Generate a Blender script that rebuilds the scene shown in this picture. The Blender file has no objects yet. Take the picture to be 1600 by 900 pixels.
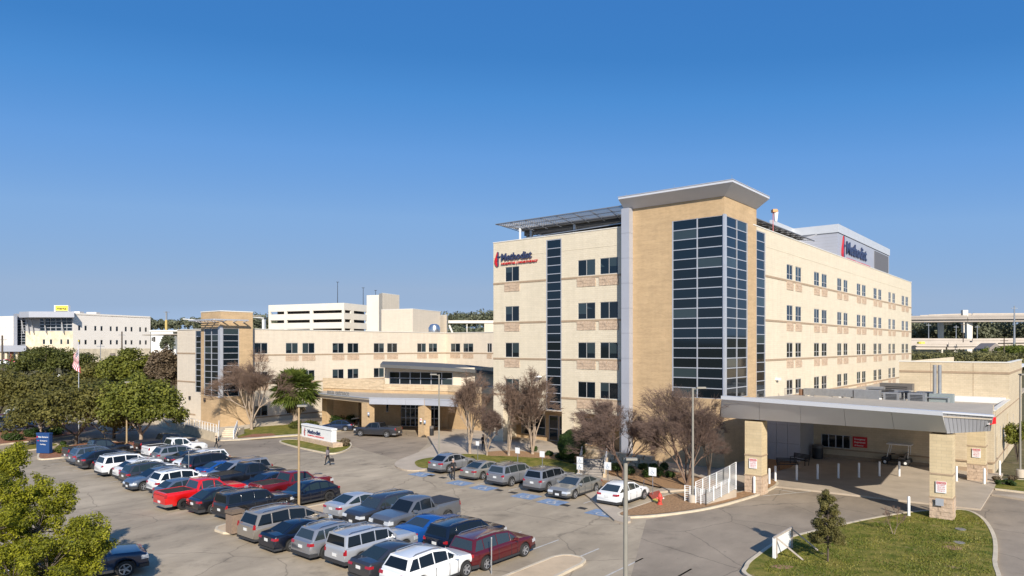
import bpy, bmesh, math, random
import numpy as np
from mathutils import Vector, Matrix
PI = math.pi
sc = bpy.context.scene
C = sc.collection
R = math.radians
random.seed(7); rng = np.random.default_rng(7)

# ------------------------------------------------------------------ camera, sky, sun
F = 1084.0; HZ = 540.0; H = 11.0            # focal length and horizon of the 1600 px photograph, camera height in metres
cam = bpy.data.cameras.new('camera'); camo = bpy.data.objects.new('camera', cam); C.objects.link(camo)
camo.location = (0, 0, H); camo.rotation_euler = (PI/2, 0, 0)
cam.lens = 36*F/1600; cam.sensor_width = 36; cam.shift_y = (HZ-450)/1600; cam.clip_end = 9000
sc.camera = camo
SUN_AZ, SUN_EL = R(169), R(28.5)
w = bpy.data.worlds.new('World'); sc.world = w; w.use_nodes = True
nt = w.node_tree; bg = nt.nodes['Background']; sky = nt.nodes.new('ShaderNodeTexSky')
sky.sky_type = 'NISHITA'; sky.sun_disc = False; sky.sun_elevation = SUN_EL; sky.sun_rotation = SUN_AZ
sky.altitude = 0; sky.air_density = 1.0; sky.dust_density = 0.7; sky.ozone_density = 3.0
hs_ = nt.nodes.new('ShaderNodeHueSaturation'); hs_.inputs['Saturation'].default_value = 1.25; hs_.inputs['Value'].default_value = 1.0
nt.links.new(sky.outputs[0], hs_.inputs['Color']); tn_ = nt.nodes.new('ShaderNodeMixRGB'); tn_.blend_type = 'MULTIPLY'; tn_.inputs[0].default_value = 1; tn_.inputs[2].default_value = (.90, .84, 1.06, 1); nt.links.new(hs_.outputs[0], tn_.inputs[1]); 
sr_ = nt.nodes.new('ShaderNodeSeparateColor'); cr_ = nt.nodes.new('ShaderNodeCombineColor'); nt.links.new(tn_.outputs[0], sr_.inputs[0])
nt.nodes.remove(cr_)
dv_ = nt.nodes.new('ShaderNodeMath'); dv_.operation = 'MULTIPLY'; dv_.inputs[1].default_value = .2; nt.links.new(sr_.outputs[0], dv_.inputs[0])
rp_ = nt.nodes.new('ShaderNodeValToRGB'); nt.links.new(dv_.outputs[0], rp_.inputs[0]); re_ = rp_.color_ramp.elements   # grades the whole physical sky, dark to light, into the hazy blue of the photograph
SKYC = [(.05, (.22, 1.0, 3.0)), (.124, (.315, 1.33, 3.44)), (.154, (.464, 1.64, 3.92)), (.22, (.82, 2.04, 4.35)), (.368, (1.35, 2.49, 4.39)), (.642, (1.68, 2.62, 4.08)), (.834, (1.95, 2.71, 3.92))]
for i_, (p_, c_) in enumerate(SKYC):
    e_ = re_[i_] if i_ < 2 else re_.new(p_)
    e_.position = p_; e_.color = (c_[0]/5, c_[1]/5, c_[2]/5, 1)
mx_ = nt.nodes.new('ShaderNodeMath'); mx_.operation = 'MAXIMUM'; mx_.inputs[1].default_value = 1.0; nt.links.new(dv_.outputs[0], mx_.inputs[0])
m5_ = nt.nodes.new('ShaderNodeMath'); m5_.operation = 'MULTIPLY'; m5_.inputs[1].default_value = 5.0; nt.links.new(mx_.outputs[0], m5_.inputs[0])
sc_v = nt.nodes.new('ShaderNodeVectorMath'); sc_v.operation = 'SCALE'; nt.links.new(rp_.outputs[0], sc_v.inputs[0]); nt.links.new(m5_.outputs[0], sc_v.inputs['Scale'])
nt.links.new(sc_v.outputs[0], bg.inputs[0]); bg.inputs[1].default_value = 0.123
sl = bpy.data.lights.new('sun', 'SUN'); sl.energy = 4.6; sl.angle = R(0.5); sl.color = (1, 0.93, 0.83)
slo = bpy.data.objects.new('sun', sl); C.objects.link(slo)
sd = Vector((math.sin(SUN_AZ)*math.cos(SUN_EL), math.cos(SUN_AZ)*math.cos(SUN_EL), math.sin(SUN_EL)))
slo.rotation_euler = sd.to_track_quat('Z', 'Y').to_euler(); slo.location = (0, 0, 60)
sc.view_settings.view_transform = 'Standard'; sc.view_settings.look = 'None'
sc.view_settings.exposure = 0.45; sc.view_settings.gamma = 1; sc.view_settings.use_curve_mapping = False

# ------------------------------------------------------------------ site frame (u along the front of the hospital, v along its right side)
_n = math.hypot(1315, 1084); CU, SU = 1315/_n, 1084/_n
ANG = math.atan2(-SU, CU)
L0 = (-2.13, 79.5)
def W(u, v, z=0.0): return Vector((L0[0]+CU*u+SU*v, L0[1]-SU*u+CU*v, z))
def G(x, y, z=0.0):
    Y = F*(H-z)/(y-HZ); return Vector(((x-800)*Y/F, Y, z))
def toL(p): return ((p[0]-L0[0])*CU-(p[1]-L0[1])*SU, (p[0]-L0[0])*SU+(p[1]-L0[1])*CU)

# ------------------------------------------------------------------ materials
MATS = {}
def mat(name, col, rough=0.7, metal=0.0, var=0.0, scale=4.0, bump=0.0, bscale=30.0, spec=0.5, coat=0.0, col2=None, stretch=None, emit=None, trans=0.0):
    if name in MATS: return MATS[name]
    m = bpy.data.materials.new(name); m.use_nodes = True; MATS[name] = m
    n = m.node_tree.nodes; l = m.node_tree.links; b = n['Principled BSDF']
    b.inputs['Base Color'].default_value = (*col, 1); b.inputs['Roughness'].default_value = rough
    b.inputs['Metallic'].default_value = metal; b.inputs['Specular IOR Level'].default_value = spec
    b.inputs['Coat Weight'].default_value = coat; b.inputs['Coat Roughness'].default_value = 0.05
    if trans: b.inputs['Transmission Weight'].default_value = trans
    if var or bump:
        tc = n.new('ShaderNodeTexCoord'); src = tc.outputs['Object']
        if stretch:
            mp = n.new('ShaderNodeMapping'); mp.inputs['Scale'].default_value = stretch; l.new(src, mp.inputs[0]); src = mp.outputs[0]
    if var:
        tx = n.new('ShaderNodeTexNoise'); tx.inputs['Scale'].default_value = scale; tx.inputs['Detail'].default_value = 6; tx.inputs['Roughness'].default_value = .65
        l.new(src, tx.inputs['Vector'])
        r = n.new('ShaderNodeValToRGB'); l.new(tx.outputs['Fac'], r.inputs[0])
        c2 = col2 if col2 else tuple(c*(1+var) for c in col)
        c1 = tuple(c*(1-var) for c in col)
        r.color_ramp.elements[0].position = .32; r.color_ramp.elements[1].position = .68
        r.color_ramp.elements[0].color = (*c1, 1); r.color_ramp.elements[1].color = (*c2, 1)
        l.new(r.outputs[0], b.inputs['Base Color'])
    if bump:
        t2 = n.new('ShaderNodeTexNoise'); t2.inputs['Scale'].default_value = bscale; t2.inputs['Detail'].default_value = 4; l.new(src, t2.inputs['Vector'])
        bp = n.new('ShaderNodeBump'); bp.inputs['Strength'].default_value = bump; bp.inputs['Distance'].default_value = .05
        l.new(t2.outputs['Fac'], bp.inputs['Height']); l.new(bp.outputs[0], b.inputs['Normal'])
    return m

def brick_mat(name, c1, c2, mortar, bw=.4, bh=.2, msize=.012, var=.06, rough=.85):
    if name in MATS: return MATS[name]
    m = bpy.data.materials.new(name); m.use_nodes = True; MATS[name] = m
    n = m.node_tree.nodes; l = m.node_tree.links; b = n['Principled BSDF']; b.inputs['Roughness'].default_value = rough
    uv = n.new('ShaderNodeUVMap'); uv.uv_map = 'UVMap'
    br = n.new('ShaderNodeTexBrick'); br.inputs['Scale'].default_value = 1; br.inputs['Brick Width'].default_value = bw; br.inputs['Row Height'].default_value = bh
    br.inputs['Mortar Size'].default_value = msize; br.inputs['Color1'].default_value = (*c1, 1); br.inputs['Color2'].default_value = (*c2, 1); br.inputs['Mortar'].default_value = (*mortar, 1)
    l.new(uv.outputs[0], br.inputs['Vector'])
    nz = n.new('ShaderNodeTexNoise'); nz.inputs['Scale'].default_value = .55; nz.inputs['Detail'].default_value = 8; nz.inputs['Roughness'].default_value = .7
    l.new(uv.outputs[0], nz.inputs['Vector'])
    mp = n.new('ShaderNodeMapRange'); mp.inputs['From Min'].default_value = .3; mp.inputs['From Max'].default_value = .7
    mp.inputs['To Min'].default_value = 1-var; mp.inputs['To Max'].default_value = 1+var; l.new(nz.outputs['Fac'], mp.inputs['Value'])
    # horizontal course-to-course variation
    sx = n.new('ShaderNodeMapping'); sx.inputs['Scale'].default_value = (.25, 2.2, 1); l.new(uv.outputs[0], sx.inputs[0])
    n2 = n.new('ShaderNodeTexNoise'); n2.inputs['Scale'].default_value = 1.5; n2.inputs['Detail'].default_value = 3; l.new(sx.outputs[0], n2.inputs['Vector'])
    m2 = n.new('ShaderNodeMapRange'); m2.inputs['From Min'].default_value = .3; m2.inputs['From Max'].default_value = .7
    m2.inputs['To Min'].default_value = 1-var*.8; m2.inputs['To Max'].default_value = 1+var*.8; l.new(n2.outputs['Fac'], m2.inputs['Value'])
    mu0 = n.new('ShaderNodeMath'); mu0.operation = 'MULTIPLY'; l.new(mp.outputs[0], mu0.inputs[0]); l.new(m2.outputs[0], mu0.inputs[1])
    sv = n.new('ShaderNodeMapping'); sv.inputs['Scale'].default_value = (1.6, .10, 1); l.new(uv.outputs[0], sv.inputs[0])         # run-off streaks
    n3 = n.new('ShaderNodeTexNoise'); n3.inputs['Scale'].default_value = 1.0; n3.inputs['Detail'].default_value = 7; n3.inputs['Roughness'].default_value = .7; l.new(sv.outputs[0], n3.inputs['Vector'])
    m3 = n.new('ShaderNodeMapRange'); m3.inputs['From Min'].default_value = .35; m3.inputs['From Max'].default_value = .72; m3.inputs['To Min'].default_value = 1.02; m3.inputs['To Max'].default_value = .91; l.new(n3.outputs['Fac'], m3.inputs['Value'])
    mu = n.new('ShaderNodeMath'); mu.operation = 'MULTIPLY'; l.new(mu0.outputs[0], mu.inputs[0]); l.new(m3.outputs[0], mu.inputs[1])
    vm = n.new('ShaderNodeVectorMath'); vm.operation = 'SCALE'; l.new(br.outputs['Color'], vm.inputs[0]); l.new(mu.outputs[0], vm.inputs['Scale'])
    l.new(vm.outputs[0], b.inputs['Base Color'])
    bp = n.new('ShaderNodeBump'); bp.inputs['Strength'].default_value = .4; bp.inputs['Distance'].default_value = .02; bp.invert = True
    l.new(br.outputs['Fac'], bp.inputs['Height']); l.new(bp.outputs[0], b.inputs['Normal'])
    return m

def leaf_mat(name, c1, c2, c3=None, trans=.25):
    """colour varies leaf by leaf through the face attribute 'rnd'"""
    if name in MATS: return MATS[name]
    m = bpy.data.materials.new(name); m.use_nodes = True; MATS[name] = m
    n = m.node_tree.nodes; l = m.node_tree.links; b = n['Principled BSDF']; b.inputs['Roughness'].default_value = .6
    b.inputs['Specular IOR Level'].default_value = .3
    at = n.new('ShaderNodeAttribute'); at.attribute_name = 'rnd'
    r = n.new('ShaderNodeValToRGB'); l.new(at.outputs['Fac'], r.inputs[0])
    r.color_ramp.elements[0].color = (*c1, 1); r.color_ramp.elements[1].color = (*c2, 1)
    if c3:
        e = r.color_ramp.elements.new(.9); e.color = (*c2, 1); r.color_ramp.elements[2].color = (*c3, 1)
    l.new(r.outputs[0], b.inputs['Base Color'])
    tr = n.new('ShaderNodeBsdfTranslucent'); l.new(r.outputs[0], tr.inputs['Color'])
    mx = n.new('ShaderNodeMixShader'); mx.inputs[0].default_value = trans
    l.new(b.outputs[0], mx.inputs[1]); l.new(tr.outputs[0], mx.inputs[2]); l.new(mx.outputs[0], n['Material Output'].inputs[0])
    return m

def asphalt_mat(name, base, seed=0.0, stains=1.0):
    m = bpy.data.materials.new(name); m.use_nodes = True; MATS[name] = m
    n = m.node_tree.nodes; l = m.node_tree.links; b = n['Principled BSDF']; b.inputs['Roughness'].default_value = .88; b.inputs['Specular IOR Level'].default_value = .3
    tc = n.new('ShaderNodeTexCoord')
    mp = n.new('ShaderNodeMapping'); mp.inputs['Location'].default_value = (seed, seed*2, 0); mp.inputs['Rotation'].default_value = (0, 0, -ANG); l.new(tc.outputs['Object'], mp.inputs[0])
    def noise(s, d, st=None):
        src = mp.outputs[0]
        if st:
            q = n.new('ShaderNodeMapping'); q.inputs['Scale'].default_value = st; l.new(src, q.inputs[0]); src = q.outputs[0]
        t = n.new('ShaderNodeTexNoise'); t.inputs['Scale'].default_value = s; t.inputs['Detail'].default_value = d; t.inputs['Roughness'].default_value = .65; l.new(src, t.inputs['Vector']); return t.outputs['Fac']
    def rng_(f, a, c, d, e):
        t = n.new('ShaderNodeMapRange'); t.inputs['From Min'].default_value = a; t.inputs['From Max'].default_value = c; t.inputs['To Min'].default_value = d; t.inputs['To Max'].default_value = e; l.new(f, t.inputs['Value']); return t.outputs[0]
    def mul(a, c):
        t = n.new('ShaderNodeMath'); t.operation = 'MULTIPLY'; l.new(a, t.inputs[0]); l.new(c, t.inputs[1]); return t.outputs[0]
    big = rng_(noise(.09, 6), .35, .65, .76, 1.14)
    mid = rng_(noise(.55, 7, (1, .35, 1)), .35, .66, 1-.2*stains, 1.08)
    blot = rng_(noise(.42, 5), .56, .74, 1, 1-.42*stains)
    fine = rng_(noise(24, 3), .3, .7, .93, 1.07)
    vor = n.new('ShaderNodeTexVoronoi'); vor.feature = 'DISTANCE_TO_EDGE'; vor.inputs['Scale'].default_value = .16
    wz = n.new('ShaderNodeTexNoise'); wz.inputs['Scale'].default_value = .5; wz.inputs['Detail'].default_value = 5; l.new(mp.outputs[0], wz.inputs['Vector'])
    ad = n.new('ShaderNodeMixRGB'); ad.blend_type = 'ADD'; ad.inputs[0].default_value = 2.2; l.new(mp.outputs[0], ad.inputs[1]); l.new(wz.outputs['Color'], ad.inputs[2]); l.new(ad.outputs[0], vor.inputs['Vector'])
    crack = rng_(vor.outputs['Distance'], 0.0, .009, .62, 1); spots = rng_(noise(1.7, 4), .66, .74, 1, .72)
    f = mul(mul(mul(mul(big, mid), mul(blot, fine)), crack), spots)
    vm = n.new('ShaderNodeVectorMath'); vm.operation = 'SCALE'; vm.inputs[0].default_value = base; l.new(f, vm.inputs['Scale']); l.new(vm.outputs[0], b.inputs['Base Color'])
    bp = n.new('ShaderNodeBump'); bp.inputs['Strength'].default_value = .25; bp.inputs['Distance'].default_value = .02
    nn = n.new('ShaderNodeTexNoise'); nn.inputs['Scale'].default_value = 18; l.new(mp.outputs[0], nn.inputs['Vector']); l.new(nn.outputs['Fac'], bp.inputs['Height']); l.new(bp.outputs[0], b.inputs['Normal'])
    return m

def grass_mat(name, g, d, dirt):
    m = bpy.data.materials.new(name); m.use_nodes = True; MATS[name] = m
    n = m.node_tree.nodes; l = m.node_tree.links; b = n['Principled BSDF']; b.inputs['Roughness'].default_value = .9; b.inputs['Specular IOR Level'].default_value = .2
    tc = n.new('ShaderNodeTexCoord')
    def noise(s, dt):
        t = n.new('ShaderNodeTexNoise'); t.inputs['Scale'].default_value = s; t.inputs['Detail'].default_value = dt; t.inputs['Roughness'].default_value = .7; l.new(tc.outputs['Object'], t.inputs['Vector']); return t.outputs['Fac']
    def ramp(f, a, c, ca, cb):
        r = n.new('ShaderNodeValToRGB'); l.new(f, r.inputs[0]); r.color_ramp.elements[0].position = a; r.color_ramp.elements[1].position = c
        r.color_ramp.elements[0].color = (*ca, 1); r.color_ramp.elements[1].color = (*cb, 1); return r.outputs[0]
    base = ramp(noise(1.1, 8), .36, .62, g, d)
    mx = n.new('ShaderNodeMixRGB'); mask = ramp(noise(.45, 5), .60, .68, (0, 0, 0), (1, 1, 1)); l.new(mask, mx.inputs[0]); l.new(base, mx.inputs[1]); mx.inputs[2].default_value = (*dirt, 1)
    m2 = n.new('ShaderNodeMixRGB'); m2.blend_type = 'MULTIPLY'; m2.inputs[0].default_value = 1; l.new(mx.outputs[0], m2.inputs[1])
    l.new(ramp(noise(9, 6), .3, .7, (.6, .6, .6), (1.25, 1.25, 1.25)), m2.inputs[2]); l.new(m2.outputs[0], b.inputs['Base Color'])
    bp = n.new('ShaderNodeBump'); bp.inputs['Strength'].default_value = .8; bp.inputs['Distance'].default_value = .06; l.new(noise(14, 4), bp.inputs['Height']); l.new(bp.outputs[0], b.inputs['Normal'])
    return m

M = dict(
    cream=brick_mat('cream_block', (.68, .59, .44), (.65, .565, .415), (.60, .51, .38), var=.035),
    cream2=brick_mat('cream_block_wing', (.67, .58, .455), (.64, .55, .43), (.59, .505, .395), var=.03),
    tan=brick_mat('tan_brick', (.53, .365, .20), (.47, .32, .17), (.49, .36, .22), bw=.3, bh=.1, msize=.01, var=.09),
    edb=brick_mat('emergency_block', (.60, .49, .335), (.56, .455, .305), (.51, .41, .28)),
    coln=brick_mat('column_brick', (.60, .475, .29), (.56, .44, .265), (.51, .41, .26), bw=.4, bh=.2, var=.08),
    band=mat('band_stone', (.36, .26, .17), .9, var=.12, scale=2),
    rstone=mat('rough_stone', (.50, .37, .26), .95, var=.2, scale=3, bump=.9, bscale=7),
    stone2=mat('split_face_tan', (.53, .41, .27), .95, var=.2, scale=2.5, bump=.8, bscale=5, stretch=(.4, .4, 2)),
    cap=mat('coping_metal', (.72, .68, .60), .45),
    alum=mat('silver_aluminium', (.50, .51, .54), .42, .35, var=.05, scale=1.2),
    panel=mat('grey_metal_panel', (.44, .445, .48), .45, .25, var=.04, scale=.6),
    panel_d=mat('grey_metal_panel_dull', (.36, .355, .36), .55, .05, var=.05, scale=.6),
    frame=mat('window_frame', (.52, .50, .47), .5, .2),
    glass=mat('dark_window_glass', (.006, .010, .013), .05, 0, spec=.6),
    glass2=mat('teal_window_glass', (.006, .012, .018), .05, 0, spec=.6),
    glass3=mat('window_glass_over_blinds', (.03, .045, .05), .08, 0, spec=.6, var=.1, scale=8, stretch=(.2, .2, 6)),
    roof=mat('flat_roof_gravel', (.42, .36, .28), .95, var=.12, scale=1.5),
    white=mat('white_paint', (.78, .77, .74), .5, var=.04, scale=3),
    membrane=mat('white_roof_membrane', (.72, .71, .68), .7),
    tanconc=mat('tan_concrete', (.55, .41, .26), .92, var=.12, scale=.8, bump=.3, bscale=12), concrete=mat('pale_concrete', (.47, .40, .31), .9, var=.12, scale=.8, bump=.3, bscale=12),
    kerb=mat('kerb_concrete', (.56, .47, .34), .9, var=.14, scale=1.5, bump=.3, bscale=12),
    walk=mat('pavement_concrete', (.44, .36, .27), .92, var=.13, scale=.5, bump=.2, bscale=12),
    dark=mat('black_metal', (.02, .02, .022), .5),
    steel=mat('galvanised_steel', (.42, .42, .42), .4, .7, var=.1, scale=3),
    lampg=mat('lamp_post_grey', (.25, .23, .19), .6, var=.1, scale=2),
    lampt=mat('lamp_post_tan', (.34, .24, .13), .65, var=.15, scale=2),
    navy=mat('navy_sign_face', (.012, .035, .11), .45), red=mat('red_sign_face', (.55, .015, .02), .4),
    navyl=mat('navy_letter', (.035, .045, .10), .4), ylw=mat('yellow_sign_face', (.85, .68, .08), .5),
    asphalt=asphalt_mat('worn_asphalt', (.415, .335, .235)),
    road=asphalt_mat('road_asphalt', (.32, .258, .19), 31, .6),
    brownroad=asphalt_mat('brown_drive_concrete', (.33, .26, .185), 57, .8),
    grass=grass_mat('lawn', (.095, .12, .010), (.27, .22, .05), (.32, .23, .11)),
    scrub=grass_mat('scrub_ground', (.09, .085, .035), (.17, .14, .07), (.26, .20, .13)),
    mulch=mat('bark_mulch', (.33, .19, .09), .95, var=.45, scale=7, bump=1, bscale=16),
    rmulch=mat('red_mulch', (.28, .12, .06), .95, var=.4, scale=7, bump=1, bscale=16),
    line=mat('white_marking', (.50, .47, .42), .8, var=.25, scale=3),
    bluep=mat('blue_marking', (.19, .26, .37), .8, var=.3, scale=2.5), redp=mat('red_marking', (.38, .08, .05), .8, var=.3, scale=3), yelp=mat('yellow_marking', (.60, .42, .08), .8, var=.25, scale=3),
    bark=mat('pale_bark', (.34, .26, .19), .9, var=.25, scale=4, bump=.5, bscale=20), bark2=mat('dark_bark', (.10, .075, .055), .95, var=.3, scale=5, bump=.6, bscale=20),
    twig=mat('bare_twigs', (.185, .12, .085), .9, var=.25, scale=2), twig2=mat('grey_brown_twigs', (.15, .098, .075), .9, var=.25, scale=2),
    hstone=mat('honey_limestone', (.66, .56, .40), .9, var=.25, scale=.7, bump=.5, bscale=3), hwall=mat('hire_office_cladding', (.80, .73, .64), .8, var=.03, scale=.3),
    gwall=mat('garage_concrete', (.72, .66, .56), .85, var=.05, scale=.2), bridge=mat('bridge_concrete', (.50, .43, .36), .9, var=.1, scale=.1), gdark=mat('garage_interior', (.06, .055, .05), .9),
    soil=mat('bare_soil', (.30, .17, .09), .95, var=.2, scale=6),
    plastic=mat('grey_plastic', (.12, .11, .10), .5), skin=mat('skin', (.45, .27, .19), .6), cloth=mat('black_cloth', (.015, .014, .016), .9), cloth2=mat('grey_cloth', (.16, .14, .15), .9), hair=mat('dark_hair', (.03, .02, .015), .8), hairg=mat('grey_hair', (.35, .30, .26), .8),
)

# ------------------------------------------------------------------ mesh builder and object helpers
class MB:
    def __init__(s): s.v = []; s.f = []; s.uv = []; s.mi = []; s.cm = 0
    def face(s, pts, uvs=None):
        b = len(s.v); s.v += [tuple(p) for p in pts]; s.f.append(tuple(range(b, b+len(pts)))); s.uv.append(uvs); s.mi.append(s.cm)
    def raw(s, vs, fs):
        b = len(s.v); s.v += [tuple(p) for p in vs]
        for f in fs: s.f.append(tuple(b+i for i in f)); s.uv.append(None); s.mi.append(s.cm)
    def box(s, x0, x1, y0, y1, z0, z1):
        if x0 > x1: x0, x1 = x1, x0
        if y0 > y1: y0, y1 = y1, y0
        if z0 > z1: z0, z1 = z1, z0
        vs = [(x0,y0,z0),(x1,y0,z0),(x1,y1,z0),(x0,y1,z0),(x0,y0,z1),(x1,y0,z1),(x1,y1,z1),(x0,y1,z1)]
        s.raw(vs, [(0,3,2,1),(4,5,6,7),(0,1,5,4),(1,2,6,5),(2,3,7,6),(3,0,4,7)])
    def hexa(s, vs): s.raw(vs, [(0,3,2,1),(4,5,6,7),(0,1,5,4),(1,2,6,5),(2,3,7,6),(3,0,4,7)])
    def tube(s, p, q, r0, r1=None, n=8, cap=True):
        r1 = r0 if r1 is None else r1
        p = Vector(p); q = Vector(q); d = (q-p)
        if d.length < 1e-6: return
        d.normalize(); a = Vector((0,0,1)) if abs(d.z) < .9 else Vector((1,0,0)); x = d.cross(a).normalized(); y = d.cross(x)
        vs = [p+(x*math.cos(2*PI*i/n)+y*math.sin(2*PI*i/n))*r0 for i in range(n)]+[q+(x*math.cos(2*PI*i/n)+y*math.sin(2*PI*i/n))*r1 for i in range(n)]
        fs = [(i, i+n, (i+1) % n+n, (i+1) % n) for i in range(n)]
        if cap: fs += [tuple(range(n)), tuple(range(2*n-1, n-1, -1))]
        s.raw(vs, fs)
    def bar(s, p, q, w, h=None):
        h = w if h is None else h
        p = Vector(p); q = Vector(q); d = (q-p).normalized(); a = Vector((0,0,1)) if abs(d.z) < .95 else Vector((1,0,0))
        x = d.cross(a).normalized()*w/2; y = x.cross(d).normalized()*h/2
        s.hexa([p-x-y, p+x-y, q+x-y, q-x-y, p-x+y, p+x+y, q+x+y, q-x+y])
    def prism(s, poly, z0, z1):
        n = len(poly); a = sum(poly[i][0]*poly[(i+1) % n][1]-poly[(i+1) % n][0]*poly[i][1] for i in range(n))
        if a < 0: poly = poly[::-1]
        vs = [(p[0], p[1], z0) for p in poly]+[(p[0], p[1], z1) for p in poly]
        s.raw(vs, [tuple(range(n-1, -1, -1)), tuple(range(n, 2*n))]+[(i, (i+1) % n, (i+1) % n+n, i+n) for i in range(n)])
    def lathe(s, prof, n=16, axis='z', o=(0,0,0)):
        b = []
        for (r, z) in prof:
            for i in range(n):
                c, q = r*math.cos(2*PI*i/n), r*math.sin(2*PI*i/n)
                b.append((o[0]+c, o[1]+q, o[2]+z) if axis == 'z' else (o[0]+c, o[1]+z, o[2]+q))
        fs = []
        for k in range(len(prof)-1):
            for i in range(n):
                j = (i+1) % n
                f = (k*n+i, k*n+j, (k+1)*n+j, (k+1)*n+i)
                fs.append(f if axis == 'z' else f[::-1])
        s.raw(b, fs)
    def mesh(s, name, mats, smooth=None):
        me = bpy.data.meshes.new(name); me.from_pydata(s.v, [], s.f)
        if any(u is not None for u in s.uv):
            uvl = me.uv_layers.new(name='UVMap'); i = 0; dat = []
            for f, u in zip(s.f, s.uv):
                if u is None:
                    for k in f: p = s.v[k]; dat += [p[0]+p[1], p[2]]
                else:
                    for q in u: dat += [q[0], q[1]]
            uvl.data.foreach_set('uv', dat)
        elif mats and any('brick' in m.name or 'block' in m.name for m in mats):
            uvl = me.uv_layers.new(name='UVMap'); dat = []
            for f in s.f:
                a, b_, c_ = [Vector(s.v[k]) for k in f[:3]]; nn = (b_-a).cross(c_-a)
                ax = abs(nn.x) > abs(nn.y)
                for k in f:
                    p = s.v[k]
                    if abs(nn.z) > max(abs(nn.x), abs(nn.y)): dat += [p[0], p[1]]
                    else: dat += [p[1] if ax else p[0], p[2]]
            uvl.data.foreach_set('uv', dat)
        for m in mats: me.materials.append(m)
        if any(s.mi): me.polygons.foreach_set('material_index', s.mi)
        if smooth is not None:
            me.polygons.foreach_set('use_smooth', [True]*len(me.polygons))
            if smooth < 180: me.set_sharp_from_angle(angle=R(smooth))
        me.update(); return me

def link(name, data, parent=None, loc=None, rotz=None):
    o = bpy.data.objects.new(name, data); C.objects.link(o)
    if parent is not None: o.parent = parent
    if loc is not None: o.location = loc
    if rotz is not None: o.rotation_euler = (0, 0, rotz)
    return o
def part(name, mb, m, parent, loc=None, rotz=None, smooth=None):
    return link(name, mb.mesh(name, m if isinstance(m, (list, tuple)) else [m], smooth), parent, loc, rotz)
def tag(o, label, cat, group=None, kind=None):
    if kind: o['kind'] = kind
    if kind == 'structure': return o
    o['label'] = label; o['category'] = cat
    if group: o['group'] = group
    return o
def thing(name, label, cat, loc=(0,0,0), rotz=0, group=None):
    o = link(name, None, None, loc, rotz); o.empty_display_size = .5
    return tag(o, label, cat, group)
def struct(name, mb, m, smooth=None):
    o = part(name, mb, m, None, smooth=smooth); o['kind'] = 'structure'; return o
def dup(root, loc=None, rotz=None, label=None, group=None, scale=None):
    r = root.copy(); C.objects.link(r)
    if loc is not None: r.location = loc
    if rotz is not None: r.rotation_euler = (0, 0, rotz)
    if label: r['label'] = label
    if group: r['group'] = group
    if scale: r.scale = scale
    for ch in list(root.children):
        c = ch.copy(); C.objects.link(c); c.parent = r
        for g in list(ch.children):
            d = g.copy(); C.objects.link(d); d.parent = c
    return r
def text_mesh(s, size, depth, m, bold=0.0, spacing=1.0):
    cu = bpy.data.curves.new('lettering', 'FONT'); cu.body = s; cu.size = size; cu.extrude = depth; cu.offset = bold; cu.space_character = spacing
    cu.resolution_u = 2
    o = bpy.data.objects.new('lettering', cu); C.objects.link(o)
    bpy.context.view_layer.update()
    me = bpy.data.meshes.new_from_object(o.evaluated_get(bpy.context.evaluated_depsgraph_get()))
    bpy.data.objects.remove(o); me.materials.clear(); me.materials.append(m); me.name = 'lettering'
    return me
def text(name, s, parent, loc, rot, size, m, width=None, depth=.03, bold=0.0, height=None):
    """text standing in a vertical plane; rot is the heading of the reading direction"""
    me = text_mesh(s, size, depth, m, bold)
    xs = [v.co.x for v in me.vertices]; ys = [v.co.y for v in me.vertices]
    o = link(name, me, parent, loc); o.rotation_euler = (PI/2, 0, rot)
    sx = width/(max(xs)-min(xs)) if width else 1
    sy = height/(max(ys)-min(ys)) if height else 1
    for v in me.vertices: v.co.x = (v.co.x-min(xs))*sx; v.co.y = v.co.y*sy
    return o

# ------------------------------------------------------------------ facades in the local frame of a building
class Face:
    """vertical plane: origin O, direction D (left to right seen from outside), outward normal N"""
    def __init__(s, O, D, base=None):
        s.O = Vector((O[0], O[1])); s.D = Vector((D[0], D[1])).normalized(); s.N = Vector((s.D.y, -s.D.x)); s.ang = math.atan2(s.D.y, s.D.x)
    def p(s, a, z, d=0.0):
        q = s.O+s.D*a+s.N*d; return Vector((q.x, q.y, z))
    def col(s, x):
        """distance along the plane seen in column x of the photograph"""
        r = (x-800)/F; o = W(s.O.x, s.O.y); d = W(s.O.x+s.D.x, s.O.y+s.D.y)-o
        return (r*o.y-o.x)/(d.x-r*d.y)
    def z(s, x, y):
        a = s.col(x); q = s.O+s.D*a; return H-(y-HZ)*W(q.x, q.y).y/F
def FU(c): return Face((0, c), (1, 0))          # facing -v
def FV(c): return Face((c, 0), (0, 1))          # facing +u

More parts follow.
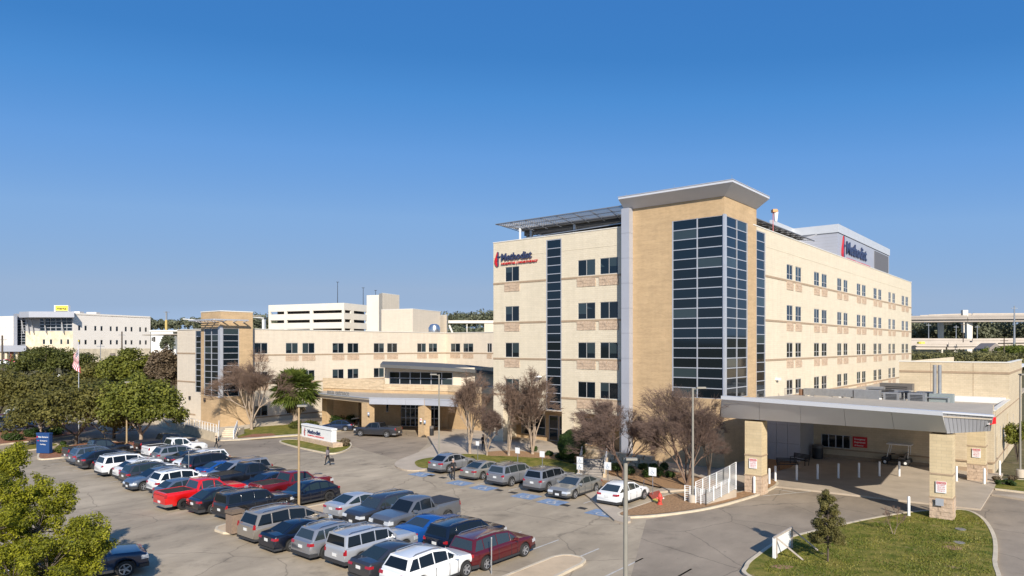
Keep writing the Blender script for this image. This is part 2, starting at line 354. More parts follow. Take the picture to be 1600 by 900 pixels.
def wall(name, fc, a0, a1, z0, z1, holes, m, parent, depth=.18):
    mb = MB()
    A = sorted({a0, a1, *[min(max(q, a0), a1) for h in holes for q in h[:2]]}); Z = sorted({z0, z1, *[min(max(q, z0), z1) for h in holes for q in h[2:4]]})
    for i in range(len(A)-1):
        for j in range(len(Z)-1):
            ca, cz = (A[i]+A[i+1])/2, (Z[j]+Z[j+1])/2
            if any(h[0] < ca < h[1] and h[2] < cz < h[3] for h in holes): continue
            q = [(A[i], Z[j]), (A[i+1], Z[j]), (A[i+1], Z[j+1]), (A[i], Z[j+1])]
            mb.face([fc.p(a, z) for a, z in q], q)
    for h in holes:
        b0, b1, y0, y1 = h[:4]
        for (s0, t0), (s1, t1) in (((b0,y0),(b1,y0)), ((b1,y0),(b1,y1)), ((b1,y1),(b0,y1)), ((b0,y1),(b0,y0))):
            mb.face([fc.p(s0,t0), fc.p(s0,t0,-depth), fc.p(s1,t1,-depth), fc.p(s1,t1)], [(s0,t0),(s0+.1,t0+.1),(s1+.1,t1+.1),(s1,t1)])
    # solid back so that the wall has a thickness
    return part(name, mb, m, parent)

WC = {}; BC = {}
def glass_pick(k=.18):
    r = random.random(); return M['glass3'] if r < k else (M['glass2'] if r < .5 else M['glass'])
def window(fc, a0, a1, z0, z1, parent, mull=1, depth=.10, pm=None, fw=.05, transom=0.0):
    w_, h_ = a1-a0, z1-z0; key = (round(w_, 2), round(h_, 2), mull, transom)
    if key not in WC:
        mb = MB(); f = fw
        mb.box(0, w_, -.06, 0, 0, f); mb.box(0, w_, -.06, 0, h_-f, h_); mb.box(0, f, -.06, 0, f, h_-f); mb.box(w_-f, w_, -.06, 0, f, h_-f)
        for i in range(mull):
            c = w_*(i+1)/(mull+1); mb.box(c-f/2, c+f/2, -.058, 0, f, h_-f)
        if transom: mb.box(f, w_-f, -.056, 0, h_*transom-f*.4, h_*transom+f*.4)
        pw = (w_-f*(mull+2))/(mull+1)
        pb = MB(); pb.box(0, pw, 0, .02, 0, h_-2*f)
        WC[key] = (mb.mesh('window', [M['frame']]), pb.mesh('pane', [M['glass']]), pw)
    me, pe, pw = WC[key]
    o = link('window', me, parent, fc.p(a0, z0, -depth), fc.ang)
    for i in range(mull+1):
        p = link('pane', pe, o, (fw+i*(pw+fw), -.028, fw)); p.rotation_euler = (random.uniform(-.006, .006), 0, random.uniform(-.006, .006))
        p.material_slots[0].link = 'OBJECT'; p.material_slots[0].material = pm or glass_pick(.12)
        if w_ > 1.2 and random.random() < .45:                          # a blind drawn part of the way down behind the glass
            bh = round(h_*random.choice((.35, .5, .5, .65)), 2); bk = (round(pw, 2), bh)
            if bk not in BC: bb = MB(); bb.box(0, pw, -.004, .001, 0, bh); BC[bk] = bb.mesh('blind', [M['glass3']])
            link('blind', BC[bk], o, (fw+i*(pw+fw), -.03, h_-fw-bh))
    return o
STP = {}
def stone_panel(fc, a0, a1, z0, z1, parent, n=3):
    w_, h_ = round(a1-a0, 1), round(z1-z0, 1)
    if (w_, h_) not in STP:
        mb = MB(); ch = h_/n; rr = random.Random(3)
        for k in range(n):
            x = -.22*(k % 2)
            while x < w_:
                xa, xb = max(0, x), min(w_, x+.46)
                if xb-xa > .06: mb.box(xa+.008, xb-.008, -.03-rr.random()*.05, .1, k*ch+.008, (k+1)*ch-.008)
                x += .46
        STP[(w_, h_)] = mb.mesh('stone_panel', [M['rstone']])
    return link('stone_panel', STP[(w_, h_)], parent, fc.p(a0, z0, .0), fc.ang)
def band(fc, a0, a1, z, parent, h=.2, d=.05, m=None, name='string_course'):
    mb = MB(); mb.hexa([fc.p(a0, z-h/2, -.05), fc.p(a0, z-h/2, d), fc.p(a1, z-h/2, d), fc.p(a1, z-h/2, -.05), fc.p(a0, z+h/2, -.05), fc.p(a0, z+h/2, d), fc.p(a1, z+h/2, d), fc.p(a1, z+h/2, -.05)])
    return part(name, mb, m or M['band'], parent)
PC = {}
def curtain(fc, A, Z, parent, d=-.06, fw=.09, pm=None, name='curtain_wall'):
    """mullion grid A (positions along) x Z (heights), each pane an object"""
    mb = MB()
    def fb(a0, a1, z0, z1, d0, d1): mb.hexa([fc.p(a0,z0,d0), fc.p(a0,z0,d1), fc.p(a1,z0,d1), fc.p(a1,z0,d0), fc.p(a0,z1,d0), fc.p(a0,z1,d1), fc.p(a1,z1,d1), fc.p(a1,z1,d0)])
    for a in A: fb(a-fw/2, a+fw/2, Z[0]-fw/2, Z[-1]+fw/2, d-.1, d+.06)
    for z in Z:
        for i in range(len(A)-1): fb(A[i]+fw/2, A[i+1]-fw/2, z-fw*.4, z+fw*.4, d-.1, d+.045)
    o = part(name, mb, M['alum'], parent)
    for i in range(len(A)-1):
        for j in range(len(Z)-1):
            w_, h_ = A[i+1]-A[i]-fw, Z[j+1]-Z[j]-fw*.8; key = (round(w_, 3), round(h_, 3))
            if key not in PC:
                pb = MB(); pb.box(0, w_, 0, .03, 0, h_); PC[key] = pb.mesh('pane', [M['glass']])
            p = link('pane', PC[key], o, fc.p(A[i]+fw/2, Z[j]+fw*.4, d), fc.ang)
            p.rotation_euler = (random.uniform(-.004, .004), 0, fc.ang+random.uniform(-.004, .004))
            p.material_slots[0].link = 'OBJECT'; p.material_slots[0].material = pm or glass_pick(.07)
    return o
def lin(a, b, n): return [a+(b-a)*i/n for i in range(n+1)]
# ================================================================== GROUND
def terr(x, y):
    def ss(t): t = max(0, min(1, t)); return t*t*(3-2*t)
    d = math.hypot(x, y)
    z = -.06
    z += 6.2*ss((y-118)/45)*ss((-x-32)/40)                        # rise under the offices at the left
    z += 5.0*ss((d-150)/120)*(1-ss((-x-32)/40))
    z += 14*ss((d-330)/500)+10*ss((d-900)/900)
    z += (math.sin(x*.006+1)*math.cos(y*.004)*6+math.sin(x*.013+2)*3)*ss((d-450)/500)
    return z
mb = MB()
xs = sorted(set([-4000,-2500,-1500,-1000,-750,-600,-500]+list(range(-420, 421, 15))+[500,600,750,1000,1500,2500,4000])); ys = [-300,-150,-60,-20]+list(range(0, 600, 15))+[650,720,800,900,1050,1250,1500,2000,3000,5000]
vs = [(x, y, terr(x, y)) for y in ys for x in xs]; nx = len(xs)
mb.raw(vs, [(j*nx+i, j*nx+i+1, (j+1)*nx+i+1, (j+1)*nx+i) for j in range(len(ys)-1) for i in range(nx-1)])
struct('terrain', mb, M['scrub'], smooth=180)

def sheet(name, pts, z, m, kind='structure'):
    mb = MB(); n = len(pts); a = sum(pts[i][0]*pts[(i+1) % n][1]-pts[(i+1) % n][0]*pts[i][1] for i in range(n))
    if a < 0: pts = pts[::-1]
    mb.face([(p[0], p[1], z) for p in pts]); return struct(name, mb, m)
sheet('parking_lot', [(-75, 14), (60, 14), (60, 20), W(60, -12), W(27, 2), W(0, 14), W(-20, 22), W(-34, 15), (-62, 110), (-100, 110), (-100, 14)], 0.0, M['asphalt'])
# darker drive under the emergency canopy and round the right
def pxs(l, z=0): return [G(x, y, z) for x, y in l]
def spline(pts, k=6, closed=True):
    out = []; n = len(pts)
    for i in range(n if closed else n-1):
        p0, p1, p2, p3 = [Vector((pts[(i+j-1) % n] if closed else pts[min(max(i+j-1, 0), n-1)])[:2]) for j in range(4)]
        for t in range(k):
            t /= k; out.append(.5*((2*p1)+(-p0+p2)*t+(2*p0-5*p1+4*p2-p3)*t*t+(-p0+3*p1-3*p2+p3)*t**3))
    if not closed: out.append(Vector(pts[-1][:2]))
    return out
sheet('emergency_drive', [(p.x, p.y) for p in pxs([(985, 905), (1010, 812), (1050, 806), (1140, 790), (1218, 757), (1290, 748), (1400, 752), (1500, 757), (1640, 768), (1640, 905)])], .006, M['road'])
sheet('entrance_drive', [(p.x, p.y) for p in spline(pxs([(520, 684), (545, 674), (600, 672), (650, 676), (668, 690), (655, 705), (640, 722), (600, 712), (560, 700)]))], .006, M['brownroad'])
sheet('left_road', [(p.x, p.y) for p in pxs([(300, 720), (560, 700), (470, 684), (370, 686), (300, 690), (230, 668), (200, 664), (60, 690), (-60, 720), (-60, 740), (110, 700), (200, 690)])], .003, M['road'])

def inset(poly, d):
    n = len(poly); a = sum(poly[i][0]*poly[(i+1) % n][1]-poly[(i+1) % n][0]*poly[i][1] for i in range(n)); s = 1 if a > 0 else -1
    out = []
    for i in range(n):
        p, q, r = Vector(poly[i-1][:2]), Vector(poly[i][:2]), Vector(poly[(i+1) % n][:2])
        e1 = (q-p).normalized(); e2 = (r-q).normalized(); nn = Vector((-(e1.y+e2.y), e1.x+e2.x))
        if nn.length < 1e-4: nn = Vector((-e1.y, e1.x))
        nn.normalize(); c = max(.5, nn.dot(Vector((-e1.y, e1.x)))); out.append(q+nn*d*s/c)
    return out
def island(name, pts, m, kw=.16, kh=.13, sm=True, fill_h=None, k=5):
    poly = spline(pts, k) if sm else [Vector(p[:2]) for p in pts]
    ins = inset(poly, kw); n = len(poly)
    mb = MB()
    for i in range(n):
        j = (i+1) % n; a, b_, c_, d_ = poly[i], poly[j], ins[j], ins[i]
        mb.face([(a.x,a.y,0), (b_.x,b_.y,0), (b_.x,b_.y,kh), (a.x,a.y,kh)]); mb.face([(a.x,a.y,kh), (b_.x,b_.y,kh), (c_.x,c_.y,kh), (d_.x,d_.y,kh)]); mb.face([(c_.x,c_.y,kh), (c_.x,c_.y,0), (d_.x,d_.y,0), (d_.x,d_.y,kh)])
    struct('kerb', mb, M['kerb'])
    fh = kh-.02 if fill_h is None else fill_h
    mf = MB(); q = ins if sum(ins[i].x*ins[(i+1) % n].y-ins[(i+1) % n].x*ins[i].y for i in range(n)) > 0 else ins[::-1]
    mf.face([(p.x, p.y, fh) for p in q])
    return struct(name, mf, m)
# paved and planted islands
island('concrete_island', [W(11.7,-38.5), W(11.9,-39.1), W(12.5,-39.5), W(13.5,-39.5), W(14.0,-39.1), W(14.2,-38.5), W(14.1,-28.6), W(13.8,-28.1), W(13.2,-27.9), W(12.5,-27.9), W(11.9,-28.1), W(11.7,-28.6)], M['tanconc'], sm=False)
island('concrete_island', [W(31.0,-41), W(33.4,-41), W(32.9,-31), W(32.7,-30.4), W(32.3,-30.1), W(31.6,-30.1), W(31.2,-30.4), W(31.0,-31)], M['tanconc'], sm=False)
island('lawn_island', pxs([(1163, 888), (1178, 872), (1222, 845), (1300, 825), (1360, 812), (1430, 801), (1500, 798), (1535, 810), (1556, 840), (1558, 880), (1545, 930), (1300, 960), (1170, 905)]), M['grass'], kw=.2)
island('sign_island', pxs([(436, 691), (452, 688), (478, 689), (508, 688), (540, 690), (550, 696), (543, 704), (520, 710), (492, 706), (456, 698)]), M['grass'])
island('grass_island', pxs([(28, 703), (34, 698), (60, 694), (86, 694), (92, 697), (80, 700), (50, 704), (32, 706)]), M['grass'])
island('mulch_island', pxs([(58, 714), (64, 708), (90, 703), (140, 692), (230, 692), (240, 698), (205, 708), (130, 712), (100, 716), (64, 719)]), M['rmulch'])
island('planting_bed', pxs([(-60, 700), (15, 694), (60, 689), (110, 682), (150, 672), (158, 667), (150, 663), (110, 662), (40, 664), (-60, 672)]), M['rmulch'])
# pavement and beds by the front of the tower
struct('pavement', (lambda b: (b.prism([(p.x, p.y) for p in spline(pxs([(617, 727), (624, 718), (655, 706), (676, 694), (668, 682), (668, 674), (760, 672), (900, 700), (1000, 735), (930, 762), (985, 806), (960, 812), (905, 765), (846, 748), (790, 730), (735, 715), (700, 712), (680, 725), (664, 733), (636, 734)], z=.12), 3)], -.05, .12), b)[1])(MB()), M['walk'])
struct('pavement', (lambda b: (b.prism([(p.x, p.y) for p in [W(27.3,-14.0), W(31, -7.5), W(34, -5.5), W(46.9, -4.5), W(46.9, 12.2), W(27.3, 12.2)]], -.05, .125), b)[1])(MB()), M['walk'])
sheet('grass_verge', [(p.x, p.y) for p in spline(pxs([(648, 722), (664, 716), (700, 712), (725, 709), (790, 712), (850, 716), (890, 722), (912, 734), (905, 742), (880, 744), (800, 734), (735, 722), (700, 728), (660, 731)], z=.14), 4)], .135, M['grass'])
sheet('mulch_bed', [(p.x, p.y) for p in spline(pxs([(762, 706), (800, 704), (850, 708), (905, 716), (912, 728), (880, 719), (800, 713), (765, 712)], z=.145), 4)], .142, M['mulch'])
sheet('mulch_bed', [(p.x, p.y) for p in spline(pxs([(948, 722), (1000, 726), (1060, 738), (1120, 752), (1120, 764), (1040, 762), (985, 748), (950, 740)], z=.145), 4)], .142, M['mulch'])
sheet('mulch_bed', [(p.x, p.y) for p in spline(pxs([(915, 750), (960, 752), (1010, 766), (1000, 777), (955, 762), (925, 760)], z=.145), 4)], .142, M['mulch'])
island('mulch_bed', pxs([(964, 806), (972, 801), (1010, 788), (1040, 776), (1075, 772), (1150, 772), (1176, 758), (1196, 748), (1217, 757), (1195, 771), (1160, 783), (1110, 796), (1060, 804), (1010, 809), (975, 810)]), M['mulch'], kw=.2, fill_h=.16)
sheet('mulch_bed', [(p.x, p.y) for p in pxs([(1188, 716), (1245, 722), (1236, 730), (1215, 736), (1190, 742)], z=.14)], .14, M['mulch'])
island('planting_bed', pxs([(1533, 759), (1545, 752), (1575, 750), (1640, 754), (1640, 776), (1590, 770), (1555, 766)]), M['grass'], sm=False)
struct('pavement', (lambda b: (b.prism([(p.x, p.y) for p in [W(47.0, 1.5), W(49.0, 1.0), W(66, 11), W(66, 13)]], .0, .14), b)[1])(MB()), M['walk'])
# strip by the left wing
struct('pavement', (lambda b: (b.prism([(p.x, p.y) for p in pxs([(228, 657), (256, 668), (300, 678), (345, 689), (375, 688), (420, 684), (480, 680), (520, 676), (560, 668), (560, 655), (400, 655), (230, 650)])], -.05, .10), b)[1])(MB()), M['kerb'])
sheet('grass_verge', [(p.x, p.y) for p in pxs([(366, 674), (400, 667), (455, 663), (500, 664), (516, 672), (480, 677), (420, 681), (372, 685)], z=.1)], .112, M['grass'])
sheet('mulch_bed', [(p.x, p.y) for p in pxs([(370, 684), (395, 678), (425, 677), (432, 680), (400, 683)], z=.12)], .117, M['rmulch'])
# soil patches on the lawn island
for (x, y, a, b_) in ((1222, 886, .55, .35), (1489, 856, .5, .4)):
    c = G(x, y, .11); sheet('bare_soil', [(c.x+a*math.cos(t)*(1+.15*math.sin(3*t)), c.y+b_*math.sin(t)) for t in [k*PI/9 for k in range(18)]], .118, M['soil'])
# painted markings
mb = MB()
def strip(p, q, w_, z=.011, b=None):
    b = b if b is not None else mb
    d = (Vector(q[:2])-Vector(p[:2])).normalized(); n_ = Vector((-d.y, d.x))*w_/2; p = Vector(p[:2]); q = Vector(q[:2])
    b.face([(*(p+n_*-1), z), (*(q-n_), z), (*(q+n_), z), (*(p+n_), z)])
for a, c in (((1192, 775), (1300, 765)), ((1205, 763), (1245, 770)), ((1210, 757), (1272, 767)), ((1212, 756.5), (1262, 758)), ((1270, 767.5), (1480, 762)), ((1450, 751), (1520, 760)), ((1390, 752), (1450, 762))): strip(G(*a), G(*c), .12, .013)
struct('lane_marking', mb, M['line'])
mb = MB()
for k in range(-8, 16):
    if k in (5,): continue
    strip(W(-2.9+2.68*k, -37.5), W(-2.9+2.68*k, -28), .1, .006)
for u in (8.3, 11.9, 15.2, 18.5, 21.9, 25.3, 28.9): strip(W(u, -19.5), W(u, -13.6), .1, .006)
struct('parking_bay_marking', mb, M['line'])
mb = MB(); ml = MB()
def wheelchair(c, s, b):                                               # access symbol drawn from bars and a ring
    P_ = lambda x, y: W(c[0]+x*s, c[1]+y*s)
    for k in range(14):
        a = 2.2+k*4.6/14; strip(P_(.02+.30*math.cos(a), -.22+.30*math.sin(a)), P_(.02+.30*math.cos(a+.36), -.22+.30*math.sin(a+.36)), .09*s, .016, b)
    for a, q in (((-.05, .45), (0, -.05)), ((0, -.05), (.28, -.05)), ((.28, -.05), (.42, -.42)), ((-.02, .15), (.22, .15))): strip(P_(*a), P_(*q), .1*s, .0165, b)
    strip(P_(-.09, .55), P_(.03, .55), .13*s, .0168, b)
for (x, y) in ((656, 741), (716, 754.5), (753, 762), (819, 775), (860, 784), (937, 801)):
    u, v = toL(G(x, y)); u += .2
    mb.face([W(u-.95, v-.75, .011), W(u+.95, v-.75, .011), W(u+.95, v+.75, .011), W(u-.95, v+.75, .011)]); wheelchair((u, v), 1.0, ml)
struct('accessible_bay_marking', mb, M['bluep']); struct('wheelchair_symbol_marking', ml, M['line'])
mb = MB()
for (x, y) in ((684, 745), (792, 768), (898, 792)):
    u, v = toL(G(x, y)); 
    for dx in (-.75, .65): mb.face([W(u+dx-.35, v-.28, .011), W(u+dx+.35, v-.28, .011), W(u+dx+.3, v+.22, .011), W(u+dx-.35, v+.25, .011)])
struct('patched_marking', mb, mat('black_patch', (.03, .028, .026), .9, var=.5, scale=3))
mb = MB(); mb.face([p for p in pxs([(1012, 771), (1030, 766), (1034, 774), (1022, 782)], z=.15)]); struct('red_kerb_marking', mb, M['redp'])
mb = MB(); mb.face([p for p in pxs([(1018, 781), (1034, 775), (1026, 786)], z=.17)]); struct('yellow_kerb_marking', mb, M['yelp'])
mb = MB(); pp = pxs([(392, 686.6), (440, 683), (480, 680.6)], z=.1)
for i in range(2): strip(pp[i], pp[i+1], .35, .108)
struct('yellow_kerb_marking', mb, M['yelp'])

# ================================================================== MAIN TOWER
LZ = W(0, 0, 0)
tower = thing('hospital_building', 'five storey cream hospital tower with tan brick and glass corner', 'hospital', LZ, ANG)
f0, fr = FU(0.0), FV(27.4)
rows = [(18.2, 19.85), (13.72, 15.42), (9.68, 11.33), (5.62, 7.28), (1.6, 3.3)]
RT = 22.73
def cols(fc, prs): return [(fc.col(a), fc.col(b)) for a, b in prs]
fw_ = cols(f0, [(789.3, 811), (902.7, 930), (937.3, 965.7)])
sA = (f0.col(853.3), f0.col(877.3))
holes = [(a, b, z0, z1) for a, b in fw_ for z0, z1 in rows[:4]]+[(sA[0], sA[1], 4.0, 22.35)]
U2, U3, U4 = f0.col(786), f0.col(878), f0.col(897)
holes += [(U2, sA[1]+.003, 0, 4.0)] if False else []
wall('wall', f0, 0, 17.5, 4.1, RT, holes, M['cream'], tower)
for a_, b_, c_ in ((0, U2, 1.2), (U3, U4, 1.4), (16.6, 17.25, 1.2)): mb = MB(); mb.box(a_, b_, 0, c_, 0, 4.09); part('pier', mb, M['cream'], tower)
mb = MB(); mb.box(0, 18, .003, 4.2, 3.98, 4.09); part('soffit', mb, M['concrete'], tower)
fb = FU(4.2); dr = cols(fb, [(815, 852), (858, 872), (874, 893), (905, 925)])
wall('wall', fb, 0, 27.3, 0, 4.0, [(a, b, .15 if i else .6, 3.0) for i, (a, b) in enumerate(dr)], M['tan'], tower)
for i, (a, b) in enumerate(dr): curtain(fb, lin(a, b, 2 if b-a > 2.5 else 1), [.15 if i else .6, 1.5, 3.0], tower, name='entrance_glazing')
for a, b in fw_:
    for z0, z1 in rows[:4]:
        window(f0, a, b, z0, z1, tower); stone_panel(f0, a-.1, b+.1, z0-1.12, z0-.26, tower)
for z0, z1 in rows[:4]:
    for a, b in ((0, sA[0]), (sA[1], 17.27)): band(f0, a, b, z0-.15, tower)
curtain(f0, [sA[0]+.06, sA[1]-.06], lin(4.1, 22.3, 20), tower)
# right side
VR = FV(27.42).col(1182)
rw = [(1229.3,1239.2),(1243,1252.4),(1272,1280.5),(1284,1292.4),(1308.3,1315.3),(1318.2,1324.8),(1338.8,1345),(1347,1353.2),(1365,1370.4),(1372.5,1377.7),(1388.3,1392.4),(1394.5,1399),(1409,1413.3),(1415,1419.4)]
rw_ = cols(fr, rw); sB = (max(VR+.02, fr.col(1182)-.4), fr.col(1196)); VE = fr.col(1424)
holes = [(a, b, z0, z1) for a, b in rw_ for z0, z1 in rows[:4]]+[(sB[0], sB[1], 1.0, 22.35)]
wall('wall', fr, VR, VE, 0, RT, holes, M['cream'], tower)
for a, b in rw_:
    for z0, z1 in rows[:4]:
        window(fr, a, b, z0, z1, tower, fw=.07, transom=.36); stone_panel(fr, a-.05, b+.05, z0-1.12, z0-.26, tower)
for z0, z1 in rows[:4]: band(fr, sB[1], VE, z0-.15, tower)
for z in (21.0,): band(fr, sB[1], VE, z, tower, h=.05, d=.02, name='joint_trim', m=M['cream']); band(f0, 0, sA[0], z, tower, h=.05, d=.02, name='joint_trim', m=M['cream']); band(f0, sA[1], 17.2, z, tower, h=.05, d=.02, name='joint_trim', m=M['cream'])
curtain(fr, [sB[0]+.06, sB[1]-.06], lin(1.0, 22.3, 23), tower)
# left and rear walls, roof
fl = Face((0, 60), (0, -1)); wall('wall', fl, 0, 60, 0, RT, [], M['cream'], tower)
fk = Face((27.4, VE), (-1, 0)); wall('wall', fk, 0, 27.4, 0, RT, [], M['cream'], tower)
mb = MB(); mb.box(.4, 27.0, .4, VE-.3, RT-.9, RT-.7); part('roof', mb, M['roof'], tower)
mb = MB(); mb.box(-.04, 17.27, -.05, .3, RT, RT+.09); mb.box(27.1, 27.45, 6.9, VE+.04, RT, RT+.09); mb.box(-.04, .3, .3, 60, RT, RT+.09); mb.box(-.04, 27.45, VE-.3, VE+.05, RT+.091, RT+.17); part('coping', mb, M['cap'], tower)
# brick and glass corner
bu, bv = 27.42, -.08
fB, fC = FU(bv), FV(bu)
g0, g1 = fB.col(1050), fB.col(1129.5); BT = 24.4; GZ = (6.2, 22.68)
wall('brick_wall', fB, 17.6, bu, 0, BT, [(g0, g1, *GZ)], M['tan'], tower, depth=.1)
h0, h1 = fC.col(1135), fC.col(1168); VR = fC.col(1182)
wall('brick_wall', fC, bv, VR, 0, BT, [(h0, h1, *GZ)], M['tan'], tower, depth=.1)
fD = Face((bu, VR), (-1, 0)); wall('brick_wall', fD, 0, 9.8, 0, BT, [], M['tan'], tower)
fE = Face((17.6, VR), (0, -1)); wall('brick_wall', fE, 0, VR-bv, RT-.5, BT, [], M['tan'], tower)
curtain(fB, lin(g0+.06, g1, 2), lin(GZ[0], GZ[1], 18), tower, fw=.10); curtain(fC, lin(h0, h1-.06, 2), lin(GZ[0], GZ[1], 18), tower, fw=.10)
mb = MB(); mb.box(g1+.02, bu+.05, bv-.06, h0-.02, GZ[0]-.1, GZ[1]+.1); part('corner_mullion', mb, M['alum'], tower)
# metal fin and cornice
u1, u2 = 17.28, 18.15
zs = lin(0, 24.4, 10)
for i in range(10):
    mb = MB(); mb.box(u1, u2, -.80, 0.2, zs[i]+.012, zs[i+1]-.012); part('fin_panel', mb, M['panel'], tower)
mb = MB(); mb.box(u1+.03, u2-.03, -.77, .15, 0, 24.4); part('fin_core', mb, M['panel_d'], tower)
ov = 1.27; zt = 25.42; zb = 24.38; zf = 25.22
a, b_, c_, d_ = (u1-.02, -2.1), (bu+ov, bv-ov), (bu+ov, VR), (u1-.02, VR)
# soffit slopes from the wall head out to the fascia
def corn(z, o, eps=0): return [(u1-.02, bv-min(o, 1.1) if False else bv-o), (bu+o, bv-o), (bu+o, VR), (u1-.02, VR)]
mb = MB()
lo, mi, hi = corn(zb, .03), corn(zf, ov), corn(zt, ov)
vs = [(*p, zb) for p in lo]+[(*p, zf) for p in mi]+[(*p, zt) for p in hi]
mb.raw(vs, [(0,1,5,4), (1,2,6,5), (2,3,7,6), (3,0,4,7), (4,5,9,8), (5,6,10,9), (6,7,11,10), (7,4,8,11), (8,9,10,11), (3,2,1,0)])
part('cornice', mb, mat('cornice_metal', (.60, .60, .62), .5, .1, var=.03, scale=.6), tower)
mb = MB(); mb.box(u1-.05, bu+ov+.04, bv-ov-.04, bv-ov+.2, zt, zt+.06); mb.box(bu+ov-.2, bu+ov+.04, bv-ov+.2, VR, zt, zt+.06); part('coping', mb, M['alum'], tower)
for (u, v) in ((u1+.5, -.7), (23, -1), (bu+1.1, -1.1), (bu+1.1, 2.5), (bu+1.1, 6.5), (u1+.4, 4)):
    mb = MB(); mb.tube((u, v, zt), (u, v, zt+.45), .02, .01, 5); part('lightning_rod', mb, M['steel'], tower)
# penthouse with louvre and screen
PH = 28.8; pu = 24.4; fP = FV(pu); p0 = fP.col(1309); p1 = fP.col(1389); fQ = FU(p0); q0 = fQ.col(1239)
wall('penthouse_wall', fP, p0, p1, RT-.7, PH-1.25, [], M['panel'], tower); wall('penthouse_wall', fQ, q0, pu, RT-.7, PH-1.25, [], M['panel'], tower)
wall('penthouse_wall', Face((pu, p1), (-1, 0)), 0, pu-6, RT-.7, PH-1.25, [], M['panel'], tower)
fS = FV(q0); s0 = p0-9.6
wall('penthouse_wall', fS, s0, p0, RT-.7, PH-1.25, [], M['panel'], tower)
mb = MB()
for fc, a, b in ((fP, p0-.12, p1+.1), (fQ, q0, pu+.12), (fS, s0, p0-.12)):
    mb.hexa([fc.p(a, PH-1.2, -.2), fc.p(a, PH-1.2, .14), fc.p(b, PH-1.2, .14), fc.p(b, PH-1.2, -.2), fc.p(a, PH, -.2), fc.p(a, PH, .14), fc.p(b, PH, .14), fc.p(b, PH, -.2)])
part('penthouse_fascia', mb, mat('penthouse_fascia_metal', (.56, .57, .58), .45, .2, var=.04, scale=.8), tower)
mb = MB(); mb.box(6, q0-.2, s0+.2, p0+.1, PH-1.0, PH-.9); mb.box(6, pu-.2, p0+.2, p1-.2, PH-1.0, PH-.9); part('penthouse_roof', mb, M['roof'], tower)
mb = MB()
for k in range(11): band(fQ, q0+.02, pu-.02, RT+.2+k*.45, tower, h=.03, d=.012, m=M['panel_d'], name='panel_joint')
l0, l1 = fP.col(1366), fP.col(1387.5)
mb = MB(); nl = 16
for k in range(nl):
    a = l0+(l1-l0)*k/nl; mb.hexa([fP.p(a, RT-.5, 0), fP.p(a, RT-.5, .12), fP.p(a+.55*(l1-l0)/nl, RT-.5, .12), fP.p(a+.55*(l1-l0)/nl, RT-.5, 0), fP.p(a, PH-1.5, 0), fP.p(a, PH-1.5, .12), fP.p(a+.55*(l1-l0)/nl, PH-1.5, .12), fP.p(a+.55*(l1-l0)/nl, PH-1.5, 0)])
part('louvre', mb, mat('louvre_grey', (.13, .13, .14), .6), tower)
for k in range(8):
    v = p0+2+(p1-p0-3)*k/7; mb = MB(); mb.tube((pu-.1, v, PH), (pu-.1, v, PH+.5), .025, .01, 5); part('lightning_rod', mb, M['steel'], tower)
# small wall lamps
for x, y in ((1213, 592),):
    mb = MB(); p = fr.p(fr.col(x), fr.z(x, y), .15); mb.box(p.x-.15, p.x+.25, p.y-.3, p.y+.3, p.z-.12, p.z+.12); part('wall_lamp', mb, M['white'], tower)
mb = MB(); p = f0.p(f0.col(844), f0.z(844, 589), 0); mb.lathe([(0, .2), (.3, .12), (.38, 0), (0, 0)], 12, o=(p.x, p.y-.3, p.z)); part('wall_lamp', mb, M['white'], tower)

# flame and cross emblem, built from prisms in a vertical plane
def emblem(parent, fc, a, z, h, d=.1):
    def pr(pts, m, name, dd):
        mb = MB(); n = len(pts); vs = [fc.p(a+x*h, z+y*h, .03) for x, y in pts]+[fc.p(a+x*h, z+y*h, dd) for x, y in pts]
        mb.raw(vs, [tuple(range(n, 2*n)), tuple(range(n-1, -1, -1))]+[(i, (i+1) % n, (i+1) % n+n, i+n) for i in range(n)]); part(name, mb, m, parent)
    pr([(.26,0),(.33,.06),(.33,.95),(.26,1.0)], M['navyl'], 'cross', d)
    pr([(.34,.62),(.48,.62),(.48,.69),(.34,.69)], M['navyl'], 'cross_arm', d*.9); pr([(.13,.62),(.25,.62),(.25,.69),(.13,.69)], M['navyl'], 'cross_arm', d*.9)
    pr([(.22,.02),(.08,.14),(.0,.32),(.02,.52),(.12,.72),(.22,.98),(.25,.8),(.17,.6),(.22,.45),(.16,.3),(.25,.14)], M['red'], 'flame', d*1.1)
def brand(fc, a, z, w_, h, label, navy, red, back=None, d=.14, hgt=None):
    t = thing('hospital_sign', label, 'sign', LZ, ANG)
    emblem(t, fc, a, z, h, d)
    x0 = a+h*.6; wd = w_-h*.6
    p = fc.p(x0, z+h*.40, d); text('lettering', 'Methodist', t, p, fc.ang, 1, navy, width=wd*.84, height=h*.46, depth=.06, bold=.02)
    p = fc.p(x0, z+h*.12, d); text('lettering', 'HOSPITAL | NORTHEAST', t, p, fc.ang, 1, red, width=wd, height=h*.17, depth=.05, bold=.015)
    return t
brand(f0, f0.col(773.8), 19.93, f0.col(841.5)-f0.col(773.8), 1.75, 'hospital name in navy and red letters high on the cream front wall', M['navyl'], M['red'])
brand(fP, fP.col(1314.5), RT+.55, fP.col(1358)-fP.col(1314.5), 4.2, 'large hospital name letters on the grey rooftop penthouse', M['navyl'], M['red'])

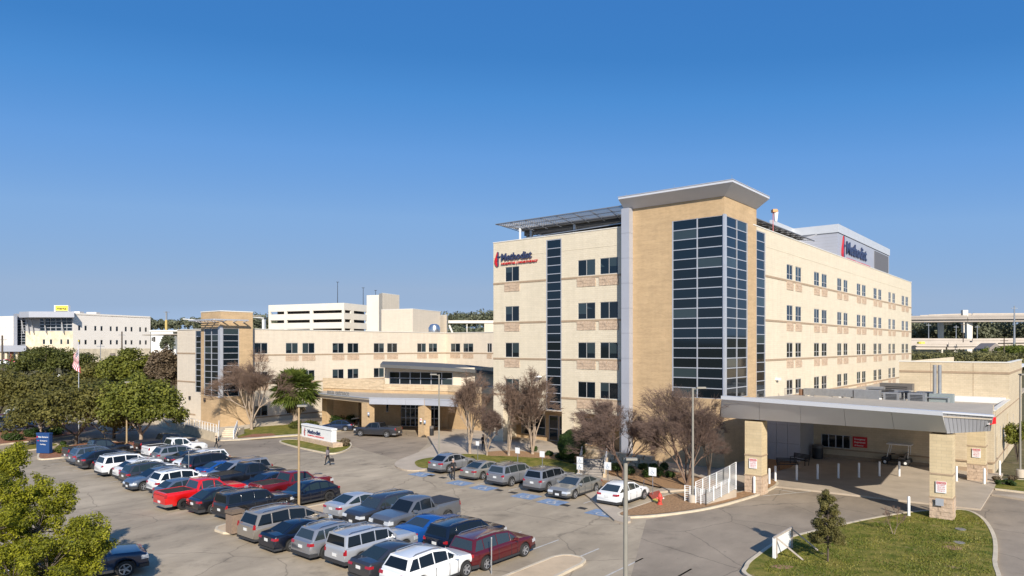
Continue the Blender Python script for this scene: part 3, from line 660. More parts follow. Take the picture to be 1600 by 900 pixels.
# helipad on the tower roof
heli = thing('helipad', 'steel helipad platform with safety netting raised above the tower roof', 'helipad', LZ, ANG)
ZH = 24.55
mb = MB(); mb.prism([(2.3, 2.3), (17.1, 2.3), (17.1, 7.9), (25.2, 7.9), (25.2, 30), (2.3, 30)], ZH-.35, ZH); part('deck', mb, mat('deck_grey', (.16, .155, .15), .8), heli)
for p, q, pi, qi in (((.2, .15), (17.2, .15), (2.3, 2.3), (17.2, 2.3)), ((.2, 32), (.2, .15), (2.3, 30), (2.3, 2.3)), ((26.5, 7.9), (26.5, 30), (25.2, 7.9), (25.2, 29)), ((26.5, 31), (.2, 32), (25.2, 30), (2.3, 30))):
    ln = math.hypot(p[0]-q[0], p[1]-q[1]); ns = max(2, int(ln/1.9))
    Z1 = -.95 if p[0] == 26.5 and q[0] == 26.5 else 0
    mb = MB(); mb.bar((*p, ZH+.35+Z1), (*q, ZH+.35+Z1), .08); mb.bar((*pi, ZH-.12), (*qi, ZH-.12), .14); mb.bar(((p[0]+pi[0])/2, (p[1]+pi[1])/2, ZH+.12+Z1/2), ((q[0]+qi[0])/2, (q[1]+qi[1])/2, ZH+.12+Z1/2), .05)
    for t in lin(0, 1, ns): mb.bar([pi[0]+(qi[0]-pi[0])*t, pi[1]+(qi[1]-pi[1])*t, ZH-.5], [p[0]+(q[0]-p[0])*t, p[1]+(q[1]-p[1])*t, ZH+.38+Z1], .06); mb.bar([pi[0]+(qi[0]-pi[0])*t, pi[1]+(qi[1]-pi[1])*t, ZH-.1], [p[0]+(q[0]-p[0])*t, p[1]+(q[1]-p[1])*t, ZH+.3+Z1], .05)
    part('net_frame', mb, mat('net_steel', (.24, .24, .25), .5, .4), heli)
    mb = MB()
    for s in lin(0, 1, 13): mb.bar([pi[0]+(p[0]-pi[0])*s, pi[1]+(p[1]-pi[1])*s, ZH-.1+(.4+Z1)*s], [qi[0]+(q[0]-qi[0])*s, qi[1]+(q[1]-qi[1])*s, ZH-.1+(.4+Z1)*s], .03)
    for s in lin(0, 1, ns*8): mb.bar([pi[0]+(qi[0]-pi[0])*s, pi[1]+(qi[1]-pi[1])*s, ZH-.1], [p[0]+(q[0]-p[0])*s, p[1]+(q[1]-p[1])*s, ZH+.3+Z1], .028)
    part('net', mb, MATS['net_steel'], heli)
for u in (3.5, 9.5, 15.5, 21, 25):
    for v in (2.6, 10, 18, 26):
        if u > 17 and v < 7: continue
        mb = MB(); mb.bar((u, v, RT-.8), (u, v, ZH-.35), .3); part('post', mb, M['steel'], heli)
mb = MB(); mb.bar((3.2, .9, RT-.3), (3.2, .9, ZH-.1), .16); part('post', mb, M['white'], heli)
for v in (2.8, 7, 12, 17, 22, 28):
    mb = MB(); mb.bar((2.4, v, ZH-.65), (25 if v > 8 else 17, v, ZH-.65), .3, .5); part('beam', mb, mat('beam_grey', (.10, .095, .09), .8), heli)
for u in (3, 9.5, 15.5, 21):
    mb = MB(); mb.bar((u, 2.4 if u < 17 else 8, ZH-1.15), (u, 30, ZH-1.15), .2, .4); part('beam', mb, MATS['beam_grey'], heli)
mb = MB(); mb.bar((3.2, 1.6, RT+.45), (17, 1.6, RT+.75), .1); mb.bar((3.2, 1.6, RT+.1), (17, 1.6, RT+.2), .1); part('brace', mb, M['steel'], heli)
# windsock on the roof
wp = W(25.5, 9.5); a = None
ws = thing('windsock', 'orange and white windsock on a mast behind the brick corner', 'windsock', (W(26.6, 14.9).x, W(26.6, 14.9).y, RT-.7), 0)
mb = MB(); mb.tube((0,0,0), (0,0,3.2), .06, .04, 8); part('mast', mb, mat('pink_red_paint', (.5, .16, .16), .6), ws)
mb = MB(); mb.lathe([(.3, 0), (.26, -.25)], 10, o=(.25, 0, 3.4)); mb.box(-.1, .35, -.3, .3, 3.2, 3.5); part('sock_ring', mb, mat('orange_cloth', (.75, .35, .15), .8), ws)
mb = MB(); mb.lathe([(.26, 0), (.14, -1.0), (0, -1.0)], 10, o=(.3, 0, 3.2)); part('sock', mb, M['white'], ws)
class WFace(Face):
    """the same in world coordinates; built from two ground points"""
    def __init__(s, p, q): super().__init__((p[0], p[1]), (q[0]-p[0], q[1]-p[1])); s.len = math.hypot(q[0]-p[0], q[1]-p[1])
    def col(s, x):
        r = (x-800)/F; return (r*s.O.y-s.O.x)/(s.D.x-r*s.D.y)
    def z(s, x, y):
        q = s.O+s.D*s.col(x); return H-(y-HZ)*q.y/F
def XY(x, Y): return ((x-800)*Y/F, Y)

# ================================================================== LEFT WING with brick stair tower
wing = thing('hospital_wing', 'low cream hospital wing with paired windows left of the tower', 'hospital wing', LZ, ANG)
fa = FV(-38.4); fc_ = FU(30.9); WR = 13.3
va, vb = fa.col(395), 30.9
r3 = [(9.82, 11.42), (5.7, 7.3), (.92, 2.45)]
wa1 = cols(fa, [(397.5,418.5),(446.5,466),(472.5,492),(519.5,537.5),(543,560.5),(584,600.5),(605,621),(652,666),(670,683.5)])
wa2 = cols(fa, [(397.5,418.5),(446.5,466),(472.5,492),(519.5,537.5),(543,560.5),(584,600.5)]); wa3 = cols(fa, [(397.5,418.5),(448,466)])
hs = [(a, b, *r3[0]) for a, b in wa1]+[(a, b, *r3[1]) for a, b in wa2]+[(a, b, *r3[2]) for a, b in wa3]
wall('wall', fa, va-2, vb, 0, WR, hs, M['cream2'], wing)
for h in hs:
    window(fa, *h, wing, fw=.07)
    if h[2] > 1: stone_panel(fa, h[0]-.05, h[1]+.05, h[2]-1.1, h[2]-.25, wing)
for z in (9.65, 5.55, .8): band(fa, va, vb, z, wing)
wc1 = cols(fc_, [(704,719),(723.5,739.5),(761,768.5)])
hs = [(a, b, *r3[0]) for a, b in wc1]
wall('wall', fc_, -38.4, 5, 0, WR, hs, M['cream2'], wing)
for h in hs: window(fc_, *h, wing, fw=.07); stone_panel(fc_, h[0]-.05, h[1]+.05, h[2]-1.1, h[2]-.25, wing)
for z in (9.65,): band(fc_, -38.3, 5, z, wing)
mb = MB(); mb.box(-70, -38.45, va-1.9, 60, WR-.6, WR-.45); mb.box(-38.45, 5, 31, 60, WR-.6, WR-.45); part('roof', mb, M['roof'], wing)
mb = MB(); mb.box(-38.7, -38.3, va, vb+.1, WR, WR+.1); mb.box(-38.3, 5, 30.8, 31.2, WR, WR+.1); part('coping', mb, M['cap'], wing)
# stair tower
st = thing('stair_tower', 'tan brick stair tower with tall dark corner glazing on the left wing', 'tower', LZ, ANG)
tu, tv = -37.1, -13.1; TT = 15.6
sr = FV(tu); sl_ = FU(tv); zA, zB = sr.z(347, 620), sr.z(347, 513)
k0, k1 = sr.col(348), sr.col(373.5); ve = sr.col(395)
wall('brick_wall', sr, tv, ve, 0, TT, [(k0, k1, zA, zB)], M['tan'], st)
ul = sl_.col(314); m0, m1 = sl_.col(319), sl_.col(341.5)
wall('brick_wall', sl_, ul, tu, 0, TT, [(m0, m1, zA, zB)], M['tan'], st)
wall('brick_wall', Face((ul, tv+6), (0, -1)), 0, 6, 0, TT, [], M['tan'], st)
gl = M['glass']
curtain(sr, [k0+.04, k1-.04], lin(zA, zB, 11), st); curtain(sl_, lin(m0+.04, m1-.04, 2), lin(zA, zB, 11), st)
mb = MB(); mb.box(m1+.02, tu+.1, tv-.1, k0-.02, zA-.15, zB+.25); part('corner_mullion', mb, M['alum'], st)
mb = MB(); mb.box(ul-.05, tu+.06, tv-.06, tv+.3, TT, TT+.12); mb.box(tu-.3, tu+.06, tv+.3, ve, TT, TT+.12); part('coping', mb, M['cap'], st)
mb = MB(); mb.box(ul, tu-.05, tv+.05, tv+6, TT-.5, TT-.4); part('roof', mb, M['roof'], st)
# sun shade wrapping the corner
zc = sr.z(347, 500)
mb = MB()
mb.bar((ul-.2, tv-1.5, zc), (tu+1.3, tv-1.5, zc), .3, .18); mb.bar((tu+1.3, tv-1.5, zc-.001), (tu+1.3, sr.col(380), zc-.001), .3, .18)
for t in lin(ul+.3, tu+.8, 3): mb.bar((t, tv-1.4, zc), (t, tv+.05, zc-.25), .12, .14)
for t in lin(tv+.3, sr.col(380), 2): mb.bar((tu+1.2, t, zc), (tu-.05, t, zc-.25), .12, .14)
for t in (.35, .7, 1.05): mb.bar((ul-.2, tv-1.5+t, zc+.02), (tu+1.2-t, tv-1.5+t, zc+.02), .06, .1)
part('sun_shade', mb, M['alum'], st)
fl_ = FU(tv+1.2); n0, n1 = fl_.col(277), fl_.col(314.5); g_0 = fl_.col(305.5)
wall('wall', fl_, n0, n1, 0, WR, [(g_0, n1-.1, zA+.2, zB-.2)], M['cream2'], wing)
curtain(fl_, [g_0, n1-.1], lin(zA+.2, zB-.2, 11), wing)
for z in (fl_.z(290, 552), fl_.z(290, 596), fl_.z(290, 646)): band(fl_, n0, g_0, z, wing)
mb = MB(); mb.box(n0-.05, n1, tv+1.1, tv+1.5, WR, WR+.1); part('coping', mb, M['cap'], wing)
wall('wall', Face((n0, 60), (0, -1)), 0, 60-tv-1.2, 0, WR, [], M['cream2'], wing)
for x, y in ((297.5, 621.5),):
    p = fl_.p(fl_.col(x), fl_.z(x, y), .02); mb = MB(); mb.box(p.x-.15, p.x+.15, p.y-.2, p.y, p.z-.25, p.z+.25); part('wall_lamp', mb, M['dark'], wing)
p = sl_.p(sl_.col(321), sl_.z(321, 624.5), .02); mb = MB(); mb.box(p.x-.15, p.x+.15, p.y-.2, p.y, p.z-.25, p.z+.25); part('wall_lamp', mb, M['dark'], st)

# ramp wall, railing and steps by the stair tower
def railing(name, label, pts, h, parent_loc, m, nrail=3, sp=1.2, group=None, pr=.025, cat='railing'):
    t = thing(name, label, cat, parent_loc, 0, group); o = Vector(parent_loc); pts = [Vector(p)-o for p in pts]
    for a, b in zip(pts[:-1], pts[1:]):
        n = max(1, int((b-a).length/sp))
        for i in range(n+1):
            p = a.lerp(b, i/n); mb = MB(); mb.bar(p, p+Vector((0,0,h)), pr*2); part('post', mb, m, t)
        for k in range(nrail):
            z = h-.02-k*(h-.15)/max(1, nrail-1) if nrail > 1 else h-.02
            mb = MB(); mb.bar(a+Vector((0,0,z)), b+Vector((0,0,z)), pr*1.4); part('rail', mb, m, t)
    return t
rw1 = thing('ramp_wall', 'low pale concrete ramp wall in front of the left wing', 'wall', G(290, 672)); o = G(290, 672)
mb = MB(); pp = [G(228, 656), G(262, 668), G(300, 679), G(338, 690.5)]
for a, b in zip(pp[:-1], pp[1:]):
    d = (b-a).normalized(); n_ = Vector((-d.y, d.x, 0))*.15; a_, b__ = a-o, b-o
    mb.hexa([a_-n_, a_+n_, b__+n_, b__-n_, *[q+Vector((0,0,1.05)) for q in (a_-n_, a_+n_, b__+n_, b__-n_)]])
part('wall', mb, M['kerb'], rw1)
railing('ramp_railing', 'white metal railing on the ramp wall of the left wing', [p+Vector((0,0,1.05)) for p in pp], .95, G(290, 672), M['white'], 2, .9)
stp = thing('entrance_steps', 'pale concrete steps below the brick stair tower', 'steps', G(352, 684)); o = G(352, 684)
for k in range(5):
    a, b = G(341, 685-k*.1), G(364, 685); mb = MB(); y0 = k*.45
    mb.box(a.x-o.x, b.x-o.x, y0-.2, 2.9, .1+k*.17, .1+(k+1)*.17-.004); part('step', mb, M['kerb'], stp)
for x in (341, 365):
    p = G(x, 687); railing('stair_railing', 'white sloping handrail %s the pale steps' % ('at the left of' if x < 350 else 'at the right of'), [p+Vector((0,0,.1)), p+Vector((-.6 if x > 350 else -1.0, 2.6, 1.0))], .95, p, M['white'], 3, .5, 'handrails of the pale steps', pr=.035)

# ================================================================== MAIN ENTRANCE PAVILION
ent = thing('entrance_pavilion', 'main entrance pavilion with grey fascia canopy and tan brick walls', 'entrance', (XY(620, 90)[0], 90, 0), 0)
eo = Vector(ent.location)
class EFace(WFace):
    def p(s, a, z, d=0.0): return super().p(a, z, d)-eo
q0, q1, q2, q3 = XY(505, 100), XY(600, 95), XY(700, 92.5), XY(775, 87)
for k, (a, b) in enumerate(((q0, q1), (q1, q2), (q2, q3))):
    fc = EFace(a, b); hl = []
    if k == 0:
        hl = [(fc.col(507), fc.col(551), .0, 3.3), (fc.col(560), fc.col(571), .0, 3.3)]
    if k == 2: pass
    if k == 1: hl = [(fc.col(626), fc.col(656), .1, 3.9), (fc.col(671), fc.col(685), .1, 3.9), (fc.col(583.5), fc.col(587), 2.0, 3.4) if False else (fc.col(603), fc.col(607), 1.9, 3.2)]
    wall('brick_wall', fc, 0, fc.len, 0, 4.9, hl, M['tan'], ent, depth=.3)
    hh = 6.35 if k == 0 else 5.75
    mb = MB(); rr = random.Random(k); n = max(3, int(fc.len/1.1)); nr = 4 if k == 0 else 3; dz = (hh-4.9)/nr
    for r_ in range(nr):
        for i in range(n):
            a0, a1 = fc.len*i/n, fc.len*(i+1)/n; d = .05+rr.random()*.07
            mb.hexa([fc.p(a0+.01,4.9+r_*dz+.01,-.2), fc.p(a0+.01,4.9+r_*dz+.01,d), fc.p(a1-.01,4.9+r_*dz+.01,d), fc.p(a1-.01,4.9+r_*dz+.01,-.2), fc.p(a0+.01,4.9+(r_+1)*dz,-.2), fc.p(a0+.01,4.9+(r_+1)*dz,d), fc.p(a1-.01,4.9+(r_+1)*dz,d), fc.p(a1-.01,4.9+(r_+1)*dz,-.2)])
    part('stone_band', mb, M['stone2'], ent)
    if k == 1:
        for (x0, x1, nn) in ((626, 656, 4), (671, 685, 2)): curtain(fc, lin(fc.col(x0), fc.col(x1), nn), [.1, 1.2, 2.5, 3.9], ent, d=-.15, name='entrance_glazing')
        window(fc, fc.col(603), fc.col(607), 1.9, 3.2, ent, mull=0)
    if k == 0:
        bk = EFace((a[0]+.8, a[1]+2.2), (b[0]+.8, b[1]+2.2)); wall('recess_wall', bk, 0, bk.len, 0, 4, [], M['tan'], ent)
mb = MB()
pl = [Vector((p[0]-eo.x, p[1]-eo.y)) for p in (q0, q1, q2, q3, XY(790, 112), XY(640, 124), XY(530, 112))]
mb.prism(pl, 5.2, 5.45); part('roof', mb, M['roof'], ent)
# clerestory
c0, c1, c2, c3 = XY(601, 97), XY(709, 94), XY(752, 95), XY(778, 97)
fc = EFace(c0, c1); a0, a1 = fc.col(608.5), fc.col(707)
wall('clerestory_wall', fc, 0, fc.len, 5.45, 8.0, [(a0, a1, 5.65, 7.35)], M['cream2'], ent)
curtain(fc, lin(a0, a1, 6), [5.65, 6.5, 7.35], ent, name='clerestory_window')
wall('clerestory_wall', EFace(c1, c2), 0, EFace(c1, c2).len, 5.45, 8.0, [], M['cream2'], ent)
wall('clerestory_wall', EFace(c2, c3), 0, EFace(c2, c3).len, 5.45, 8.0, [], M['cream2'], ent)
rp = [XY(594, 94.5), XY(640, 93), XY(690, 92), XY(730, 93), XY(760, 95), XY(780, 96.5)]; zr = [8.45, 8.3, 8.1, 7.85, 7.55, 7.3]
bp_ = [XY(598, 104), XY(640, 106), XY(690, 106), XY(730, 106), XY(760, 106), XY(785, 106)]
mb = MB()
for i in range(5):
    z0, z1 = zr[i], zr[i+1]; P4 = [rp[i], rp[i+1], bp_[i+1], bp_[i]]; Zs = [z0, z1, z1+.2, z0+.2]
    mb.hexa([(p[0]-eo.x, p[1]-eo.y, z-.42) for p, z in zip(P4, Zs)]+[(p[0]-eo.x, p[1]-eo.y, z) for p, z in zip(P4, Zs)])
part('clerestory_roof', mb, mat('dark_roof_metal', (.10, .10, .098), .75, 0), ent)
# canopy
ca, cb, cc, cd = XY(485, 95), XY(577, 84.8), XY(663, 83.2), XY(716, 81)
back = [q3, q2, q1, q0]
cpoly = [Vector((p[0]-eo.x, p[1]-eo.y)) for p in (ca, cb, cc, cd, XY(718, 91.8), (q1[0], q1[1]+.3), (q0[0], q0[1]+.3))]
mb = MB(); mb.prism(cpoly, 4.35, 4.5); part('canopy_roof', mb, M['roof'], ent)
mb = MB(); mb.prism([c*.995 for c in cpoly], 3.95, 4.0); part('canopy_soffit', mb, mat('soffit_tan', (.40, .31, .2), .8), ent)
def fascia(a, b, zt_, zb_, slope, name, n, mt):
    f = EFace(a, b)
    for i in range(n):
        s0, s1 = f.len*i/n+.01, f.len*(i+1)/n-.01; mb = MB()
        mb.hexa([f.p(s0, zb_, -slope-.05), f.p(s0, zb_, .04-slope), f.p(s1, zb_, .04-slope), f.p(s1, zb_, -slope-.05), f.p(s0, zt_, -.1), f.p(s0, zt_, .04), f.p(s1, zt_, .04), f.p(s1, zt_, -.1)])
        part(name, mb, mt, ent)
    mb = MB(); mb.hexa([f.p(0, zt_+.002, -.12), f.p(0, zt_+.002, .08), f.p(f.len, zt_+.002, .08), f.p(f.len, zt_+.002, -.12), f.p(0, zt_+.12, -.12), f.p(0, zt_+.12, .08), f.p(f.len, zt_+.12, .08), f.p(f.len, zt_+.12, -.12)]); part('fascia_cap', mb, M['alum'], ent)
fascia(ca, cb, 4.52, 3.9, .5, 'canopy_fascia', 3, M['panel_d']); fascia(cb, cc, 4.55, 3.85, 0, 'canopy_fascia', 3, M['panel']); fascia(cc, cd, 4.55, 3.85, 0, 'canopy_fascia', 2, M['panel'])
for (x, Y) in ((575, 85.6), (663.5, 83.9), (484+28, 97)):
    p = XY(x, Y); mb = MB(); c = (p[0]-eo.x, p[1]-eo.y); cs_, sn = math.cos(ANG), math.sin(ANG)
    hw = .55; qd = [(c[0]+cs_*a-sn*b, c[1]+sn*a+cs_*b) for a, b in ((-hw,-hw),(hw,-hw),(hw,hw),(-hw,hw))]
    mb.prism(qd, 0, 4.6 if 600 < x else 3.95); part('column', mb, M['tan'], ent)
t = thing('entrance_sign', 'small dark lettering standing on the grey entrance canopy edge', 'sign', (XY(512, 92.5)[0], 92.5, 4.6))
f = WFace(ca, cb); text('lettering', 'main entrance', t, f.p(f.col(512), 4.64, .05)-Vector(t.location), f.ang, 1, mat('dark_letter', (.22, .21, .20), .5), width=f.col(546)-f.col(512), height=.62, depth=.04, bold=.01)

# ================================================================== EMERGENCY CANOPY AND BLOCK
can = thing('emergency_canopy', 'large grey metal canopy over the ambulance drive on stone columns', 'canopy', (27, 50, 0)); co = Vector(can.location)
def c3(p, z): return Vector((p[0]-co.x, p[1]-co.y, z))
BL, BR, BQ, BW = W(30.9, -9.2)[:2], W(45.6, -9.2)[:2], XY(1548, 44.6), W(46.25, 11.85)[:2]
TL, TR, TQ, TW = XY(1127, 51.2), XY(1473, 42.3), XY(1553, 43.4), BW
ZL, ZR, ZQ = 7.3, 6.98, 6.64; BK = W(30.9, 11.0)[:2]
capz = .26
def lerp2(a, b, t): return (a[0]+(b[0]-a[0])*t, a[1]+(b[1]-a[1])*t)
for i in range(5):                                                    # sloping fascia panels, open joints between them
    t0, t1 = i/5+.0008, (i+1)/5-.0008; mb = MB()
    b0, b1 = lerp2(BL, BR, t0), lerp2(BL, BR, t1); u0_, u1_ = lerp2(TL, TR, t0), lerp2(TL, TR, t1)
    zt0, zt1 = ZL+(ZR-ZL)*t0-capz, ZL+(ZR-ZL)*t1-capz; k = W(0, .25)-W(0, 0)
    mb.hexa([c3((b0[0]+k.x, b0[1]+k.y), 5.55), c3(b0, 5.55), c3(b1, 5.55), c3((b1[0]+k.x, b1[1]+k.y), 5.55), c3((u0_[0]+k.x, u0_[1]+k.y), zt0), c3(u0_, zt0), c3(u1_, zt1), c3((u1_[0]+k.x, u1_[1]+k.y), zt1)])
    part('fascia_panel', mb, mat('fascia_grey', (.66, .645, .63), .55, .05, var=.03, scale=.5), can)
n = 12
fq = [lerp2(BR, BQ, i/n) for i in range(n+1)]; tq = [lerp2(TR, TQ, i/n) for i in range(n+1)]
for i in range(n):
    mb = MB(); e = .012; k = Vector((0, .3))
    z0, z1 = ZR+(ZQ-ZR)*i/n-.02, ZR+(ZQ-ZR)*(i+1)/n-.02; p0_, p1_, r0_, r1_ = fq[i], fq[i+1], tq[i], tq[i+1]
    mb.hexa([c3((p0_[0]+e, p0_[1]+.3), 5.5), c3((p0_[0]+e, p0_[1]), 5.5), c3((p1_[0]-e, p1_[1]), 5.5), c3((p1_[0]-e, p1_[1]+.3), 5.5), c3((r0_[0]+e, r0_[1]+.3), z0), c3((r0_[0]+e, r0_[1]), z0), c3((r1_[0]-e, r1_[1]), z1), c3((r1_[0]-e, r1_[1]+.3), z1)])
    part('ribbed_panel', mb, M['panel'], can)
mb = MB()
k = W(0, .5)-W(0, 0); kn = (W(0, -.06)-W(0, 0))
for (a, za, b, zb_) in ((TL, ZL, TR, ZR), (TR, ZR, TQ, ZQ)):
    A0 = (a[0]+kn.x, a[1]+kn.y); B0 = (b[0]+kn.x, b[1]+kn.y); A1 = (a[0]+k.x, a[1]+k.y); B1 = (b[0]+k.x, b[1]+k.y); cz_ = capz if za == ZL else .1
    mb.hexa([c3(A1, za-cz_), c3(A0, za-cz_), c3(B0, zb_-cz_), c3(B1, zb_-cz_), c3(A1, za), c3(A0, za), c3(B0, zb_), c3(B1, zb_)])
part('fascia_cap', mb, mat('cap_silver', (.60, .60, .61), .4, .25), can)
TLb = (BK[0]-1.2, BK[1]+.2)
mb = MB(); tp = [c3((TL[0]+k.x*.5, TL[1]+k.y*.5), ZL-.3), c3((TR[0]+k.x*.5, TR[1]+k.y*.5), ZR-.12), c3((TQ[0], TQ[1]+.2), ZQ-.06), c3(TW, 5.95), c3(TLb, 6.1)]
bt = [Vector((p.x, p.y, p.z-.25)) for p in tp]; n = 5
mb.raw(bt+tp, [tuple(range(n-1, -1, -1)), tuple(range(n, 2*n))]+[(i, (i+1) % n, (i+1) % n+n, i+n) for i in range(n)])
part('roof', mb, M['roof'], can)
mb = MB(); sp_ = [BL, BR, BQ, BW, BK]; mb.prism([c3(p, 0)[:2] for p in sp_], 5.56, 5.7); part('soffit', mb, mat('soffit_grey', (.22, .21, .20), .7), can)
mb = MB()
fe = WFace(BQ, BW); mb.hexa([c3(BQ, 5.5), c3((BQ[0]-.3, BQ[1]+.1), 5.5), c3((BW[0]-.3, BW[1]), 5.5), c3(BW, 5.5), c3((TQ[0]-.05, TQ[1]+.1), ZQ-.3), c3((TQ[0]-.35, TQ[1]+.2), ZQ-.3), c3((BW[0]-.3, BW[1]), 5.7), c3(BW, 5.7)])
part('side_fascia', mb, M['panel'], can)
mb = MB(); a, b = TLb, TL; mb.hexa([c3((BK[0], BK[1]), 5.5), c3((BK[0]+.2, BK[1]), 5.5), c3((BL[0]+.3, BL[1]+.3), 5.5), c3((BL[0], BL[1]+.3), 5.5), c3((TLb[0], TLb[1]), 6.1), c3((TLb[0]+.2, TLb[1]), 6.1), c3((TL[0]+.4, TL[1]+.3), ZL-.3), c3((TL[0]+.1, TL[1]+.3), ZL-.3)]); part('side_fascia', mb, M['panel_d'], can)
def stone_column(u, v, w_=1.25, d=1.15):
    c = W(u, v)-co
    def fr_(mbx, x0, x1, y0, y1, z0, z1):
        P_ = lambda x, y, z: Vector((c.x+CU*x+SU*y, c.y-SU*x+CU*y, z)); mbx.hexa([P_(x0,y0,z0),P_(x1,y0,z0),P_(x1,y1,z0),P_(x0,y1,z0),P_(x0,y0,z1),P_(x1,y0,z1),P_(x1,y1,z1),P_(x0,y1,z1)])
    mb = MB(); fr_(mb, 0, w_, 0, d, 1.4, 5.4); o = part('column', mb, M['coln'], can)
    mb = MB(); fr_(mb, .03, w_-.03, .03, d-.03, .0, 1.45); part('column_core', mb, M['concrete'], can)
    mb = MB(); fr_(mb, -.04, w_+.04, -.04, d+.04, 1.36, 1.46); fr_(mb, -.03, w_+.03, -.03, d+.03, 2.85, 2.95); part('ledge', mb, M['band'], can)
    rr = random.Random(int(u))
    for r_ in range(5):
        z0, z1 = .02+r_*.27, .02+(r_+1)*.27-.015; off = .5 if r_ % 2 else .38
        for (x0, x1) in ((0, off*w_-.01), (off*w_+.01, w_)):
            e = .02+rr.random()*.05; mb = MB(); fr_(mb, x0, x1, -e, .1, z0, z1); part('stone', mb, M['rstone'], can)
        for (y0, y1) in ((.12, off*d-.01), (off*d+.01, d)):
            e = .02+rr.random()*.05; mb = MB(); fr_(mb, w_-.1, w_+e, y0, y1, z0, z1); part('stone', mb, M['rstone'], can)
    return c
CC = [(32.75, -9.15), (44.65, -9.15), (44.9, 6.9), (32.75, 6.0)]
for u, v in CC[:3]: stone_column(u, v)
def col_sign(u, v, z, label):
    p = W(u+.35, v-.06, z); t = thing('warning_sign', label, 'sign', p, ANG, None)
    mb = MB(); mb.box(0, .58, -.02, 0, 0, .72); part('plate', mb, M['white'], t)
    mb = MB(); mb.box(.03, .55, -.026, -.021, .55, .69); part('red_header', mb, M['red'], t)
    text('lettering', 'NO', t, (.06, -.03, .575), 0, 1, M['white'], width=.16, height=.09, depth=.002); text('lettering', 'PARKING', t, (.25, -.03, .575), 0, 1, M['white'], width=.27, height=.09, depth=.002)
    for i, s_ in enumerate(('PATIENT', 'DROP OFF', 'AND PICK UP', 'ONLY')): text('lettering', s_, t, (.08, -.024, .43-i*.12), 0, 1, M['red'], width=.42, height=.08, depth=.002)
col_sign(32.75, -9.15, 1.95, 'red and white notice on the left front column of the canopy'); col_sign(44.65, -9.15, 1.75, 'red and white notice on the near right column of the canopy'); col_sign(44.9, 6.9, 2.0, 'red and white notice on the rear column of the canopy')
t = thing('warning_sign', 'small bare metal plate on the base of the near column', 'sign', W(45.0, -9.32, .95), ANG); mb = MB(); mb.box(0, .45, -.02, 0, 0, .45); part('plate', mb, M['alum'], t)

ed = thing('emergency_block', 'low cream emergency department block behind the grey canopy', 'hospital block', LZ, ANG)
eb = FU(11.85); er = FV(46.3); LR = 5.4
w0, w1 = eb.col(1283.5), eb.col(1328.5)
wall('wall', eb, 31.6, 46.3, 0, LR+.5, [(w0, w1, 1.1, 2.35)], M['edb'], ed)
curtain(eb, lin(w0, w1, 4), [1.1, 2.35], ed, name='window_row'); band(eb, 31.7, 46.3, .98, ed, h=.12, d=.12); 
mb = MB(); mb.box(31.7, 46.2, 11.65, 11.84, 0, .42); part('base_course', mb, M['band'], ed)
ve2 = er.col(1596.5)
wr_ = [(er.col(a), er.col(b), z0, z1) for a, b, z0, z1 in ((1563, 1565, 2.3, 3.6), (1568.5, 1570, 2.4, 3.6), (1578, 1579.5, 2.4, 3.6), (1583, 1584.5, 2.4, 3.6))]
dr_ = [(er.col(1556.5), er.col(1559), .1, 3.0), (er.col(1573), er.col(1575), .1, 4.2)]
wall('wall', er, 11.85, ve2, 0, LR, wr_+dr_, M['edb'], ed)
for h in wr_: window(er, *h, ed, mull=0)
for h in dr_: mb = MB(); mb.box(46.1, 46.2, h[0], h[1], h[2], h[3]); part('door', mb, M['plastic'], ed)
band(er, 11.85, ve2, LR-.6, ed, h=.1); band(er, 11.85, 30, .98, ed, h=.12)
mb = MB(); mb.box(46.0, 46.38, 11.8, 27.6, LR, LR+.1); part('coping', mb, M['cap'], ed)
mb = MB(); mb.box(31.6, 46.2, 12, 60, LR-.5, LR-.3); mb.box(27.5, 31.6, 7.6, 60, LR-.5, LR-.3); part('roof', mb, M['roof'], ed)
UB = FU(27.6); u0b = UB.col(1405); TB = 9.2
wall('wall', UB, u0b, 46.3, LR-.5, TB, [], M['edb'], ed); wall('wall', er, 27.6, ve2, LR, TB, [], M['edb'], ed); wall('wall', Face((u0b, 70), (0, -1)), 0, 42.4, LR-.5, TB, [], M['edb'], ed)
band(UB, u0b, 46.3, TB-1.05, ed, h=.22); band(er, 27.6, ve2, TB-1.05, ed, h=.22)
mb = MB(); mb.box(u0b-.05, 46.35, 27.55, 27.95, TB, TB+.12); mb.box(46.0, 46.35, 27.95, ve2, TB, TB+.12); part('coping', mb, M['cap'], ed)
mb = MB(); mb.box(u0b+.05, 46.1, 27.9, 70, TB-1.0, TB-.9); part('roof', mb, M['membrane'], ed)
mb = MB(); mb.box(u0b+.1, 46.0, 26.4, 27.55, LR-.3, LR+.25); part('flashing', mb, M['membrane'], ed)
for x in (1454, 1520): band(UB, UB.col(x), UB.col(x)+.05, (LR+TB)/2, ed, h=TB-LR-.2, d=.008, name='movement_joint')
# grey metal panel wall left of the ambulance bay
fm = FU(7.4); x0, x1 = 27.45, 31.6
zz = lin(0, 5.2, 3); aa = lin(x0, x1, 4)
for i in range(4):
    for j in range(3):
        mb = MB(); mb.box(aa[i]+.012, aa[i+1]-.012, 7.3, 7.4, zz[j]+.012, zz[j+1]-.012); part('metal_panel', mb, M['panel'], ed)
mb = MB(); mb.box(x0, x1-.01, 7.41, 7.7, 0, LR); mb.box(31.5, 31.6, 7.7, 11.85, 0, LR); part('panel_backing', mb, M['panel_d'], ed)
mb = MB(); mb.box(31.6, 31.7, 7.3, 7.42, 0, 5.2); part('corner_trim', mb, M['alum'], ed)
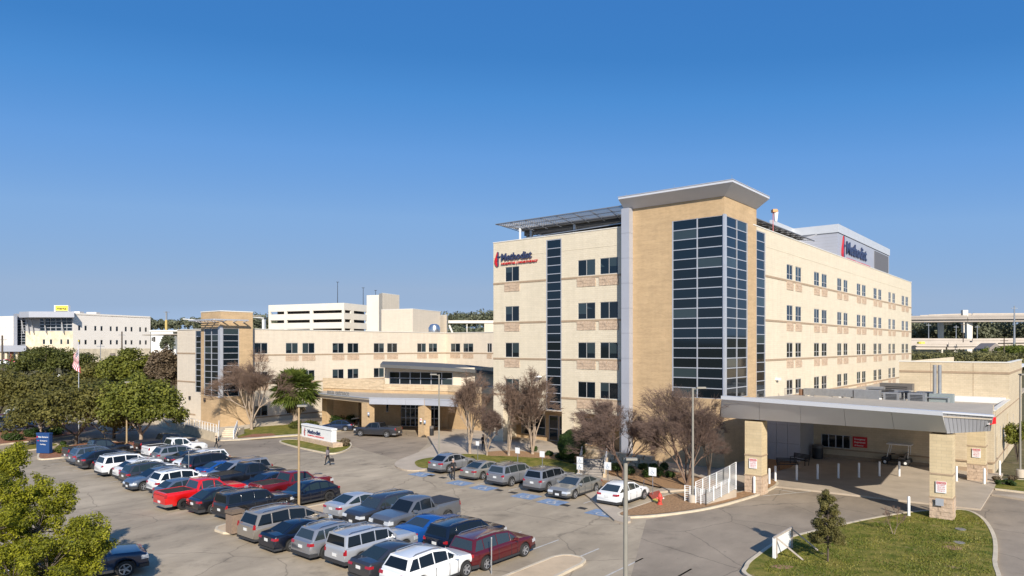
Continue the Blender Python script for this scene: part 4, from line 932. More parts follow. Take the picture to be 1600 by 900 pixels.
# things on and beside the block
t = thing('emergency_sign', 'dark red emergency department sign under the canopy', 'sign', W(eb.col(1333), 11.78, 1.35), ANG)
wd = eb.col(1355.5)-eb.col(1333); mb = MB(); mb.box(0, wd, -.08, 0, 0, 1.0); part('plate', mb, M['red'], t)
for i, s_ in enumerate(('Emergency', 'Department', 'All Entrances')): text('lettering', s_, t, (wd*.12, -.085, .70-i*.29), 0, 1, M['white'], width=wd*(.76 if i < 2 else .62), height=.2 if i < 2 else .13, depth=.004, bold=.02)
p = er.p(er.col(1550)-2.2, 0); 
t = thing('emergency_sign', 'bright red box sign projecting from the canopy corner at the right', 'sign', (XY(1541, 44.0)[0], 44.0, 6.0), R(35))
mb = MB(); mb.box(0, .95, -.2, .2, 0, .42); part('box', mb, mat('bright_red', (.75, .01, .015), .35), t); mb = MB(); mb.box(-.03, -.002, -.2, .2, 0, .42); part('end_cap', mb, M['white'], t); mb = MB(); mb.box(-.02, .1, -.05, .05, -.12, -.002); part('bracket', mb, M['dark'], t)
# roof plant
ducts = thing('roof_duct', 'long silver air duct on white supports across the low roof', 'duct', W(36, 16, LR-.3), ANG)
mb = MB(); mb.box(-6.6, -1.8, 0, .9, .7, 1.4); mb.box(-1.7, .6, -.1, 1.0, .55, 1.45); part('duct', mb, M['steel'], ducts)
for x in (-6, -4.2, -2.4, -.8, .4):
    mb = MB(); mb.box(x, x+.35, .1, .5, 0, .7); part('support', mb, M['white'], ducts)
mb = MB(); mb.tube((-6.9, .45, .2), (-6.9, .45, 1.3), .3, .3, 10); part('elbow', mb, mat('rusty_cap', (.22, .12, .07), .8), ducts)
rr = random.Random(5)
for k, (u, v, a, b, h_) in enumerate(((31.2, 22, 2.2, 1.2, 1.1), (34, 22.4, 1.6, 1.4, 1.5), (36.4, 21.8, 2.0, 1.3, 1.2), (39.2, 19.5, 1.5, 1.3, 1.3), (36.8, 16.8, 1.4, 1.1, 1.2), (39, 16.4, 1.5, 1.0, 1.3), (34.6, 26, 3.2, 1.2, 1.9))):
    t = thing('air_handler', ['silver box unit with dark grille beside the main duct', 'tall silver box unit in the middle of the low roof', 'wide silver box unit before the dark plant frame', 'silver box unit with white base right of the main duct', 'grey green box unit nearest the emergency roof edge', 'dark box unit beside the twin steel flues', 'long dark unit against the tall cream wall'][k], 'roof unit', W(u, v, LR-.3), ANG, 'air handling units on the low roof')
    h_ *= .72; mb = MB(); mb.box(0, a, 0, b, .35, .35+h_); part('casing', mb, M['steel'] if k != 6 else M['plastic'], t)
    for j in range(2): mb = MB(); mb.box(a*(.05+.5*j), a*(.12+.5*j)+.1, .1, b-.1, 0, .35); part('support', mb, M['white'], t)
    mb = MB()
    for j in range(5): mb.box(a*.15, a*.85, -.03, 0, .5+j*h_*.15, .5+j*h_*.15+.07)
    part('grille', mb, M['dark'], t)
t = thing('flue', 'twin shining steel flues rising from the low roof', 'flue', W(40.9, 19, LR-.3), ANG)
for x in (0, .42): mb = MB(); mb.tube((x, 0, .6), (x, 0, 4.0), .17, .17, 12); part('pipe', mb, M['steel'], t)
mb = MB(); mb.box(-.4, 1.6, -.6, .6, 0, 1.2); part('box', mb, mat('greenish_steel', (.30, .34, .33), .5, .3), t)
t = thing('roof_guard', 'thin steel guard rail on the low roof beside the tower wall', 'railing', W(28.3, 13.5, LR-.3), ANG)
for x in (0, 1.1, 2.2): mb = MB(); mb.bar((x, 0, 0), (x, 0, 1.5), .05); part('post', mb, M['steel'], t)
for z in (.8, 1.48): mb = MB(); mb.bar((0, 0, z), (2.2, 0, z), .05); part('rail', mb, M['steel'], t)
rng2 = random.Random(9)
pp_ = thing('pipe_run', 'tangle of dark pipes and white brackets between the roof units', 'pipes', W(33, 19.5, LR-.3), ANG)
for k in range(14):
    x, y = rng2.uniform(0, 8), rng2.uniform(-1.5, 3); L_ = rng2.uniform(1, 4); h_ = rng2.uniform(.4, 1.3); mb = MB()
    mb.tube((x, y, h_), (x+L_, y, h_), .06, .06, 6); mb.tube((x, y, 0), (x, y, h_), .05, .05, 6); mb.tube((x+L_, y, 0), (x+L_, y, h_), .05, .05, 6); part('pipe', mb, M['dark'] if k % 3 else M['steel'], pp_)
    if k % 2: mb = MB(); mb.box(x-.15, x+.15, y-.3, y+.1, 0, .3); part('bracket', mb, M['white'], pp_)

# ================================================================== PARKING GARAGE AND ROOMS BEHIND THE WING
gar = thing('parking_garage', 'white multi level parking garage behind the left wing', 'garage', (XY(500, 250)[0], 250, 3)); go = Vector(gar.location)
class GF(WFace):
    def p(s, a, z, d=0.0): return super().p(a, z, d)-go
ga, gb, gc = XY(419.5, 254), XY(537.5, 240), XY(575, 255); GT = 25.8
for fc, opens in ((GF(ga, gb), [(422.5, 444), (448, 484), (488.5, 534)]), (GF(gb, gc), [(539, 548.5), (553, 573)])):
    hl = []
    for zt_, zb_ in ((23.35, 22.35), (20.2, 19.15), (17.0, 15.9), (13.8, 12.8)):
        hl += [(fc.col(a), fc.col(b), zb_, zt_) for a, b in opens]
    wall('wall', fc, 0, fc.len, 3, GT, hl, M['gwall'], gar, depth=.5)
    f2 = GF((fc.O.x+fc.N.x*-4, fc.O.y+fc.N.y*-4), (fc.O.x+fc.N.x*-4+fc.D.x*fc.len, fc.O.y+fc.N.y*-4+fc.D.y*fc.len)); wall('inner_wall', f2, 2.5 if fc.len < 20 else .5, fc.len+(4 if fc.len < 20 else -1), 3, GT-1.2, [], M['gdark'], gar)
mb = MB()
for z in (11.2, 14.5, 17.8, 21, 24.2): mb.prism([(p[0]-go.x, p[1]-go.y+.6) for p in (ga, gb, gc, (gc[0]-30, gc[1]+20))], z-3, z-2.7)
part('deck', mb, M['gwall'], gar)
for k, (x, y0, y1, Y) in enumerate(((527.5, 472, 441, 262), (567.5, 475, 450, 270), (587, 463, 454, 285))):
    z0, z1 = H-(y0-HZ)*Y/F-3, H-(y1-HZ)*Y/F; p = XY(x, Y)
    t = thing('lamp_post', ['tall dark lamp post on the garage roof, tallest of three', 'dark lamp post on the garage roof left of the stair block', 'short lamp post behind the garage stair block'][k], 'lamp post', (p[0], p[1], z0), 0, 'lamp posts on the garage roof')
    mb = MB(); mb.tube((0,0,0), (0,0,z1-z0), .14, .09, 6); part('pole', mb, M['dark'], t); mb = MB(); mb.box(-.5, .5, -.2, .2, z1-z0, z1-z0+.15); part('lamp_head', mb, M['dark'], t)
def block(name, label, x0, x1, Y0, Y1, ytop, xs2, Y2, m, z0=8, cat='building', openings=(), Yt=None):
    """box given by a front edge seen at columns x0..x1 at distances Y0..Y1 and a right return to column xs2"""
    a, b = XY(x0, Y0), XY(x1, Y1); zt_ = H-(ytop-HZ)*Y0/F
    t = thing(name, label, cat, (a[0], a[1], z0)); o = Vector(t.location)
    c = XY(xs2, Y2) if xs2 else (b[0]+2, b[1]+12); d = (a[0]+c[0]-b[0], a[1]+c[1]-b[1])
    mb = MB(); mb.prism([(p[0]-o.x, p[1]-o.y) for p in (a, b, c, d)], 0, zt_-z0); part('wall', mb, m, t)
    mb = MB(); mb.prism([(p[0]-o.x+(p[0]-(a[0]+c[0])/2)*.01, p[1]-o.y) for p in (a, b, c, d)], zt_-z0, zt_-z0+.12); part('coping', mb, M['cap'], t)
    return t, o, zt_
block('lift_tower', 'tall white lift block at the right end of the garage', 573, 592, 238, 236, 462, 598, 246, M['gwall'], 3)
t, o, zt_ = block('plant_room', 'square cream roof room with a small vent, highest behind the wing', 592, 597.5, 185, 182, 459.5, 624, 190, M['cream2'], 8)
mb = MB(); p = XY(614, 187); mb.box(p[0]-o.x-.4, p[0]-o.x+.3, p[1]-o.y-1.2, p[1]-o.y+.2, 8, 12); part('vent_grille', mb, M['plastic'], t)
block('plant_room', 'wide cream plant room behind the wing roof', 596, 645, 150, 146, 484.5, 688, 158, M['cream2'], 8)
t, o, zt_ = block('plant_room', 'narrow cream roof block right of the silver cowl', 687, 698, 160, 158, 493, 699.5, 165, M['cream2'], 8)
t = thing('roof_cowl', 'round silver extractor cowl on the wing roof', 'vent', (XY(678.5, 138)[0], 138, 12.8))
mb = MB(); mb.lathe([(.75, 0), (.75, .5), (1.15, .9), (1.2, 1.7), (.9, 2.3), (.4, 2.5), (0, 2.5)], 18); part('cowl', mb, mat('bright_steel', (.6, .6, .6), .25, .9), t, smooth=40)
mb = MB(); mb.box(-1.3, 1.3, -1, 1, -.2, .02); part('base', mb, M['cap'], t)
t = thing('covered_walkway', 'white roofed walkway frame against the green hill behind the wing', 'canopy', (XY(735, 175)[0], 175, 8)); o = Vector(t.location)
mb = MB(); a, b = XY(699, 172), XY(775, 172); zt_ = H+40*172/F; mb.box(a[0]-o.x, b[0]-o.x, -.5, 3, zt_-8.7, zt_-8); part('roof_beam', mb, M['gwall'], t)
mb = MB(); a = XY(756, 172); mb.box(a[0]-o.x, b[0]-o.x, -.3, 3, 0, zt_-8.71); part('end_wall', mb, M['cream2'], t)
mb = MB(); a = XY(728.5, 172); mb.bar((a[0]-o.x, 0, 0), (a[0]-o.x, 0, zt_-8.7), .2); part('post', mb, M['gwall'], t)
mb = MB(); a, b = XY(700, 171), XY(711, 171); mb.bar((a[0]-o.x, -.3, zt_-9.2), (b[0]-o.x, -.3, 4), .9, .4); part('stair_slope', mb, M['gwall'], t)
for k, (x, Y, yt) in enumerate(((312, 130, 500), (405, 200, 496))):
    p = XY(x, Y); zt_ = H-(yt-HZ)*Y/F
    t = thing('fabric_canopy', 'white pointed roof canopy showing %s' % ('left of the brick stair tower' if k == 0 else 'left of the garage'), 'canopy', (p[0], p[1], 8), 0)
    mb = MB(); mb.raw([(-3.2, 0, zt_-7.7), (1.5, -.5, zt_-8.1), (1.5, 3, zt_-8.1), (1.2, 1, zt_-8.9), (-3.2, .1, zt_-7.9), (1.5, -.5, zt_-8.3)], [(0,1,2), (0,2,3), (0,3,5), (4,5,3), (0,4,5,1)]); part('roof', mb, M['white'], t)
    mb = MB(); mb.box(.9, 1.5, -.2, 1.2, 0, zt_-8.6); part('support', mb, M['white'], t)

# ================================================================== OFFICES AT THE FAR LEFT
ho = thing('office_building', 'long low office block with honey stone base and glass corner far left', 'office', (XY(110, 200)[0], 200, 5)); oo = Vector(ho.location)
class HF(WFace):
    def p(s, a, z, d=0.0): return super().p(a, z, d)-oo
pa, pb, pc = XY(40, 192), XY(114, 189.5), XY(235, 213)
HT = 19.95; HB = 5
f1, f2 = HF(pa, pb), HF(pb, pc)
rws = [(H-(y1-HZ)*f2.len*0-0, 0) for y1 in ()]
cx = [(122,126),(132,136),(147.3,151),(157,160.8),(171.5,175),(181,184.8),(195,198.5),(204,207.5),(217.5,220.8),(226.3,229.8)]
hl = []
for (yt, yb) in ((508.4, 516.5), (530.8, 538.5)):
    z1, z0 = f2.z(124, yt), f2.z(124, yb); hl += [(f2.col(a), f2.col(b), z0, z1) for a, b in cx]
zst = f2.z(120, 545)
wall('wall', f2, 0, f2.len, zst, HT, hl, M['hwall'], ho)
gd = (f2.col(172), f2.col(181), HB, f2.z(175, 552)); wall('stone_wall', f2, 0, f2.len, HB-3, zst, [gd], M['hstone'], ho); mb = MB(); mb.hexa([f2.p(gd[0], HB, -.2), f2.p(gd[0], HB, -.1), f2.p(gd[1], HB, -.1), f2.p(gd[1], HB, -.2), f2.p(gd[0], gd[3], -.2), f2.p(gd[0], gd[3], -.1), f2.p(gd[1], gd[3], -.1), f2.p(gd[1], gd[3], -.2)]); part('shutter_door', mb, mat('door_grey_brown', (.3, .25, .22), .7), ho)
for h in hl: window(f2, *h, ho, mull=0, fw=.08)
zs_ = f1.z(80, 517.5); hl = [(f1.col(a), f1.col(b), f1.z(80, 538), f1.z(80, 530)) for a, b in ((66.5,70.5),(77.5,81.5),(93.8,97.5),(104.3,108))]
wall('stone_wall', f1, 0, f1.len, HB-3, zs_, hl, M['hstone'], ho)
for h in hl: window(f1, *h, ho, mull=0, fw=.08)
g0_, g1_ = f1.col(62), f1.col(113); zg = f1.z(80, 497)
wall('wall', f1, 0, g0_, zs_, HT-1, [], M['panel_d'], ho); wall('wall', f1, g1_, f1.len, zs_, HT, [], M['hwall'], ho)
curtain(f1, lin(g0_, g1_, 6), lin(zs_+.1, zg, 4), ho, fw=.2)
mb = MB(); P2 = [XY(30, 188), XY(45, 186), XY(116, 187), XY(116, 196), XY(30, 196)]; mb.prism([(p[0]-oo.x, p[1]-oo.y) for p in P2], zg+.05-5, zg+1.6-5); part('roof_slab', mb, M['panel'], ho)
for x in (40, 48, 55, 75, 102): mb = MB(); a, b = f1.col(x), f1.col(x); mb.bar(f1.p(a, zs_-.6, .6), f1.p(a-.4, zg, 1.0), .22); part('prop', mb, M['panel_d'], ho)
pd_, pe_ = XY(-40, 205), XY(21, 196); f3 = HF(pd_, pe_); wall('wall', f3, 0, f3.len, HB-3, f3.z(10, 494), [], M['hwall'], ho)
cxs = lin(-4, 19, 6)
for (yt, yb) in ((510, 517.5), (530, 538)):
    for a in cxs: 
        mb = MB(); s = f3.col(a); mb.hexa([f3.p(s, f3.z(10, yb), .01), f3.p(s, f3.z(10, yb), .05), f3.p(s+.5, f3.z(10, yb), .05), f3.p(s+.5, f3.z(10, yb), .01), f3.p(s, f3.z(10, yt), .01), f3.p(s, f3.z(10, yt), .05), f3.p(s+.5, f3.z(10, yt), .05), f3.p(s+.5, f3.z(10, yt), .01)]); part('fin', mb, M['cap'], ho)
f4 = HF(XY(21, 196), XY(27, 192)); wall('wall', f4, 0, f4.len, HB-3, HT, [], M['panel'], ho)
f5 = HF(XY(27, 195), XY(40, 192.5)); curtain(f5, lin(0, f5.len, 2), lin(f5.z(33, 538), f5.z(33, 500), 9), ho, fw=.2); wall('wall', HF(XY(27, 195.6), XY(40, 193.1)), 0, f5.len, HB-3, HT, [], M['panel_d'], ho)
mb = MB(); P2 = [XY(-20, 186), XY(41, 184), XY(41, 193), XY(-20, 196)]; mb.prism([(p[0]-oo.x, p[1]-oo.y) for p in P2], f1.z(20, 549)-5, f1.z(20, 539.5)-5); part('porch_roof', mb, M['panel'], ho)
for x in (2, 9, 17, 26, 37): p = XY(x, 186); mb = MB(); mb.box(p[0]-oo.x-.3, p[0]-oo.x+.3, p[1]-oo.y, p[1]-oo.y+.6, HB-3-5, f1.z(20, 549)-5.01); part('porch_column', mb, M['hstone'] if x != 17 else mat('rust_column', (.2, .07, .04), .7), ho)
mb = MB(); mb.prism([(p[0]-oo.x, p[1]-oo.y) for p in (pa, pb, pc, (pc[0]-40, pc[1]+10), (pa[0]-10, pa[1]+30))], HT-5.6, HT-5.4); part('roof', mb, M['roof'], ho)
for k, (x, y, wd) in enumerate(((122, 487, 2.2), (146, 488, 2.8), (64, 488, 1.5))):
    p = XY(x, 204); t = thing('roof_unit', ['cream roof unit just right of the yellow sign', 'wider cream roof unit on the long office roof', 'grey roof unit left of the yellow sign'][k], 'roof unit', (p[0], p[1], HT-.5), 0, 'roof units on the offices')
    mb = MB(); mb.box(-wd/2, wd/2, -1, 1, 0, H-(y-HZ)*204/F-HT+.5); part('casing', mb, M['hwall'] if k < 2 else M['plastic'], t)
t = thing('roof_sign', 'yellow rooftop sign with black italic lettering on the offices', 'sign', (XY(84.5, 190)[0], 190, HT)); o = Vector(t.location)
sw = XY(106.5, 190)[0]-o.x; z0, z1 = H-(488-HZ)*190/F-HT, H-(477-HZ)*190/F-HT
mb = MB(); mb.box(0, sw, 0, 1.0, z0-.3, z1); part('cabinet', mb, M['white'], t); mb = MB(); mb.box(.35, sw-.05, -.04, 0, z0+.45, z1-.1); part('yellow_face', mb, M['ylw'], t)
text('lettering', 'Hertz', t, (.75, -.05, z0+.72), 0, 1, M['dark'], width=sw-1.2, height=.75, depth=.01, bold=.03); mb = MB(); mb.box(.4, sw-.1, -.04, 0, z0-.1, z0+.38); part('lower_face', mb, M['plastic'], t)
# white shed right of the offices
t = thing('white_shed', 'bright white low building with dark doors beyond the left trees', 'building', (XY(236, 175)[0], 175, 6)); o = Vector(t.location); bx = XY(270, 175)[0]-o.x; zt_ = H-(518-HZ)*175/F-6
mb = MB(); mb.box(0, bx, 0, 14, -3, zt_); part('wall', mb, M['white'], t); mb = MB(); mb.box(-.3, bx+8, -.2, 14.2, zt_+.01, zt_+.35); part('roof', mb, M['cap'], t)
for (a, b, ya, yb) in ((237, 239, 527, 533), (239.5, 243, 526, 534), (255, 266, 525, 538)):
    mb = MB(); mb.box(XY(a, 175)[0]-o.x, XY(b, 175)[0]-o.x, -.06, .0, H-(yb-HZ)*175/F-6, H-(ya-HZ)*175/F-6); part('door', mb, M['gdark'], t)
mb = MB(); mb.box(XY(236, 170)[0]-o.x, XY(275, 170)[0]-o.x, -5, -4.5, -3, H-(546-HZ)*170/F-6); part('low_wall', mb, M['hwall'], t)
t = thing('crane_mast', 'yellow mast standing on the far skyline at the left', 'mast', (XY(260, 330)[0], 330, 12)); mb = MB(); zt_ = H-(490-HZ)*330/F-12; mb.bar((0,0,0), (0,0,zt_-3), .9); part('lower_mast', mb, mat('mast_ochre', (.50, .36, .12), .7), t); mb = MB(); mb.bar((0,0,zt_-3), (0,0,zt_+1), .6); mb.box(-1.3, 1.3, -.3, .3, zt_+.6, zt_+.8); part('mast_head', mb, M['steel'], t)

# ================================================================== FLYOVERS AT THE FAR RIGHT
def bridge(name, label, pts, thick, wid, railh, m=None):
    t = thing(name, label, 'bridge', (pts[0][0], pts[0][1], 0)); o = Vector(t.location)
    mb = MB(); mr = MB(); mg = MB()
    for a, b in zip(pts[:-1], pts[1:]):
        a, b = Vector(a)-o, Vector(b)-o; d = (b-a); d.z = 0; d.normalize(); n_ = Vector((-d.y, d.x, 0))*wid/2
        tk = thick*.45; mb.hexa([a-n_-Vector((0,0,tk)), a+n_-Vector((0,0,tk)), b+n_-Vector((0,0,tk)), b-n_-Vector((0,0,tk)), a-n_, a+n_, b+n_, b-n_])
        for q_ in (-.8, -.4, 0, .4, .8): m0, m1 = n_*(q_-.05), n_*(q_+.05); mg.hexa([a+m0-Vector((0,0,thick)), a+m1-Vector((0,0,thick)), b+m1-Vector((0,0,thick)), b+m0-Vector((0,0,thick)), a+m0-Vector((0,0,tk)), a+m1-Vector((0,0,tk)), b+m1-Vector((0,0,tk)), b+m0-Vector((0,0,tk))])
        for s_ in (-1, 1):
            e = n_*(s_*1.02); e2 = n_*(s_*.97)
            mr.hexa([a+e2, a+e, b+e, b+e2, *[q+Vector((0,0,railh)) for q in (a+e2, a+e, b+e, b+e2)]] if s_ < 0 else [a+e, a+e2, b+e2, b+e, *[q+Vector((0,0,railh)) for q in (a+e, a+e2, b+e2, b+e)]])
    part('deck', mb, M['bridge'], t); part('parapet', mr, M['bridge'], t); o_ = part('girders', mg, M['bridge'], t); o_['kind'] = 'stuff'
    return t, o
def PT(x, y, Y): return (*XY(x, Y), H-(y-HZ)*Y/F)
up, o = bridge('highway_bridge', 'high pale flyover deck crossing on tall concrete piers', [PT(1405, 497, 400), PT(1513, 496, 380), PT(1640, 495, 360), PT(1720, 494, 350)], 2.6, 12, 1.0)
def pier(br, o, x, Y, y0, y1, w_, m=None, hw=0):
    p = XY(x, Y); z0, z1 = H-(y1-HZ)*Y/F, H-(y0-HZ)*Y/F; mb = MB()
    mb.hexa([(p[0]-o.x-w_/2*.9, p[1]-o.y-1, z0), (p[0]-o.x+w_/2*.9, p[1]-o.y-1, z0), (p[0]-o.x+w_/2*.9, p[1]-o.y+1, z0), (p[0]-o.x-w_/2*.9, p[1]-o.y+1, z0), (p[0]-o.x-w_/2*1.15, p[1]-o.y-1, z1), (p[0]-o.x+w_/2*1.15, p[1]-o.y-1, z1), (p[0]-o.x+w_/2*1.15, p[1]-o.y+1, z1), (p[0]-o.x-w_/2*1.15, p[1]-o.y+1, z1)]); part('pier', mb, M['gwall'], br)
pier(up, o, 1470, 396, 503, 535, 2.3); pier(up, o, 1513.5, 378, 503, 560, 2.8); pier(up, o, 1610, 370, 503, 560, 2.6)
mb = MB(); p = XY(1477, 390); mb.box(p[0]-o.x-1.7, p[0]-o.x+1.7, p[1]-o.y-3.5, p[1]-o.y-1, H+35*390/F-.01-1.0, H+40*390/F); part('pier_head', mb, M['gwall'], up)
u2_, o = bridge('highway_bridge', 'pinkish second flyover deck just above the high one', [PT(1444, 494, 430), PT(1510, 492, 430), PT(1640, 491.5, 440)], 1.7, 9, .8)
pier(u2_, o, 1507, 425, 484.5, 520, 2.8)
lo_, o = bridge('highway_bridge', 'long low bridge deck under the tall flyover piers', [PT(1400, 532, 330), PT(1500, 532.5, 330), PT(1640, 531, 340)], 2.6, 14, 1.0)
l2_, o = bridge('highway_bridge', 'lowest pale slip road bridge nearest the trees', [PT(1400, 537.5, 300), PT(1470, 538, 300), PT(1546, 537.5, 306)], 2.2, 8, .8)
pier(l2_, o, 1468, 300, 544, 565, 1.6); pier(l2_, o, 1491, 300, 544, 562, 1.2)
t = thing('yellow_sign', 'small yellow panel below the low bridge deck', 'sign', (XY(1439, 292)[0], 292, H-(537.5-HZ)*292/F)); mb = MB(); mb.lathe([(0,0),(1.5,.1),(1.4,.9),(0,1)], 12); part('panel', mb, M['ylw'], t)
t = thing('wooden_shed', 'small grey gabled shed in front of the low bridge', 'shed', (XY(1556, 250)[0], 250, 5)); mb = MB(); zt_ = H-(536-HZ)*250/F-5
hw = 2.6; mb.raw([(-hw,0,-2),(hw,0,-2),(hw,0,zt_-2),(0,0,zt_),(-hw,0,zt_-2),(-hw,8,-2),(hw,8,-2),(hw,8,zt_-2),(0,8,zt_),(-hw,8,zt_-2)], [(0,1,2,3,4),(5,9,8,7,6),(1,6,7,2),(0,4,9,5),(2,7,8,3),(3,8,9,4)]); part('wall', mb, mat('weathered_wood', (.26, .22, .19), .9, var=.2), t)
for k, (x, Y, yt, yb, sty) in enumerate(((1585, 270, 478, 545, 0), (1494, 330, 508, 528, 1), (1505, 300, 504, 548, 2), (1527, 330, 508, 528, 1), (1451, 330, 505, 525, 1), (1569, 220, 528, 560, 2))):
    p = XY(x, Y); z0, z1 = H-(yb-HZ)*Y/F-2, H-(yt-HZ)*Y/F
    t = thing('utility_pole', ['very tall grey pole at the far right', 'pale lamp pole left of the tall pier', 'dark power pole in front of the tall pier', 'pale lamp pole right of the tall pier', 'pale lamp pole near the hospital corner', 'dark stub pole beside the gabled shed'][k], 'pole', (p[0], p[1], z0), 0, 'poles by the flyovers')
    mb = MB(); mb.tube((0,0,0), (0,0,z1-z0), .45 if sty == 0 else .22, .2 if sty == 0 else .14, 6); part('pole', mb, M['steel'] if sty < 2 else M['bark2'], t)
    mb = MB(); mb.box(-1.2, 1.2, -.1, .1, z1-z0-1, z1-z0-.8); part('cross_arm', mb, M['steel'] if sty < 2 else M['bark2'], t)
for k, (x, Y, yt, yb) in enumerate(((3.5, 130, 524, 598), (190.5, 165, 518, 556), (157, 150, 535, 580), (69, 300, 488, 500))[:3]):
    p = XY(x, Y); z0, z1 = H-(yb-HZ)*Y/F-.5, H-(yt-HZ)*Y/F
    t = thing('utility_pole', ['dark power pole at the far left edge', 'dark power pole with insulator before the office block', 'thin lamp pole before the honey stone wall'][k], 'pole', (p[0], p[1], z0), 0)
    mb = MB(); mb.tube((0,0,0), (0,0,z1-z0), .2 if k < 2 else .1, .15 if k < 2 else .07, 7); part('pole', mb, M['bark2'] if k < 2 else M['steel'], t)
    mb = MB(); mb.box(-.8, .8, -.06, .06, z1-z0-.9, z1-z0-.78); part('cross_arm', mb, M['steel'], t)
# ================================================================== VEGETATION
def np_mesh(name, V_, F_, m, rnd=None, smooth=False):
    me = bpy.data.meshes.new(name); V_ = np.asarray(V_, dtype=np.float32); F_ = np.asarray(F_, dtype=np.int32); nf, k = F_.shape
    me.vertices.add(len(V_)); me.vertices.foreach_set('co', V_.ravel()); me.loops.add(nf*k); me.loops.foreach_set('vertex_index', F_.ravel())
    me.polygons.add(nf); me.polygons.foreach_set('loop_start', np.arange(0, nf*k, k)); me.polygons.foreach_set('loop_total', np.full(nf, k)); 
    if rnd is not None: me.attributes.new('rnd', 'FLOAT', 'FACE').data.foreach_set('value', np.asarray(rnd, dtype=np.float32))
    if smooth: me.polygons.foreach_set('use_smooth', np.ones(nf, dtype=bool))
    me.materials.append(m); me.update(calc_edges=True); me.validate(); return me
def leaves(centres, radii, n, size, m, name='crown', flat=.7, asp=.6, seed=0, up=.5, clump_var=.5):
    """n small leaf faces spread through soft clumps; a clump has its own mean shade"""
    g = np.random.default_rng(seed); C_ = np.asarray(centres); Rr = np.asarray(radii); w_ = Rr**2; idx = g.choice(len(C_), n, p=w_/w_.sum())
    d = g.normal(size=(n, 3)); d /= np.linalg.norm(d, axis=1)[:, None]; r = g.random(n)**.38
    off = d*r[:, None]*Rr[idx][:, None]; off[:, 2] *= flat; P_ = C_[idx]+off
    nrm = d*.8+g.normal(size=(n, 3))*.5; nrm[:, 2] += up; nrm /= np.linalg.norm(nrm, axis=1)[:, None]
    a = np.cross(nrm, g.normal(size=(n, 3))); a /= np.linalg.norm(a, axis=1)[:, None]; b = np.cross(nrm, a)
    s = size*(.6+.8*g.random(n))[:, None]
    V_ = np.stack([P_-a*s, P_-b*s*asp, P_+a*s, P_+b*s*asp], 1).reshape(-1, 3); F_ = np.arange(4*n).reshape(-1, 4)
    cs = g.random(len(C_)); rnd = np.clip(cs[idx]*clump_var+g.random(n)*(1-clump_var), 0, 1)
    return np_mesh(name, V_, F_, m, rnd)
def branches(segs, m, name, n=4):
    """segs: list of (p, q, r0, r1)"""
    A = np.array([s[0] for s in segs], dtype=float); B = np.array([s[1] for s in segs], dtype=float); r0 = np.array([s[2] for s in segs]); r1 = np.array([s[3] for s in segs])
    d = B-A; ln = np.linalg.norm(d, axis=1); d /= np.maximum(ln, 1e-6)[:, None]; h = np.where(np.abs(d[:, 2:3]) < .9, np.array([[0, 0, 1.]]), np.array([[1., 0, 0]]))
    x = np.cross(d, h); x /= np.linalg.norm(x, axis=1)[:, None]; y = np.cross(d, x); V_ = []
    for (P_, r) in ((A, r0), (B+d*(r1*.3)[:, None], r1)):
        for i in range(n): t = 2*PI*i/n; V_.append(P_+(x*math.cos(t)+y*math.sin(t))*r[:, None])
    V_ = np.stack(V_, 1); k = len(segs); base = np.arange(k)[:, None]*2*n
    F_ = np.concatenate([base+np.array([[i, (i+1) % n, (i+1) % n+n, i+n]]) for i in range(n)], 0)
    return np_mesh(name, V_.reshape(-1, 3), F_, m, smooth=n > 3)
def grow(p, d, ln, r, depth, g, spread, up, segs, tips, nb=(2, 3), shrink=.74, twig_at=0, wob=.12, nseg=2):
    d = d/np.linalg.norm(d); q = p
    for i in range(nseg):
        dd = d+g.normal(size=3)*wob; dd /= np.linalg.norm(dd); q2 = q+dd*ln/nseg; segs.append((q, q2, r*(1-.25*i/nseg), r*(1-.25*(i+1)/nseg), depth)); q = q2; d = dd
    if depth == 0: tips.append(q); return
    for k in range(g.integers(nb[0], nb[1]+1)):
        dd = d+g.normal(size=3)*spread; dd[2] += up; grow(q, dd, ln*shrink*(.8+.4*g.random()), r*.66, depth-1, g, spread, up, segs, tips, nb, shrink, twig_at, wob, nseg)
def bare_tree(label, loc, h, wid, seed, stems=5, group='bare crape myrtles', mt='bark', tw='twig', depth=6, lean=.35, low=.0, twr=.011, dense=(2, 3), fuzz=4):
    g = np.random.default_rng(seed); segs = []; tips = []
    t = thing('bare_tree', label, 'tree', loc, 0, group)
    l0 = h*.30
    for s in range(stems):
        a = 2*PI*s/stems+g.random()*.8; d = np.array([math.cos(a)*lean, math.sin(a)*lean, 1.0])
        grow(np.array([math.cos(a)*.08, math.sin(a)*.08, low]), d, l0*(.8+.4*g.random()), .075*h/7, depth, g, .34, .16, segs, tips, dense, .74, wob=.10)
    if low > 0: segs.append((np.zeros(3), np.array([0, 0, low+.1]), .17*h/7, .12*h/7, 9))
    P_ = np.array([s[1] for s in segs]); zmax = np.percentile(P_[:, 2], 99.5); xr = np.percentile(np.abs(P_[:, :2]), 98)*2
    sx, sz = wid/xr, h/zmax; K = np.array([sx, sx, sz])
    S2 = [(s[0]*K, s[1]*K, max(s[2], twr), max(s[3], twr*.8), s[4]) for s in segs]
    for q in list(tips):
        for j in range(fuzz): dd = g.normal(size=3)*.5+np.array([q[0], q[1], 1.2])*.25; dd /= np.linalg.norm(dd); a_ = q*K; S2.append((a_, a_+dd*(.25+.35*g.random())*h/7, twr*.9, twr*.5, 0))
    big = [s[:4] for s in S2 if s[4] >= 4]; small = [s[:4] for s in S2 if s[4] < 4]
    link('trunk', branches(big, M[mt], 'trunk', 6), t); link('crown', branches(small, M[tw], 'crown', 3), t)
    return t
